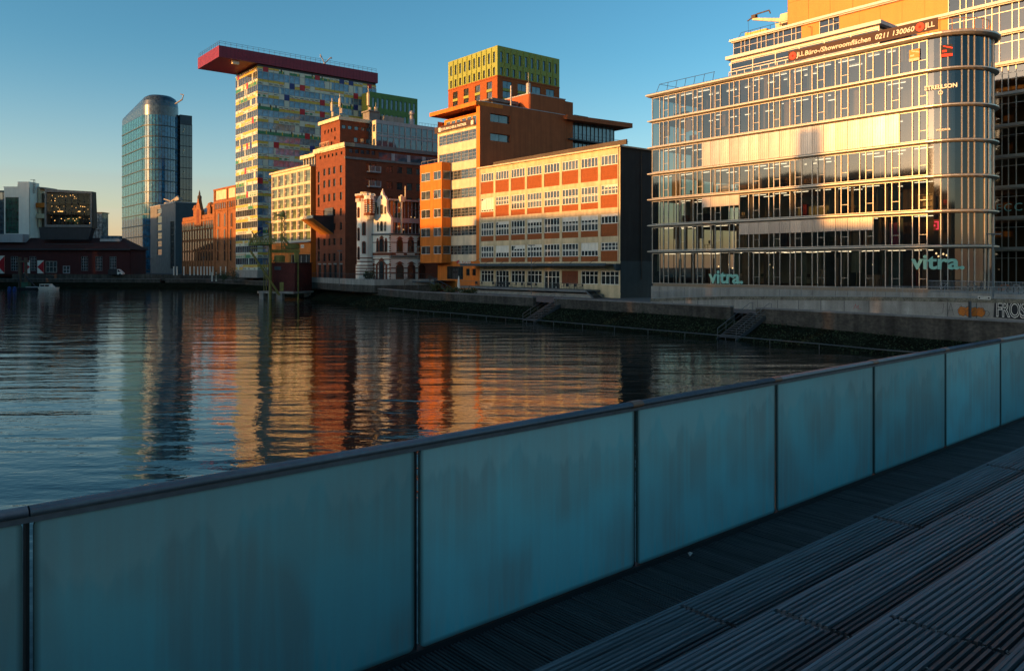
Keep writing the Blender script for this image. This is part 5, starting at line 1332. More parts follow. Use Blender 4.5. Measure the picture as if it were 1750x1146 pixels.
for u in (331, 355, 364, 371.5): 
    x = f.s_at(u) - .5; q = MB(); q.box(x - 1.5, x + 1.5, .5, 2.2, ze, ze + 3.6); q.box(x - 1.8, x + 1.8, .3, 2.4, ze + 3.6, ze + 4.2); q.lathe((x, 1.3, ze + 4.2), [(1.3, 0), (1.1, .7), (.2, 1.2)], 8); q.box(x - .7, x + .7, .42, .5, ze + .8, ze + 2.8); part('dormer', q, M['brick3'], kw, b.M)
zt = zp(317, 405); hl = [(xt + (W - xt) * .07, xt + (W - xt) * .55, zp(333, 390) - 1.2, zp(333, 390) + 2.2), (xt + (W - xt) * .66, W - .8, zp(333, 390) - 1.2, zp(333, 390) + 2.2)]
q = MB(); q.box(xt, W, -.7, 12, zg, zt); part('tower_wall', q, M['brick3'], kw, b.M)
q = MB()
for h in hl: q.box(h[0], h[1], -.73, -.7, h[2], h[3])
part('tower_panel', q, M['cream2'], kw, b.M)
q = MB(); q.box(xt - .4, W + .3, -1.1, -.6, zt - .5, zt); q.box(xt - .3, W + .2, -1.0, -.69, hl[0][2] - 1.1, hl[0][2] - .4); q.box(xt - .2, W + .2, -.95, -.69, zp(359, 390), zp(358, 390))
for k in (0, .6, 1): x = xt + (W - xt) * k; q.box(x - .5, x + .5, -.95, -.7, zg, zt)
part('tower_bands', q, M['brick3'], kw, b.M)
wt_ = W - xt
for u, v, h_ in ((378, 384, 1), (389, 384, 1), (400, 384, 1)):
    x = f.s_at(u); zz = zp(388, u); s2 = Matrix.Diagonal((1.1, 1, 1.35, 1)); o = part('window', MC['awf'], None, kw, f.at(x, -.7, zz) @ s2); part('pane', MC['awp'], None, o, f.at(x, -.7, zz) @ s2)
for k in range(9):
    if k == 5: continue
    x = xt + wt_ * (.08 + k * .105); zz = zp(356, 390); o = part('attic_window', MC['awf2'], None, kw, f.at(x, -.7, zz)); part('pane', MC['awp2'], None, o, f.at(x, -.7, zz))
for v in (446, 428, 409):
    for u in (377, 388.5, 399):
        x = f.s_at(u); zz = zp(v, u); o = part('window', MC['awf'], None, kw, f.at(x, -.7, zz)); part('pane', MC['awp'], None, o, f.at(x, -.7, zz))
q = MB(); q.prism([(0, .8), (xt, .8), (xt, 12), (0, 12)], ze, ze + 3.2, 0, True, [(0, 5.5), (xt, 5.5), (xt, 7), (0, 7)]); part('roof', q, M['roofd'], kw, b.M)
# ---------------------------------------------------------------- white gabled house with red dressings
CY = 157.0
def at_uv(u, Y): return Face((u - U0) / F * Y, Y, EL)
GE = (1300, -760)
CG = 155.4
g2 = Face((668 - U0) / F * CG, CG, GE); gw = -g2.s_at(637); g2 = g2.off(-gw)
ch = thing('gabled_house', 'white house with red brick dressings, curved gable and crenellated corner turret', 'house', g2.at(gw / 2, 3, -2.9))
def zc(v, f=g2, u=655): return f.z(v, u)
gz = -3.0
q = MB(); cxm = gw / 2; pts = [(0, gz), (gw, gz), (gw, zc(373)), (gw * .93, zc(369)), (gw * .8, zc(362)), (gw * .76, zc(350)), (gw * .77, zc(342)), (gw * .68, zc(336)), (gw * .58, zc(333)), (gw * .54, zc(328.5)), (gw * .46, zc(328.5)), (gw * .42, zc(333)), (gw * .32, zc(336)), (gw * .23, zc(342)), (gw * .24, zc(350)), (gw * .2, zc(362)), (gw * .07, zc(369)), (0, zc(373))]
q.slab_xz(pts, 0, .6); part('gable_wall', q, M['white'], ch, g2.M)
q = MB(); q.lathe((cxm, .3, zc(328.5)), [(.25, 0), (.3, .25), (.1, .35), (.12, .55), (.02, .8)], 8); part('finial', q, M['white'], ch, g2.M)
def arch_win(parent, f, x, w_, z0, z1, y=0, red=True, cap=True):
    q = MB()
    if red: q.slab_xz(arched(x, w_ + .32, z0 - .1, z1 + .2), y - .1, y); q.slab_xz([(x - w_ / 2 - .45, z0), (x - w_ / 2, z0), (x - w_ / 2, z0 + .2)], y - .09, y)
    else: q.slab_xz(arched(x, w_ + .16, z0 - .06, z1 + .1), y - .08, y)
    if cap and red: q.slab_xz([(x - w_ * .7, z1 + .12), (x + w_ * .7, z1 + .12), (x + .12, z1 + .62), (x - .12, z1 + .62)], y - .12, y - .003)
    o = part('window', q, M['brick2'] if red else M['cream2'], parent, f.M); p = MB(); p.slab_xz(arched(x, w_, z0, z1), y - .14, y - .105)
    part('pane', p, M['gd'], o, f.M); return o
for x, w_, a, c in ((.5, .62, 365.5, 349.5), (.3, .32, 365.5, 353), (.7, .32, 365.5, 353), (.5, .6, 394.5, 378), (.3, .3, 394.5, 379), (.7, .3, 394.5, 379)): arch_win(ch, g2, gw * x, w_, zc(a), zc(c), 0, False)
arch_win(ch, g2, gw * .5, .85, zc(430), zc(408)); arch_win(ch, g2, gw * .28, .35, zc(430), zc(412)); arch_win(ch, g2, gw * .74, .35, zc(430), zc(412))
q = MB(); q.lathe((cxm, 0, zc(337.5)), [(.16, -.35), (.2, 0), (.16, .35)], 8); part('oval_window', q, M['gd'], ch, g2.M)
o = arch_win(ch, g2, gw * .5, 1.0, gz + .1, zc(446)); 
q = MB(); q.slab_xz([(gw * .2, zc(452)), (gw * .5, zc(441.5)), (gw * .8, zc(452)), (gw * .8, zc(454.5)), (gw * .5, zc(445)), (gw * .2, zc(454.5))], -.16, -.13)
q.box(gw * .2, gw * .28, -.16, -.001, gz, zc(453)); q.box(gw * .72, gw * .8, -.16, -.001, gz, zc(453)); part('door_surround', q, M['brick2'], ch, g2.M)
def dress(f, x0, x1, vs, u, thick=.3, y=-.05):
    q = MB()
    for v in vs: z = f.z(v, u); q.box(x0, x1, y, -.001, z - thick / 2, z + thick / 2)
    part('brick_bands', q, M['brick2'], ch, f.M)
dress(g2, 0, gw, (443, 452, 459, 466), 655, .2); dress(g2, 0, gw, (414,), 655, .15); dress(g2, 0, gw, (434.0,), 655, .55, -.06)
q = MB(); q.box(-.1, gw + .1, -.25, -.001, zc(401.5), zc(399)); part('string_course', q, M['slate2'], ch, g2.M)
q = MB(); q.box(-.05, gw + .05, -.18, -.001, zc(439), zc(437.3)); part('string_course', q, M['grey2'], ch, g2.M)
def quoin(f, x, z0, z1, name='quoins'):
    q = MB(); z = z0; k = 0
    while z < z1: d = .28 if k % 2 else .42; q.box(x - d, x + d * .2, -.045, -.001, z, z + .3); z += .42; k += 1
    part(name, q, M['brick2'], ch, f.M)
quoin(g2, gw - .05, gz, zc(401)); quoin(g2, .42, gz, zc(443))
# right wing
ER = (-EL.y, EL.x)
wR = Face((g2.M @ Vector((gw, 0, 0))).x, (g2.M @ Vector((gw, 0, 0))).y, ER); wl = wR.s_at(724)
zr = wR.z(400, 670)
q = MB(); wall(q, 0, wl, gz, zr); q.box(0, wl, .5, 9, gz, zr - .02); part('wing_wall', q, M['white'], ch, wR.M)
for u in (683, 702, 717.5): arch_win(ch, wR, wR.s_at(u), 1.1, wR.z(430, u), wR.z(409.5, u))
for u in (683, 703, 721):
    x = wR.s_at(u); o = arch_win(ch, wR, x, 1.5, gz + .3, wR.z(452, u))
dress(wR, 0, wl, (441.5,), 690, .12); dress(wR, 0, wl, (434,), 690, .55, -.06); dress(wR, 0, wl, (414.5,), 690, .15); dress(wR, 0, wl, (458, 466), 690, .22)
q = MB(); q.box(0, wl, -.25, -.001, wR.z(401.5, 690), wR.z(399, 690)); q.box(0, wl, -.3, -.001, wR.z(439, 690), wR.z(437.3, 690)); part('string_course', q, M['slate2'], ch, wR.M)
q = MB()
for u in (683, 702): x = wR.s_at(u); q.box(x - .9, x + .9, -.08, -.06, wR.z(435.3, u), wR.z(433, u))
part('frieze_panel', q, M['white'], ch, wR.M)
# glass rooftop extension
zt1 = wR.z(343, 690)
q = MB(); q.box(.6, wl, 1.6, 8, zr, zt1); part('glass_extension', q, M['g'], ch, wR.M)
q = MB(); q.box(.3, wl, 1.0, 8.2, zt1, zt1 + .35); q.box(.4, wl, 1.3, 1.6, wR.z(380, 690), wR.z(372, 690)); q.box(.6, wl, 1.45, 1.6, zr, zr + .3)
for k in range(9): x = .7 + (wl - .8) * k / 8; q.box(x - .06, x + .06, 1.5, 1.6, zr, zt1)
part('extension_frame', q, M['grey2'], ch, wR.M)
q = MB(); x = wR.s_at(689); q.tube((x, .6, zr), (x, .6, zt1 + 1.2), .22, 8); q.box(x - .45, x + .45, .2, 1.0, zt1 - .2, zt1 + .9); q.tube((x + 1, .8, zt1), (x + 1, .8, zt1 + 3), .12, 6); part('flue', q, M['cream2'], ch, wR.M)
q = MB()
rr3 = random.Random(4)
for k in range(9): x = 1 + rr3.random() * (wl - 2); z = zr + rr3.choice([.9, 3.4, 4.6]) + rr3.random() * .8; q.box(x, x + .3, 1.58, 1.599, z, z + .2)
part('ceiling_light', q, M['dim'], ch, wR.M)
# turret tower at the left
tx = (624.5 - U0) / F * (CY + 1.5); ty = CY + 1.5
def zT(v): return -(v - HZ) / F * ty
def octo(r, n=8, ph=PI / 8): return [(tx + r * math.cos(ph + 2 * PI * k / n), ty + r * math.sin(ph + 2 * PI * k / n)) for k in range(n)]
TI = I4
q = MB(); q.prism(octo(1.72), gz, zT(345)); q.prism(octo(1.95), gz - .2, zT(452)); q.prism(octo(1.78), zT(345), zT(343)); tw = part('turret', q, M['white'], ch, TI)
q = MB(); q.prism(octo(1.82), zT(345), zT(338.5)); q.prism(octo(2.0), zT(338.5), zT(335.5)); part('turret_crown', q, M['brick'], tw, TI)
q = MB()
P8 = octo(1.98)
for k in range(8):
    a, c = Vector((*P8[k], 0)), Vector((*P8[(k + 1) % 8], 0))
    for t in (.12, .5, .88):
        p = a.lerp(c, t); q.box(p.x - .15, p.x + .15, p.y - .15, p.y + .15, zT(335.5), zT(332))
    for t in (.2, .4, .6, .8):
        p = a.lerp(c, t) * 1.0; q.box(p.x - .07, p.x + .07, p.y - .07, p.y + .07, zT(345.5), zT(340))
part('crenellation', q, M['white'], tw, TI)
q = MB(); q.prism(octo(1.0), zT(335.5), zT(330.0)); q.prism(octo(1.1), zT(330), zT(328.8)); part('turret_top', q, M['cream2'], tw, TI)
fT = Face(*P8[4], (Vector((*P8[5], 0)) - Vector((*P8[4], 0))))
dress_z = [zT(v) for v in (441, 447, 453.5, 458.5, 463.5, 468.5)]
q = MB()
for z in dress_z: q.prism(octo(2.0 if z < zT(452) else 1.76), z - .11, z + .11)
part('turret_bands', q, M['brick2'], tw, TI)
def turret_win(ang, w_, v0, v1, red=True):
    r = 1.72 * math.cos(PI / 8); fx, fy = tx + r * math.cos(ang), ty + r * math.sin(ang); ff = Face(fx, fy, (-math.sin(ang), math.cos(ang)))
    arch_win_t(ff, w_, zT(v0), zT(v1), red)
def arch_win_t(ff, w_, z0, z1, red):
    q = MB(); q.slab_xz(arched(0, w_ + .35, z0 - .1, z1 + .2), -.09, 0); q2 = MB(); q2.slab_xz(arched(0, w_, z0, z1), -.12, -.095)
    p = part('turret_window', q, M['brick2'], tw, ff.M); 
    q3 = part('turret_pane', q2, M['gd'], tw, ff.M)
for ang, v0, v1 in ((-3 * PI / 4, 372, 356), (-3 * PI / 4, 411, 391), (-3 * PI / 4, 443, 423), (-PI / 2, 402, 381), (-PI / 2, 433, 414)): turret_win(ang, .42, v0, v1)
# little oriel on the turret
ox, oy = (630.8 - U0) / F * (CY - .5), CY - .5
def octo2(r): return [(ox + r * math.cos(PI / 8 + 2 * PI * k / 8), oy + r * math.sin(PI / 8 + 2 * PI * k / 8)) for k in range(8)]
q = MB(); q.prism(octo2(.98), zT(367), zT(342)); part('oriel', q, M['brick'], tw, TI)
q = MB(); q.prism(octo2(.3), zT(376), zT(369.5), 0, True, octo2(1.0)); q.prism(octo2(1.0), zT(342), zT(336)); 
P8 = octo2(1.0)
for k in range(8):
    for i in range(7):
        v = 365 - i * 3.6; p = P8[k]; q.box(p[0] - .13, p[0] + .13, p[1] - .13, p[1] + .13, zT(v), zT(v - 1.7))
for p in octo2(1.0):
    q.box(p[0] - .16, p[0] + .16, p[1] - .16, p[1] + .16, zT(336), zT(332.5))
part('oriel_stone', q, M['white'], tw, TI)
q = MB(); q.prism(octo2(1.05), zT(369.5), zT(366)); part('oriel_base', q, M['brick2'], tw, TI)
r = .98 * math.cos(PI / 8)
for ang in (-PI / 2, -3 * PI / 4, -PI / 4):
    ff = Face(ox + r * math.cos(ang), oy + r * math.sin(ang), (-math.sin(ang), math.cos(ang))); q = MB(); q.slab_xz(arched(0, .34, zT(364), zT(351)), -.03, .0); part('oriel_window', q, M['gd'], tw, ff.M)
# ---------------------------------------------------------------- upper ground, retaining walls
def Yz(v, z): return -z * F / (v - HZ)
pz = -2.75
up = MB()
fr_ = [Vector(((742 - U0) / F * 149, 149, 0)), Vector(((640 - U0) / F * 146, 146, 0)), Vector(((603 - U0) / F * 152, 152, 0)), Vector(((530 - U0) / F * 176, 176, 0))] + offset(SH, 6.0)[9:13]
up.poly([(p.x, p.y, pz) for p in fr_] + [(-900, fr_[-1].y, pz), (-900, 1200, pz), (300, 1200, pz), (300, 400, pz), (12, 170, pz)])
struct('upper_ground', up, M['asph'])
def wallrun(pts, z0, z1, th=.35):
    q = MB()
    I_ = offset(pts, th); return strip(pts, I_, z0, z1, q)
t = thing('retaining_wall', 'pale concrete retaining wall with railing below the white gabled house', 'retaining wall', T(fr_[1].x, fr_[1].y, QZ))
part('wall', wallrun(fr_[:4], pz - .75, pz + .35), M['conc'], t); part('base', wallrun([p + Vector((.02, -.04, 0)) for p in fr_[:4]], QZ - .1, pz - .75), M['oldwall'], t)
def railing(pts, z, h, m, parent=None, step=.16, name='railing', post=1.9):
    q = MB()
    for a, c in zip(pts[:-1], pts[1:]):
        a = Vector(a); c = Vector(c); L = (c - a).length; d = (c - a) / L
        q.tube((a.x, a.y, z(a) + h), (c.x, c.y, z(c) + h), .03, 5); q.tube((a.x, a.y, z(a) + .12), (c.x, c.y, z(c) + .12), .02, 4)
        n = int(L / step)
        for k in range(n + 1):
            p = a + d * (k * step); zz = z(a) + (z(c) - z(a)) * k * step / L; r = .028 if k % int(post / step) == 0 else .011
            q.tube((p.x, p.y, zz), (p.x, p.y, zz + h), r, 4)
    return part(name, q, m, parent)
railing(fr_[:4], lambda p: pz + .35, 1.0, M['dark'], t, .3)
t = thing('retaining_wall', 'dark retaining wall and kerb in front of the ornate brick warehouse', 'retaining wall', T(fr_[5].x, fr_[5].y, QZ))
part('wall', wallrun(fr_[3:], QZ - .1, pz + .12), M['oldwall'], t)
# stair beside the orange building
q = MB(); sx = Face((735 - U0) / F * 147, 147, (1, -.25))
for k in range(12): q.box(k * .34, k * .34 + .36, 0, 2.0, pz - .17 * (k + 1), pz - .17 * k)
q.slab_xz([(0, pz + .9), (0, pz + 1.0), (4.1, pz - 1.0), (4.1, pz - 1.1)], -.06, 0); q.slab_xz([(0, pz - .3), (0, pz), (4.1, pz - 2.0), (4.1, pz - 2.3)], -.06, 0)
for k in range(6): q.box(k * .8, k * .8 + .05, -.06, 0, pz - .45 * k * .85, pz + .95 - .4 * k)
q.box(-3.5, 0, 0, 2.0, pz - .2, pz); solo('stair', q, M['slate2'], 'dark steel stair going down left of the orange building', 'stair', sx.M)
# ---------------------------------------------------------------- terrace in front of the curved building: two walls, fences
A0 = Vector(((1240 - U0) / F * 92, 92, 0)); 
lowf = [Vector(((1780 - U0) / F * 62, 62, 0)), Vector(((1530 - U0) / F * 73.5, 73.5, 0)), Vector(((1240 - U0) / F * 90, 90, 0)), Vector(((1112 - U0) / F * 104, 104, 0))]
def zl(p): return -(513 + (0 if True else 0) - HZ) / F * p.y
tz = [-2.95, -3.2, -3.75, -4.6]
t = thing('terrace_wall', 'pale concrete terrace wall with graffiti and a steel fence before the curved building', 'terrace wall', T(lowf[1].x, lowf[1].y, QZ))
inn = offset(lowf, .3); q = MB(); qc = MB()
for i in range(3):
    a, c, ia, ic = lowf[i], lowf[i + 1], inn[i], inn[i + 1]; n = 24
    for k in range(n):
        p0, p1 = a.lerp(c, k / n), a.lerp(c, (k + 1) / n); z0, z1 = tz[i] + (tz[i + 1] - tz[i]) * k / n, tz[i] + (tz[i + 1] - tz[i]) * (k + 1) / n
        q.poly([(p0.x, p0.y, -5.2), (p0.x, p0.y, z0), (p1.x, p1.y, z1), (p1.x, p1.y, -5.2)])
    d = (c - a).normalized(); nn = Vector((d.y, -d.x, 0))
    for (off_, z_a, z_b) in ((-.06, 0, .12),):
        o1, o2, o3, o4 = a - nn * .06, c - nn * .06, ic + nn * .1, ia + nn * .1
        qc.poly([(o1.x, o1.y, tz[i]), (o1.x, o1.y, tz[i] + .34), (o2.x, o2.y, tz[i + 1] + .34), (o2.x, o2.y, tz[i + 1])])
        qc.poly([(o1.x, o1.y, tz[i] + .34), (o4.x, o4.y, tz[i] + .34), (o3.x, o3.y, tz[i + 1] + .34), (o2.x, o2.y, tz[i + 1] + .34)])
        qc.poly([(o1.x, o1.y, tz[i]), (o2.x, o2.y, tz[i + 1]), (o3.x, o3.y, tz[i + 1]), (o4.x, o4.y, tz[i])])
part('wall', q, M['conc'], t); part('coping', qc, mat('mossy_coping', (.15, .135, .1), .95, var=.6, scale=1.5, fine=.4), t)
q = MB()
for i in range(3):
    a, c = lowf[i], lowf[i + 1]; L = (c - a).length; d = (c - a) / L; nn = Vector((-d.y, d.x, 0)) * .0 - Vector((d.y, -d.x, 0)) * .012
    for k in range(1, int(L / 2.6)):
        p = a + d * (k * 2.6) - Vector((d.y, -d.x, 0)) * .01; q.box(p.x - .015, p.x + .015, p.y - .015, p.y + .015, -5.1, tz[i] + (tz[i + 1] - tz[i]) * k * 2.6 / L - .03)
part('wall_joints', q, M['dark'], t)
def zfl(p):
    for i in range(3):
        if lowf[i + 1].x <= p.x <= lowf[i].x + .01: k = (lowf[i].x - p.x) / (lowf[i].x - lowf[i + 1].x); return tz[i] + (tz[i + 1] - tz[i]) * k + .34
    return tz[3] + .34
tf = offset(lowf, .15); zi = [z + .34 for z in tz]
q = MB(); ft = thing('fence', 'galvanised steel fence along the graffiti terrace wall', 'fence', T(tf[1].x, tf[1].y, tz[1]))
for i in range(3):
    a, c = tf[i], tf[i + 1]; L = (c - a).length; d = (c - a) / L; n = int(L / .135)
    for k in range(n + 1):
        p = a.lerp(c, k / n); z = zi[i] + (zi[i + 1] - zi[i]) * k / n; r = .03 if k % 15 == 0 else .011; q.tube((p.x, p.y, z), (p.x, p.y, z + .98), r, 4)
    for h in (.1, .98): q.tube((a.x, a.y, zi[i] + h), (c.x, c.y, zi[i + 1] + h), .028, 5)
part('railing', q, M['fence'], ft)
# upper landing with its own fence (right part) and bikes
q = MB(); ua = [Vector(((1800 - U0) / F * 66, 66, 0)), Vector(((1586 - U0) / F * 76.5, 76.5, 0))]
q.prism([(ua[0].x, ua[0].y), (ua[1].x, ua[1].y), (ua[1].x + 4, ua[1].y + 5), (ua[0].x + 14, ua[0].y + 10)], -4.8, -2.45); struct('upper_landing', q, M['conc'])
ft2 = thing('fence', 'steel fence on the upper landing at the rounded end with bicycles behind', 'fence', T(ua[1].x, ua[1].y, -2.4))
q = MB(); a, c = ua; L = (c - a).length; n = int(L / .135)
for k in range(n + 1):
    p = a.lerp(c, k / n) + Vector((.15, .15, 0)); q.tube((p.x, p.y, -2.45), (p.x, p.y, -1.38), .03 if k % 15 == 0 else .011, 4)
for h in (.1, 1.07): q.tube((a.x + .15, a.y + .15, -2.45 + h), (c.x + .15, c.y + .15, -2.45 + h), .028, 5)
part('railing', q, M['fence'], ft2)
gfill = MB(); gfill.poly([(p.x, p.y, -4.9) for p in inn] + [(20, 130, -4.9), (120, 120, -4.9), (120, 50, -4.9)]); 
# terrace fill: sloping paved ground between wall and building
tfm = MB()
for i in range(3): 
    a, c = inn[i], inn[i + 1]; s = Vector((9, 9, 0)); tfm.poly([(a.x, a.y, tz[i] + .1), (a.x + s.x, a.y + s.y, tz[i] + .1), (c.x + s.x, c.y + s.y, tz[i + 1] + .1), (c.x, c.y, tz[i + 1] + .1)])
struct('terrace', tfm, M['pave'])
# graffiti on the wall
d01 = (lowf[0] - lowf[1]).normalized(); GFc = Face(lowf[1].x, lowf[1].y, d01)
def gpos(u): return GFc.s_at(u)
black = M['black']; orng = mat('orange_spray', (.5, .15, .02), .8, var=.15)
x0 = gpos(1639); x1 = gpos(1682); zb, zt = GFc.z(540, 1660), GFc.z(525, 1660)
t = thing('graffiti', 'rounded orange bubble graffiti on the pale terrace wall', 'graffiti', GFc.at(x0, 0, zb))
bl = lambda cx, w_, ph: [(cx + w_ * math.cos(2 * PI * k / 20) * (1 + .08 * math.sin(3 * k + ph)), (zb + zt) / 2 + (zt - zb) / 2 * math.sin(2 * PI * k / 20) * (1 + .1 * math.cos(2 * k + ph))) for k in range(20)]
wd = x1 - x0; q = MB(); qo = MB()
for i, c in enumerate((.14, .38, .62, .86)):
    P_ = bl(x0 + wd * c, wd * .17, i * 2); cz = (zb + zt) / 2
    qo.slab_xz([(x0 + wd * c + (p[0] - x0 - wd * c) * 1.12, cz + (p[1] - cz) * 1.1) for p in P_], -.013, -.004); q.slab_xz(P_, -.022 - .001 * i, -.0135)
part('outline', qo, M['bark'], t, GFc.M); part('fill', q, orng, t, GFc.M)
q = MB()
for i, c in enumerate((.14, .38, .62, .86)):
    cx = x0 + wd * c; cz = (zb + zt) / 2; q.path([(cx + .3 * math.cos(a * .7 + i), -.03, cz + .3 * math.sin(a * .7 + i * 2) * (1 if i % 2 else .8)) for a in range(6)], .018, 4)
part('line', q, M['bark'], t, GFc.M)
xa = gpos(1702); me = text_mesh('FROST', 2.1, M['white'], .006, .0, .05, align='LEFT', space=.92); zg = GFc.z(541, 1720)
t = thing('graffiti', 'big black and white lettered graffiti at the right end of the terrace wall', 'graffiti', GFc.at(xa, 0, zg))
q = MB(); q.slab_xz([(xa - .2, zg - .1), (xa + 2, zg - .16), (xa + 4.2, zg - .1), (xa + 4.2, zg + 1.3), (xa + 3.3, zg + 1.42), (xa + 2.2, zg + 1.3), (xa + 1, zg + 1.4), (xa - .1, zg + 1.25)], -.012, -.002); part('backing', q, M['black'], t, GFc.M); part('letters', me, None, t, GFc.at(xa, -.03, zg) @ RX90 @ Matrix.Diagonal((.52, .86, 1, 1)))
me = text_mesh('FROST', 2.1, M['black'], .003, .0, -.03, align='LEFT', space=.92); part('letter_fill', me, None, t, GFc.at(xa, -.04, zg) @ RX90 @ Matrix.Diagonal((.52, .86, 1, 1)))
q = MB(); zz = GFc.z(537, 1610); xx = gpos(1594); h = .95
def stroke(pts): q.path([(xx + a, -.012, zz + c * h) for a, c in pts], .012, 4)
stroke([(.6, 1), (1.05, 1), (.95, .1), (.2, .0)]); stroke([(1.4, 0), (1.7, 1.1), (1.95, 0)]); stroke([(1.4, .4), (1.9, .45)]); stroke([(2.2, 1), (2.7, .9), (2.3, .5), (2.75, 0)]); stroke([(3.5, 1.1), (3.1, .8), (3.0, .3), (3.4, 0)]); stroke([(3.1, .5), (3.7, .5)])
solo('graffiti', q, M['dark'], 'thin outlined scrawl graffiti left of the orange bubble', 'graffiti', GFc.M)
q = MB(); q.path([(gpos(1686) + .25 * math.cos(a * .8), -.012, GFc.z(541, 1688) + .25 + .25 * math.sin(a * .8)) for a in range(9)], .015, 4); solo('graffiti', q, M['dark'], 'tiny dark loop scrawl right of the orange bubble', 'graffiti', GFc.M)
F12 = Face(lowf[2].x, lowf[2].y, (lowf[1] - lowf[2])); xx = F12.s_at(1459); zz = F12.z(528, 1460); q = MB(); q.path([(xx, -.012, zz), (xx + .2, -.012, zz + .5), (xx + .3, -.012, zz + .1), (xx + .5, -.012, zz + .4), (xx + .45, -.012, zz), (xx + .8, -.012, zz + .05)], .014, 4); solo('graffiti', q, M['crim'], 'small red scrawl on the middle of the terrace wall', 'graffiti', F12.M)
q = MB(); q.box(-.12, .0, -.1, 0, -1.6, .35); q.box(.0, .1, -.1, 0, -1.6, .35, 1); solo('sign_post', q, [M['black'], M['slate2']], 'dark narrow post in front of the orange bubble graffiti', 'post', GFc.at(gpos(1666), -.6, GFc.z(522, 1666)))
# street lamp right, sign on fence
def lamp(u, Y, v0, v1, lab, arm=1.0, r=.06):
    x = (u - U0) / F * Y; z0, z1 = -(v0 - HZ) / F * Y, -(v1 - HZ) / F * Y; t = thing('street_lamp', lab, 'street lamp', T(x, Y, z0), 'street lamps along the quay')
    q = MB(); q.tube((x, Y, z0), (x, Y, z1), r, 8, 0, r * .7); part('pole', q, M['steelblue'], t)
    q = MB(); q.box(x - arm * .45, x + arm * .55, Y - .15, Y + .15, z1, z1 + .12); q.tube((x, Y, z1 - .1), (x, Y, z1 + .1), r * 1.3, 8); part('lamp_head', q, M['steelblue'], t)
    return t
lamp(1697, 69, 545, 401, 'tall grey street lamp right of the rounded glass end', 1.2, .09)
lamp(908, 107, 503, 420, 'slim street lamp in front of the cream and brick warehouse', .9, .06)
lamp(580, 150, 488, 429, 'slim street lamp before the brown brick building', .9, .07)
lamp(714.5, 142, 493, 422, 'slim street lamp between white gabled house and orange bay', .9, .06)
lamp(348, 250, 476, 440, 'slim street lamp before the ornate brick warehouse gable', 1, .07)
lamp(299, 255, 476, 445, 'slim street lamp before the grey office block', 1, .07)
lamp(258.5, 258, 474, 442, 'slim street lamp at the right end of the red building', 1, .07)
sf = Face(lowf[1].x, lowf[1].y, d01); x = sf.s_at(1674); z = sf.z(511.5, 1684); t = thing('street_sign', 'small white bordered dark street sign on the terrace fence', 'sign', sf.at(x, -.2, z))
q = MB(); q.box(x, x + 1.05, -.22, -.19, z, z + .26); part('plate', q, M['white'], t, sf.M); q = MB(); q.box(x + .05, x + 1.0, -.226, -.221, z + .05, z + .21); part('field', q, M['black'], t, sf.M)
q = MB()
for k in range(8): q.box(x + .2 + k * .085, x + .26 + k * .085, -.231, -.227, z + .09, z + .17)
part('characters', q, M['white'], t, sf.M)
# bicycles on the landing
def bike(Q, lab, m):
    t = thing('bicycle', lab, 'bicycle', Q, 'bicycles behind the fence')
    for x in (-.52, .52): q = MB(); q.ring((x, 0, .34), .32, .022, 'y', 18, 5); q.tube((x, -.03, .34), (x, .03, .34), .03); part('wheel', q, M['black'], t, Q)
    q = MB(); q.path([(-.52, 0, .34), (-.2, 0, .82), (.36, 0, .8), (.52, 0, .34)], .018); q.path([(-.2, 0, .8), (-.08, 0, .32), (.36, 0, .76)], .018); q.tube((-.52, 0, .34), (-.08, 0, .32), .014); part('frame', q, m, t, Q)
    q = MB(); q.path([(.36, -.25, .98), (.36, 0, 1.0), (.36, .25, .98)], .016); q.tube((.36, 0, .8), (.36, 0, 1.0), .016); part('handlebar', q, M['dark'], t, Q)
    q = MB(); q.box(-.33, -.08, -.07, .07, .9, .95); q.tube((-.2, 0, .8), (-.2, 0, .9), .015); part('saddle', q, M['black'], t, Q)
bdir = math.atan2(-(ua[1] - ua[0]).y, -(ua[1] - ua[0]).x)
for u, lab, mm in ((1612, 'silver bicycle farthest left behind the upper landing fence', M['grey2']), (1660, 'teal bicycle before the glass behind the landing fence', M['slate2']), (1716, 'orange framed bicycle behind the fence right of the street lamp', M['oran']), (1736, 'grey bicycle beside the orange framed one', M['grey2'])):
    fa = Face(ua[1].x + .8, ua[1].y + .8, (ua[0] - ua[1])); bike(fa.at(fa.s_at(u), 0, -2.45) @ RZ(R.uniform(-.2, .2)), lab, mm)
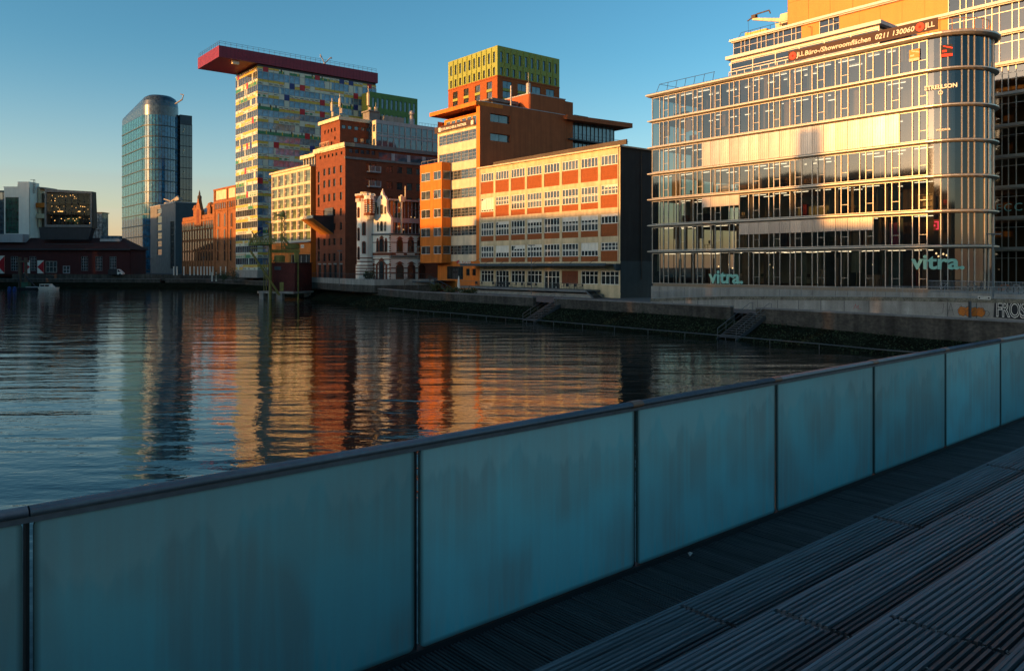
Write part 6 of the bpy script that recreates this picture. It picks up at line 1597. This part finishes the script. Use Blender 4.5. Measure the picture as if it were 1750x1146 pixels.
# ---------------------------------------------------------------- steps down to the water
def stairs(u, v, n, wd, lab):
    p = onw(u, v); w_ = None
    best = min(range(len(SA)), key=lambda i: (SA[i] - p).length); d = (SA[best - 1] - SA[best]).normalized(); nrm = (SB[best] - SA[best]).normalized()
    Q = Face(p.x, p.y, (-nrm.y * 1, nrm.x * 1) if False else (nrm.y, -nrm.x)); Q = T(p.x, p.y, WZ) @ RZ(math.atan2(nrm.y, nrm.x))   # local x runs uphill
    t = thing('water_steps', lab, 'steps', Q); h = 2.35 / n; run = 5.0 / n
    q = MB()
    for k in range(n): q.box(.1 + k * run, .1 + (k + .75) * run, -wd / 2, wd / 2, .05 + h * (k + 1) - .05, .05 + h * (k + 1))
    part('treads', q, M['steelblue'], t, Q)
    for s in (-1, 1):
        q = MB(); y = s * wd / 2; q.slab_xz([(-.1, -.2), (.2, -.2), (5.3, 2.15), (5.3, 2.4), (5.0, 2.4), (-.1, .1)], y - .03, y + .03); part('stringer', q, M['steelblue'], t, Q)
        q = MB(); q.path([(0, y, .1), (0, y, 1.0), (5.0, y, 3.35), (5.4, y, 3.35), (5.4, y, 2.4)], .03, 5)
        for k in range(1, 4): x = 5 * k / 4; q.tube((x, y, .1 + 2.35 * k / 4), (x, y, 1.0 + 2.35 * k / 4), .022, 5)
        q.tube((0, y, .55), (5.0, y, 2.9), .018, 5)
        part('handrail', q, M['steelblue'], t, Q)
    return t
stairs(1242, 580, 13, 2.2, 'wider steel steps leading down to the water under the curved glass building')
stairs(903, 550, 13, 2.2, 'smaller steel steps leading down to the water before the cream warehouse')
# floating boom along the shore
A_ = [onw(u, v + 1.2) for u, v in ((665, 529.5), (800, 541), (900, 550), (1050, 563), (1240, 580), (1400, 594.5), (1500, 604.5), (1580, 611))]
q = MB()
for a, c in zip(A_[:-1], A_[1:]):
    q.tube((a.x, a.y, WZ + .42), (c.x, c.y, WZ + .42), .045, 6); n = int((c - a).length / 4.2)
    for k in range(n): p = a.lerp(c, k / n); q.tube((p.x, p.y, WZ - .5), (p.x, p.y, WZ + .42), .03, 5)
solo('water_rail', q, M['steelblue'], 'long thin steel rail on short posts just above the waterline', 'rail', smooth=False)
# ---------------------------------------------------------------- olive loading crane on its brick hut
KY = 172.0
def kp(u, v, Y=KY): return Vector(((u - U0) / F * Y, Y, -(v - HZ) / F * Y))
kc = kp(490, 497); kr = thing('loading_crane', 'old olive green harbour crane structure on a concrete platform in the water', 'crane', T(kc.x, kc.y, WZ))
q = MB(); c = kp(487, 497); hw = 4.6; KF = Matrix.Translation((c.x, c.y, 0)) @ RZ(-.35)
KI = KF
zpl = c.z
q.box(-hw, hw, -3.4, 4, zpl - .45, zpl)
for x in (-hw + .3, -hw + 2.6, .5): q.box(x, x + 1.1, -3.2, -2.4, WZ - 1, zpl - .45)
for x in (-hw + .3, hw - 1.5): q.box(x, x + 1.1, 2.5, 3.6, WZ - 1, zpl - .45)
part('platform', q, M['conc'], kr, KF)
q = MB(); q.box(-2.4, 4.4, -2.6, 3.6, zpl, kp(490, 449.5).z); part('hut', q, M['brickd'], kr, KF)
q = MB(); q.box(-2.6, 4.6, -2.8, 3.8, kp(490, 449.5).z, kp(490, 448.5).z); part('hut_roof', q, M['dark'], kr, KF)
q = MB(); q.box(.6, 1.6, -2.66, -2.61, zpl + .05, zpl + 1.95); part('hut_door', q, M['olive'], kr, KF)
q = MB(); q.box(-.8, .9, -2.65, -2.6, kp(490, 461).z, kp(490, 455).z); part('hut_vent', q, M['slate2'], kr, KF)
def kt(name, segs, r, n=6):
    q = MB()
    for a, b_ in segs:
        q.tube(kp(*a), kp(*b_), r, n)
    part(name, q, M['olive'], kr)
kt('mast', [((462, 381, KY - 3), (462, 513, KY - 3))], .32, 8)
kt('mast_arm', [((462, 384, KY - 3), (454, 381, KY - 3)), ((459, 428, KY - 3), (512, 428, KY - 3)), ((459, 430.5, KY - 3), (512, 430.5, KY - 3)), ((512, 428, KY - 3), (512, 428, KY + 4)), ((460, 428, KY + 4), (512, 428, KY + 4))], .2)
kt('leg', [((509, 430, KY - 3), (509.5, 516, KY - 3))], .2, 8); kt('leg', [((455, 445, KY + 2), (455, 500, KY + 2)), ((451, 445, KY + 2), (451, 500, KY + 2)), ((451, 455, KY + 2), (455, 462, KY + 2)), ((451, 470, KY + 2), (455, 478, KY + 2))], .1)
kt('diagonal_brace', [((427.5, 428, KY - 5), (478, 504, KY - 3.4))], .24, 8)
kt('strut', [((461, 492, KY - 3), (476, 503, KY - 3.4))], .08)
# tower
def lattice(u0, u1, v0, v1, nseg, name, r=.07, Y0=KY, dY=2.2):
    segs = []
    for u in (u0, u1):
        for Y in (Y0, Y0 + dY): segs.append(((u, v0, Y), (u, v1, Y)))
    for k in range(nseg):
        a = v0 + (v1 - v0) * k / nseg; c = v0 + (v1 - v0) * (k + 1) / nseg
        segs += [((u0, a, Y0), (u1, c, Y0)), ((u0, c, Y0 + dY), (u1, a, Y0 + dY)), ((u0, c, Y0), (u1, c, Y0)), ((u0, a, Y0), (u0, c, Y0 + dY)), ((u1, c, Y0), (u1, a, Y0 + dY))]
    kt(name, segs, r, 4)
lattice(481, 487, 365, 428, 7, 'tower', .1)
q = MB(); p = kp(483.5, 366); q.lathe(p, [(.4, -.6), (.55, 0), (.4, .5), (.1, .9)], 8); q.box(p.x - 1.4, p.x - .2, p.y - .3, p.y + .3, p.z - .4, p.z); part('tower_head', q, M['olive'], kr)
# lattice boom to the left
segs = []
for k in range(8):
    a = 427 + k * 5.5; c = a + 5.5
    for Y in (KY - 5, KY - 2.5): segs += [((a, 407, Y), (c, 407, Y)), ((a, 417, Y), (c, 417, Y)), ((a, 407, Y), (c, 417, Y)), ((a, 417, Y), (c, 407, Y)), ((a, 407, Y), (a, 417, Y))]
    segs += [((a, 417, KY - 5), (a, 417, KY - 2.5)), ((a, 417, KY - 5), (c, 417, KY - 2.5))]
kt('boom', segs, .09, 4)
kt('boom_head', [((425, 420, KY - 5), (436, 400, KY - 5)), ((436, 400, KY - 5), (446, 394, KY - 4)), ((425, 420, KY - 3), (436, 402, KY - 3)), ((430, 395, KY - 4), (440, 412, KY - 4)), ((425, 419, KY - 5), (462, 419, KY - 3)), ((427, 412, KY - 5), (462, 400, KY - 3)), ((433, 404, KY - 4), (443, 404, KY - 4)), ((428, 424, KY - 4), (456, 424, KY - 4))], .13, 5)
kt('boom_cable', [((462, 383, KY - 3), (428, 408, KY - 5)), ((484, 366, KY), (462, 384, KY - 3))], .04, 4)
# winch platform, drum and hopper
kt('platform_beam', [((472, 428, KY), (512, 428, KY)), ((472, 428, KY + 3), (512, 428, KY + 3)), ((466, 445, KY - 2), (486, 445, KY - 2)), ((466, 447, KY - 2), (486, 447, KY - 2)), ((484, 405, KY - 1), (500, 424, KY - 1)), ((482, 405, KY - 1), (498, 424, KY - 1)), ((480, 400, KY - 1), (493, 418, KY - 1))], .12)
q = MB(); p = kp(478, 447.5, KY - 2); q.lathe(p, [(1.1, 0), (1.15, 1.2), (.9, 1.4)], 14); part('drum', q, M['olive'], kr)
q = MB(); p = kp(502, 426, KY); q.lathe(p, [(1.0, 0), (1.25, .2), (1.25, 1.1), (1.0, 1.25)], 14); q.box(p.x - 1.6, p.x - .4, p.y - .6, p.y + .6, p.z, p.z + .8); part('winch', q, M['olive'], kr)
kt('chute', [((504, 432, KY - 3), (505, 452, KY - 3.2)), ((505, 452, KY - 3.2), (504, 458, KY - 3.2)), ((507, 432, KY - 3), (506, 452, KY - 3))], .22, 8); kt('chute_end', [((504, 457, KY - 3.2), (504, 471, KY - 3.2))], .34, 8)
q = MB()
for k in range(14):
    u = 472 + k * 3; q.tube(kp(u, 428, KY - 3), kp(u, 421, KY - 3), .04, 4)
q.tube(kp(472, 421, KY - 3), kp(511, 421, KY - 3), .05, 4); q.tube(kp(472, 424.5, KY - 3), kp(511, 424.5, KY - 3), .04, 4)
for k in range(9): u = 466 + k * 2.6; q.tube(kp(u, 447, KY - 3), kp(u, 438, KY - 3), .035, 4)
q.tube(kp(466, 438, KY - 3), kp(487, 438, KY - 3), .05, 4)
for k in range(9): q.tube(kp(494, 432 + k * 2.6, KY - 3), kp(499, 432 + k * 2.6, KY - 3), .035, 4)
q.tube(kp(494, 430, KY - 3), kp(494, 455, KY - 3), .05, 4); q.tube(kp(499, 430, KY - 3), kp(499, 455, KY - 3), .05, 4)
part('guard_rail', q, M['olive'], kr)
q = MB()
for k in range(10): u = 452 + k * 7; q.tube(kp(u, 497, KY - 4), kp(u, 491, KY - 4), .03, 4)
part('platform_rail', q, M['dark'], kr)
# ---------------------------------------------------------------- far left: red hall, box restaurant, white block
RY = 268; r_ = Face((-120 - U0) / F * RY, RY, (1, .07)); e0 = r_.s_at(222); zb = -3
rz = lambda v: r_.z(v, 110)
rh = thing('low_hall', 'long low dark red hall with tall windows and white and red shutters', 'hall', r_.at(r_.s_at(110), 5, -3))
ww = [(r_.s_at(c) - 1.15, r_.s_at(c) + 1.15, rz(462.5), rz(438)) for c in (-40, 24.3, 56, 144.5, 169, 193)]
door = [(r_.s_at(77.5), r_.s_at(97.5), rz(466), rz(446)), (r_.s_at(107), r_.s_at(119.5), rz(467), rz(454))]
q = MB(); wall(q, 0, e0, zb - .5, rz(426), ww + door, .35); q.box(0, e0, .4, 14, zb, rz(426) - .02); part('wall', q, M['redw'], rh, r_.M)
for h in ww: window(rh, r_, h, M['grey2'], M['g'], 3, 5, .12, .09)
window(rh, r_, door[0], M['conc'], M['g'], 3, 2, .1, .25, bm=M['conc']); window(rh, r_, door[1], M['grey2'], M['g'], 2, 2, .1, .22, name='door')
q = MB(); zr_, z2 = rz(426), rz(405.5)
q.prism([(-2, -1), (e0 + 1, -1), (e0 + 1, 15), (-2, 15)], zr_, z2, 0, True, [(-2, 6), (e0 - 5, 6), (e0 - 5, 8), (-2, 8)]); part('roof', q, M['redroof'], rh, r_.M)
q = MB(); q.box(r_.s_at(72), r_.s_at(155), 2.0, 2.6, rz(418), rz(416)); q.box(-1, e0 + .6, -1.15, -.98, zr_ - .25, zr_ + .15); part('gutter', q, M['dark'], rh, r_.M)
for a, c, fl in ((-6, 8, 1), (40.5, 51.5, 0), (64, 75, 1)):
    x0, x1 = r_.s_at(a), r_.s_at(c); za, zb2 = rz(467), rz(445 if a > 0 else 437); zm = (za + zb2) / 2
    q = MB(); q.box(x0, x1, -.12, -.01, za, zb2, 0)
    tip, bs_ = (x0, x1) if fl else (x1, x0)
    q.slab_xz([(bs_, za + .1), (bs_, zb2 - .1), (tip, zm)] if fl == 0 else [(bs_, za + .1), (tip, zm), (bs_, zb2 - .1)], -.14, -.121, 1); part('shutter', q, [M['white'], M['crim']], rh, r_.M)
q = MB(); q.box(r_.s_at(164), r_.s_at(198), 3, 6, rz(412), rz(407.5)); part('skylight_base', q, M['grey2'], rh, r_.M)
q = MB(); q.box(r_.s_at(164) + .3, r_.s_at(197), 3.2, 5.8, rz(407.5), rz(402)); part('skylight', q, M['gb'], rh, r_.M)
q = MB(); q.box(r_.s_at(-20), r_.s_at(36), 1, 5, rz(414), rz(400)); part('skylight_base', q, M['grey2'], rh, r_.M)
# restaurant box
BX = Face((76 - U0) / F * 272, 272, (1, .06)); bz = lambda v: BX.z(v, 117); bw = BX.s_at(157)
bxx = thing('glass_box_restaurant', 'dark framed glass box with warm lit floors on top of the red hall', 'restaurant', BX.at(bw / 2, 5, bz(400)))
q = MB(); fw_ = .9
q.slab_xz([(0, bz(388)), (bw, bz(388)), (bw - .1, bz(384)), (0, bz(384))], 0, 3); q.slab_xz([(0, bz(328)), (bw, bz(330.5)), (bw, bz(327)), (0, bz(323))], 0, 3)
q.box(0, fw_ * .7, 0, 3, bz(384), bz(328)); q.box(bw - fw_ * .7, bw, 0, 3, bz(384), bz(330)); part('frame', q, M['grey'], bxx, BX.M)
q = MB(); q.slab_xz([(bw - 1.4, bz(409)), (bw - .4, bz(394)), (bw, bz(388.2)), (-2, bz(388.2)), (-1.5, bz(409))], .3, 3); part('base', q, M['slate'], bxx, BX.M)
q = MB(); q.slab_xz([(bw, bz(390)), (bw + .6, bz(390)), (bw + .1, bz(327)), (bw, bz(327))], .3, 3); part('side_wall', q, M['bark'], bxx, BX.M)
q = MB(); q.box(fw_ * .7, bw - fw_ * .7, 2.7, 2.95, bz(384), bz(328)); part('rear_wall', q, M['black'], bxx, BX.M)
q = MB()
for v in (346.5, 365.5): q.box(fw_ * .7, bw - fw_ * .7, .35, 2.7, bz(v) - .25, bz(v) + .25)
part('floor', q, M['bark'], bxx, BX.M)
q = MB(); q.poly([(fw_ * .7, .25, bz(384)), (bw - fw_ * .7, .25, bz(384)), (bw - fw_ * .7, .25, bz(330)), (fw_ * .7, .25, bz(330))]); part('pane', q, clear_glass('box_pane_glass', (.85, .85, .8), refl=.35), bxx, BX.M)
q = MB()
for k in range(1, 7): x = fw_ * .7 + (bw - 1.4 * fw_) * k / 7; q.box(x - .05, x + .05, .1, .24, bz(384), bz(329.5))
part('mullions', q, M['dark'], bxx, BX.M)
rl_ = random.Random(8); q = MB()
for vf, vc in ((346.5, 331), (365.5, 350), (384, 369)):
    for k in range(16):
        x = rl_.uniform(1.2, bw - 1.2); y = rl_.uniform(.8, 2.4); z = bz(vc) - rl_.choice([.4, .5, .9, 1.5, 2.3]); s = rl_.uniform(.04, .10); q.box(x - s, x + s, y - s, y + s, z - s, z + s)
for x in (3.2, 9): q.box(x, x + 1.8, 2.4, 2.5, bz(361), bz(360))
part('ceiling_light', q, glow('box_lamp', (1, .5, .15), 1.6), bxx, BX.M)
q = MB(); q.box(bw * .36, bw * .66, 2.5, 2.6, bz(383), bz(371)); q.box(bw * .36 - .1, bw * .66 + .1, 2.4, 2.49, bz(371.4), bz(370.6)); part('lit_screen', q, mat('green_lit_room', (.12, .2, .12)), bxx, BX.M)
q = MB()
for k in range(20): x = rl_.uniform(1.5, bw - 2); v = rl_.choice([346, 365, 383.5]); q.box(x, x + .8, 1.4, 2.2, bz(v) + .25, bz(v) + 1.1)
part('interior_furniture', q, M['bark'], bxx, BX.M)
sl_f = Face((65.5 - U0) / F * 280, 280, (1, -.06)); q = MB(); q.box(-.1, .5, 0, 8, sl_f.z(388, 66), sl_f.z(321, 66)); part('side_fin', q, M['cream2'], bxx, sl_f.M)
q = MB(); q.box(0, 2.6, 1.2, 6, sl_f.z(388, 66), sl_f.z(330, 66)); part('side_room', q, M['bark'], bxx, sl_f.M)
q = MB(); q.slab_xz([(0, 0), (3, -.4), (3, .1), (0, .4)], 0, 6); part('roof_blade', q, M['conc'], bxx, sl_f.at(0, 0, sl_f.z(321, 66)))
# white block and its glass links
WBf = Face((7 - U0) / F * 275, 275, (1, .02)); wz = lambda v: WBf.z(v, 30); wbw = WBf.s_at(50); t = thing('white_block', 'white rendered block with a tall green glazed strip', 'building', WBf.at(wbw / 2, 4, -2))
gx0, gx1 = WBf.s_at(9), WBf.s_at(32); q = MB(); wall(q, 0, wbw, -2, wz(320), [(gx0, gx1, wz(399), wz(337))], .4); xs_ = WBf.s_at(30); q.box(xs_, wbw, .01, 6, wz(320), wz(310.5)); q.box(0, wbw, .42, 8, -2, wz(320) - .02); q.box(-.3, xs_, -.1, 6, wz(320), wz(319)); part('wall', q, M['white'], t, WBf.M)
window(t, WBf, (gx0, gx1, wz(399), wz(337)), M['dark'], glassy('dark_green_glass', (.02, .07, .05), rand=.1), 4, 6, .15, .12)
q = MB(); q.path([(wbw + .3, 2, wz(330)), (wbw + .3, 2, wz(306))], .07); q.path([(wbw - .8, 2, wz(306)), (wbw + .8, 2, wz(306))], .07); q.path([(wbw + .8, 2, wz(330)), (wbw + .8, 2, wz(306))], .07)
for k in range(7): q.tube((wbw + .3, 2, wz(328 - k * 3.4)), (wbw + .8, 2, wz(328 - k * 3.4)), .05)
part('roof_ladder', q, M['dark'], t, WBf.M)
GL = Face((-60 - U0) / F * 281, 281, (1, .02)); g1 = GL.s_at(6); g0_ = GL.s_at(50); g2_ = GL.s_at(70); gzv = lambda v: GL.z(v, 40)
t = thing('glass_office', 'blue glass office wing behind the white block with orange balcony bands', 'office building', GL.at(g1, 4, -2))
q = MB(); q.box(0, GL.s_at(74), .2, 10, -2, gzv(327)); part('glass_wall', q, M['gb'], t, GL.M)
q = MB()
for v in (327, 344, 361, 379, 392): q.box(0, g2_, -.1, .2, gzv(v) - .3, gzv(v) + .3)
for k in range(16): x = k * 1.9; q.box(x - .05, x + .05, 0, .2, -2, gzv(327))
part('glass_grid', q, M['slate2'], t, GL.M)
q = MB(); q.box(g0_ - .5, g2_ + 2.4, -2.5, .0, gzv(355), gzv(347.5)); part('balcony_band', q, M['orange'], t, GL.M)
q = MB(); q.box(g0_ - .5, g2_ + 2.4, -2.4, .0, gzv(373.5), gzv(366)); part('balcony_band', q, M['cream2'], t, GL.M)
SG_ = Face((158 - U0) / F * 330, 330, (1, .0)); sw = SG_.s_at(174.5); sz = lambda v: SG_.z(v, 165)
t = thing('glass_stair_tower', 'small pale glass stair tower between the glass box and blue tower', 'tower', SG_.at(sw / 2, 2, -3)); q = MB(); q.box(-.5, sw, 0, 5, -3, sz(364)); part('glass_wall', q, glassy('pale_stair_glass', (.3, .3, .28), rough=.15, rand=0), t, SG_.M)
q = MB(); q.box(-.8, sw + .4, -.3, 5.2, sz(364), sz(362.5))
for v in (380, 393): q.box(-.5, sw, -.12, -.005, sz(v) - .12, sz(v) + .12)
for k in range(4): x = sw * k / 3; q.box(x - .08, x + .08, -.1, -.005, -3, sz(364))
part('frame', q, M['dark'], t, SG_.M)
# van
VQ = T((197 - U0) / F * 262, 262, -3.05) @ RZ(.05); t = thing('van', 'dark van with a white front parked by the red hall', 'van', VQ)
q = MB(); q.slab_xz([(-1.9, .35), (1.0, .35), (1.0, 2.1), (-1.7, 2.15), (-1.9, 1.9)], -.9, .9); part('body', q, M['slate'], t, VQ)
q = MB(); q.slab_xz([(1.0, .35), (2.7, .35), (2.7, .9), (2.3, 1.15), (1.5, 1.95), (1.0, 2.1)], -.9, .9); part('cab', q, M['white'], t, VQ)
q = MB(); q.slab_xz([(1.15, 1.2), (2.15, 1.2), (1.5, 1.85), (1.15, 1.9)], -.93, -.905); part('window', q, M['gd'], t, VQ)
for x in (-1.2, 1.9):
    q = MB(); q.tube((x, -.93, .36), (x, -.7, .36), .36, 14); part('wheel', q, M['black'], t, VQ)
# boats
BQ = T((83 - U0) / F * 236, 236, WZ) @ RZ(math.radians(15)); t = thing('cabin_cruiser', 'small white cabin cruiser moored at the far quay', 'boat', BQ)
q = MB(); hp = [(-2.6, -.95), (1.2, -1.0), (2.4, -.6), (3.0, 0), (2.4, .6), (1.2, 1.0), (-2.6, .95)]; q.prism([(x * .9, y * .75) for x, y in hp], -.2, .75, 0, True, hp); part('hull', q, M['white'], t, BQ)
q = MB(); q.prism([(-2.2, -.8), (.9, -.85), (1.8, -.3), (1.8, .3), (.9, .85), (-2.2, .8)], .75, 1.7, 0, True, [(-2.2, -.75), (.5, -.75), (.9, -.3), (.9, .3), (.5, .75), (-2.2, .75)]); q.box(-2.3, .8, -.85, .85, 1.7, 1.78); part('cabin', q, M['white'], t, BQ)
q = MB(); q.box(-2.0, -.9, -.86, -.8, 1.05, 1.5); q.box(-.7, .3, -.87, -.8, 1.05, 1.5); part('window', q, M['gd'], t, BQ)
q = MB(); q.path([(1.4, -.7, .75), (1.4, -.7, 1.25), (2.8, 0, 1.3), (1.4, .7, 1.25)], .03); part('bow_rail', q, M['steelblue'], t, BQ)
BQ = T((48 - U0) / F * 236, 236, WZ); t = thing('work_boat', 'dark work boat with a raised dark loading boom beside the white cruiser', 'boat', BQ)
q = MB(); hp = [(-4.6, -1.1), (3.0, -1.1), (4.2, 0), (3.0, 1.1), (-4.6, 1.1)]; q.prism([(x * .93, y * .8) for x, y in hp], -.2, .7, 0, True, hp); part('hull', q, M['slate'], t, BQ)
q = MB(); q.box(-1.6, .4, -.8, .8, .7, 2.2); q.box(-1.8, .6, -.9, .9, 2.2, 2.3); part('wheelhouse', q, mat('dull_green_paint', (.04, .11, .07)), t, BQ)
q = MB(); q.tube((-2.6, 0, .7), (-2.9, 0, 4.5), .12); q.tube((2.4, 0, .8), (-1.2, 0, 4.6), .16); q.box(-3.1, -2.5, -.2, .2, 2.6, 3.2); part('boom', q, M['dark'], t, BQ)
q = MB(); q.box(-.2, 3.4, -.9, .9, .7, .95); part('deck_grating', q, M['grey2'], t, BQ)
for k, (u, v) in enumerate(((16, 498), (25, 498))):
    p = onw(u, 497.5); q = MB(); q.lathe((p.x, p.y, WZ - .1), [(.4, 0), (.5, .2), (.5, .6), (.4, .8)], 12); q.lathe((p.x, p.y, WZ + .7), [(.3, 0), (.5, .3), (.1, .6)], 8)
    solo('barrel', q, mat('blue_tarpaulin', (.015, .05, .2), .6), 'blue covered float left of the work boat, ' + ('at the picture edge' if k == 0 else 'nearer the boat'), 'float')
for u, v in ((34, 430),):
    p = T((u - U0) / F * 240, 240, WZ); q = MB(); q.tube((0, 0, -1), (0, 0, 9.8), .45, 10); q.tube((1.8, 0, -1), (1.8, 0, 9.6), .45, 10); q.box(-.6, 2.4, -.6, .6, 8.2, 8.8); solo('mooring_dolphin', q, M['bark'], 'tall dark paired mooring piles behind the work boat', 'mooring piles', p)
# slim white light pillars
pm_ = MB().box(-.16, .16, -.16, .16, 0, 2.6); pmm = MB(); pmm.box(-.18, .18, -.18, .18, 0, .25); pmm.box(-.15, .15, -.15, .15, .25, 2.6); pmm.box(-.2, .2, -.2, .2, 2.6, 2.7); pme_ = pmm.mesh('light_pillar', M['white'])
US = (297, 302.5, 314.5, 325, 332, 338, 343.5, 349, 354, 359, 364, 377, 386, 392)
for i, u in enumerate(US):
    tag(part('light_pillar', pme_, None, None, T((u - U0) / F * 246, 246, -2.75)), 'slim white square pillar in the row before the ornate brick warehouse', 'pillar', 'white pillars before the warehouse')
for u in (362.5, 369.5): tag(part('light_pillar', pme_, None, None, T((u - U0) / F * 232, 232, -4.4)), 'slim white square pillar standing in front of the row near the shrubs', 'pillar', 'white pillars before the shrubs')
# shrubs, bare trees, umbrella
def shrub(Q, r, h, lab, seed, n=500):
    t = thing('shrub', lab, 'shrub', Q); rr4 = random.Random(seed); q = MB()
    cl = [Vector((rr4.gauss(0, r * .45), rr4.gauss(0, r * .4), rr4.uniform(.3, .8) * h)) for _ in range(12)]
    for _ in range(n):
        c = rr4.choice(cl); p = c + Vector((rr4.gauss(0, r * .22), rr4.gauss(0, r * .22), rr4.gauss(0, h * .14)))
        if p.z < .05: continue
        s = rr4.uniform(.08, .2); d = Vector((rr4.gauss(0, 1), rr4.gauss(0, 1), rr4.gauss(0, 1))).normalized(); e_ = d.orthogonal().normalized() * s * .6; d *= s
        q.poly([p - d, p + e_, p + d, p - e_])
    part('foliage', q, M['crown'], t, Q)
    q = MB()
    for c in cl[:6]: q.tube((0, 0, 0), c, .05, 4, 0, .02)
    part('stems', q, M['bark'], t, Q)
for i, (u, Y, r, h, lab) in enumerate(((382, 232, 2.0, 3.2, 'dark round shrub between the brick warehouse and colourful tower'), (398, 230, 2.6, 4.2, 'larger dark shrub at the foot of the colourful high rise'), (629, 153.5, .9, 2.2, 'small dark shrub at the turret foot'), (745, 140, 1.0, 1.6, 'low dark bush below the stair by the orange building'), (770, 132, 1.4, 1.2, 'low dark hedge bush before the orange building'), (800, 128, 1.3, 1.1, 'low dark bush left of the loading deck'))):
    shrub(T((u - U0) / F * Y, Y, -2.75 if u < 700 and Y < 200 else (-4.6)), r, h, lab, i)
def bare_tree(u, Y, z0, h, lab, seed):
    Q = T((u - U0) / F * Y, Y, z0); t = thing('bare_tree', lab, 'tree', Q); rr5 = random.Random(seed)
    q = MB(); q.tube((0, 0, 0), (.05, 0, h * .45), .07, 6, 0, .05); part('trunk', q, M['bark'], t, Q)
    q = MB()
    def br(p, d, L, r, dep):
        e_ = p + d * L; q.tube(p, e_, r, 4, 0, r * .6)
        if dep:
            for _ in range(3): br(p.lerp(e_, rr5.uniform(.5, 1)), (d + Vector((rr5.gauss(0, .5), rr5.gauss(0, .5), rr5.gauss(.1, .3)))).normalized(), L * .68, r * .6, dep - 1)
    for _ in range(4): br(Vector((.05, 0, h * .42)), Vector((rr5.gauss(0, .4), rr5.gauss(0, .4), 1)).normalized(), h * .22, .035, 3)
    part('crown', q, M['bark'], t, Q)
bare_tree(642, 147, -4.6, 3.4, 'thin bare young tree before the white gabled house door', 1); bare_tree(691, 145, -4.6, 3.4, 'thin bare young tree before the white house right wing', 2); bare_tree(733, 142, -4.6, 3.8, 'thin bare young tree left of the orange building stair', 3)
UQ = T((784 - U0) / F * 134, 134, QZ); t = thing('parasol', 'closed white parasol standing before the orange building', 'parasol', UQ)
q = MB(); q.tube((0, 0, 0), (0, 0, 3.2), .03, 6); q.lathe((0, 0, 0), [(.35, 0), (.35, .08), (.05, .12)], 10); part('pole', q, M['grey2'], t, UQ)
q = MB(); q.lathe((0, 0, .7), [(.32, 0), (.27, .3), (.24, .9), (.16, 1.8), (.05, 2.4)], 9); part('canopy', q, M['white'], t, UQ)
# ---------------------------------------------------------------- the opposite bank behind the camera, whose blocks shade the quay
sx, sy = SUN_H.x, SUN_H.y; px_, py_ = sy, -sx
tanE = math.tan(SUN_EL)
def caster(D, p0, p1, zt, lab, dep=14):
    """a block standing across the sun's path; p runs along the opposite bank"""
    t = thing('office_block', lab, 'office building', T(sx * D + px_ * (p0 + p1) / 2, sy * D + py_ * (p0 + p1) / 2, -6))
    c = [(sx * d + px_ * p, sy * d + py_ * p) for d, p in ((D, p0), (D, p1), (D + dep, p1), (D + dep, p0))]
    q = MB(); q.prism(c, -7.5, zt); part('wall', q, M['grey'], t)
    q = MB()
    n = max(1, int(abs(p1 - p0) / 4)); ff = Face(c[0][0], c[0][1], (c[1][0] - c[0][0], c[1][1] - c[0][1])); L = abs(p1 - p0); fl = int((zt + 4) / 3.5)
    for k in range(fl):
        for j in range(n): x = L * (j + .2) / n; q.box(x, x + L / n * .6, -.06, -.02, -3 + k * 3.5, -1 + k * 3.5); q.box(x, x + L / n * .6, .02, .06, -3 + k * 3.5, -1 + k * 3.5)
    part('window_rows', q, M['g'], t, ff.M)
    return t
def para(x, y): return x * px_ + y * py_, -(x * sx + y * sy)
# shadow edge wanted on each facade: height zs at picture column u and depth Y
CAST = [(-60, 40, 7.5, 48), (40, 62, 8.0, 48)]
def spec(u, Y, v): x = (u - U0) / F * Y; p, s = para(x, Y); return p, s, -(v - HZ) / F * Y
EDGES = [(1640, 74, 395), (1500, 82, 380), (1330, 91, 352), (1115, 105, 345), (1060, 118, 362), (820, 142, 367), (745, 150, 385), (590, 172, 362), (530, 184, 405), (440, 220, 405), (400, 240, 405), (340, 272, 385), (300, 300, 340), (246, 330, 372)]
DC = 85
pr = sorted((spec(u, Y, v) for u, Y, v in EDGES), key=lambda e: e[0])
ps = [e[0] for e in pr]; hz_ = [e[2] + (DC + e[1]) * tanE for e in pr]
edges_ = [-150] + [(a + c) / 2 for a, c in zip(ps[:-1], ps[1:])] + [ps[-1] + 60]
LABS = 'plain grey office block on the opposite bank, number %d counted away from the camera'
ordn = ['nearest', 'second', 'third', 'fourth', 'fifth', 'sixth', 'seventh', 'eighth', 'ninth', 'tenth', 'eleventh', 'twelfth', 'thirteenth', 'fourteenth', 'fifteenth', 'sixteenth']
i = 0
for k, z in enumerate(hz_):
    a, c = edges_[k], edges_[k + 1]
    if c - a < 1.0: continue
    caster(DC + (k % 2) * .6, a + .05, c - .05, z, ordn[i] + ' plain grey office block along the opposite bank behind the viewer'); i += 1
caster(DC + 3, 59.0, 62.2, 34.9, 'slender grey chimney block on the opposite bank behind the viewer', 3)
lb = MB(); A2 = [Vector((sx * (DC - 9) + px_ * p, sy * (DC - 9) + py_ * p, 0)) for p in (-160, 440)]; B2 = [a + Vector((sx, sy, 0)) * 200 for a in A2]
lb.poly([(A2[0].x, A2[0].y, -4.5), (A2[1].x, A2[1].y, -4.5), (B2[1].x, B2[1].y, -4.5), (B2[0].x, B2[0].y, -4.5)]); lb.poly([(A2[0].x, A2[0].y, -4.5), (A2[1].x, A2[1].y, -4.5), (A2[1].x, A2[1].y, -8), (A2[0].x, A2[0].y, -8)])
struct('opposite_bank', lb, M['pave'])
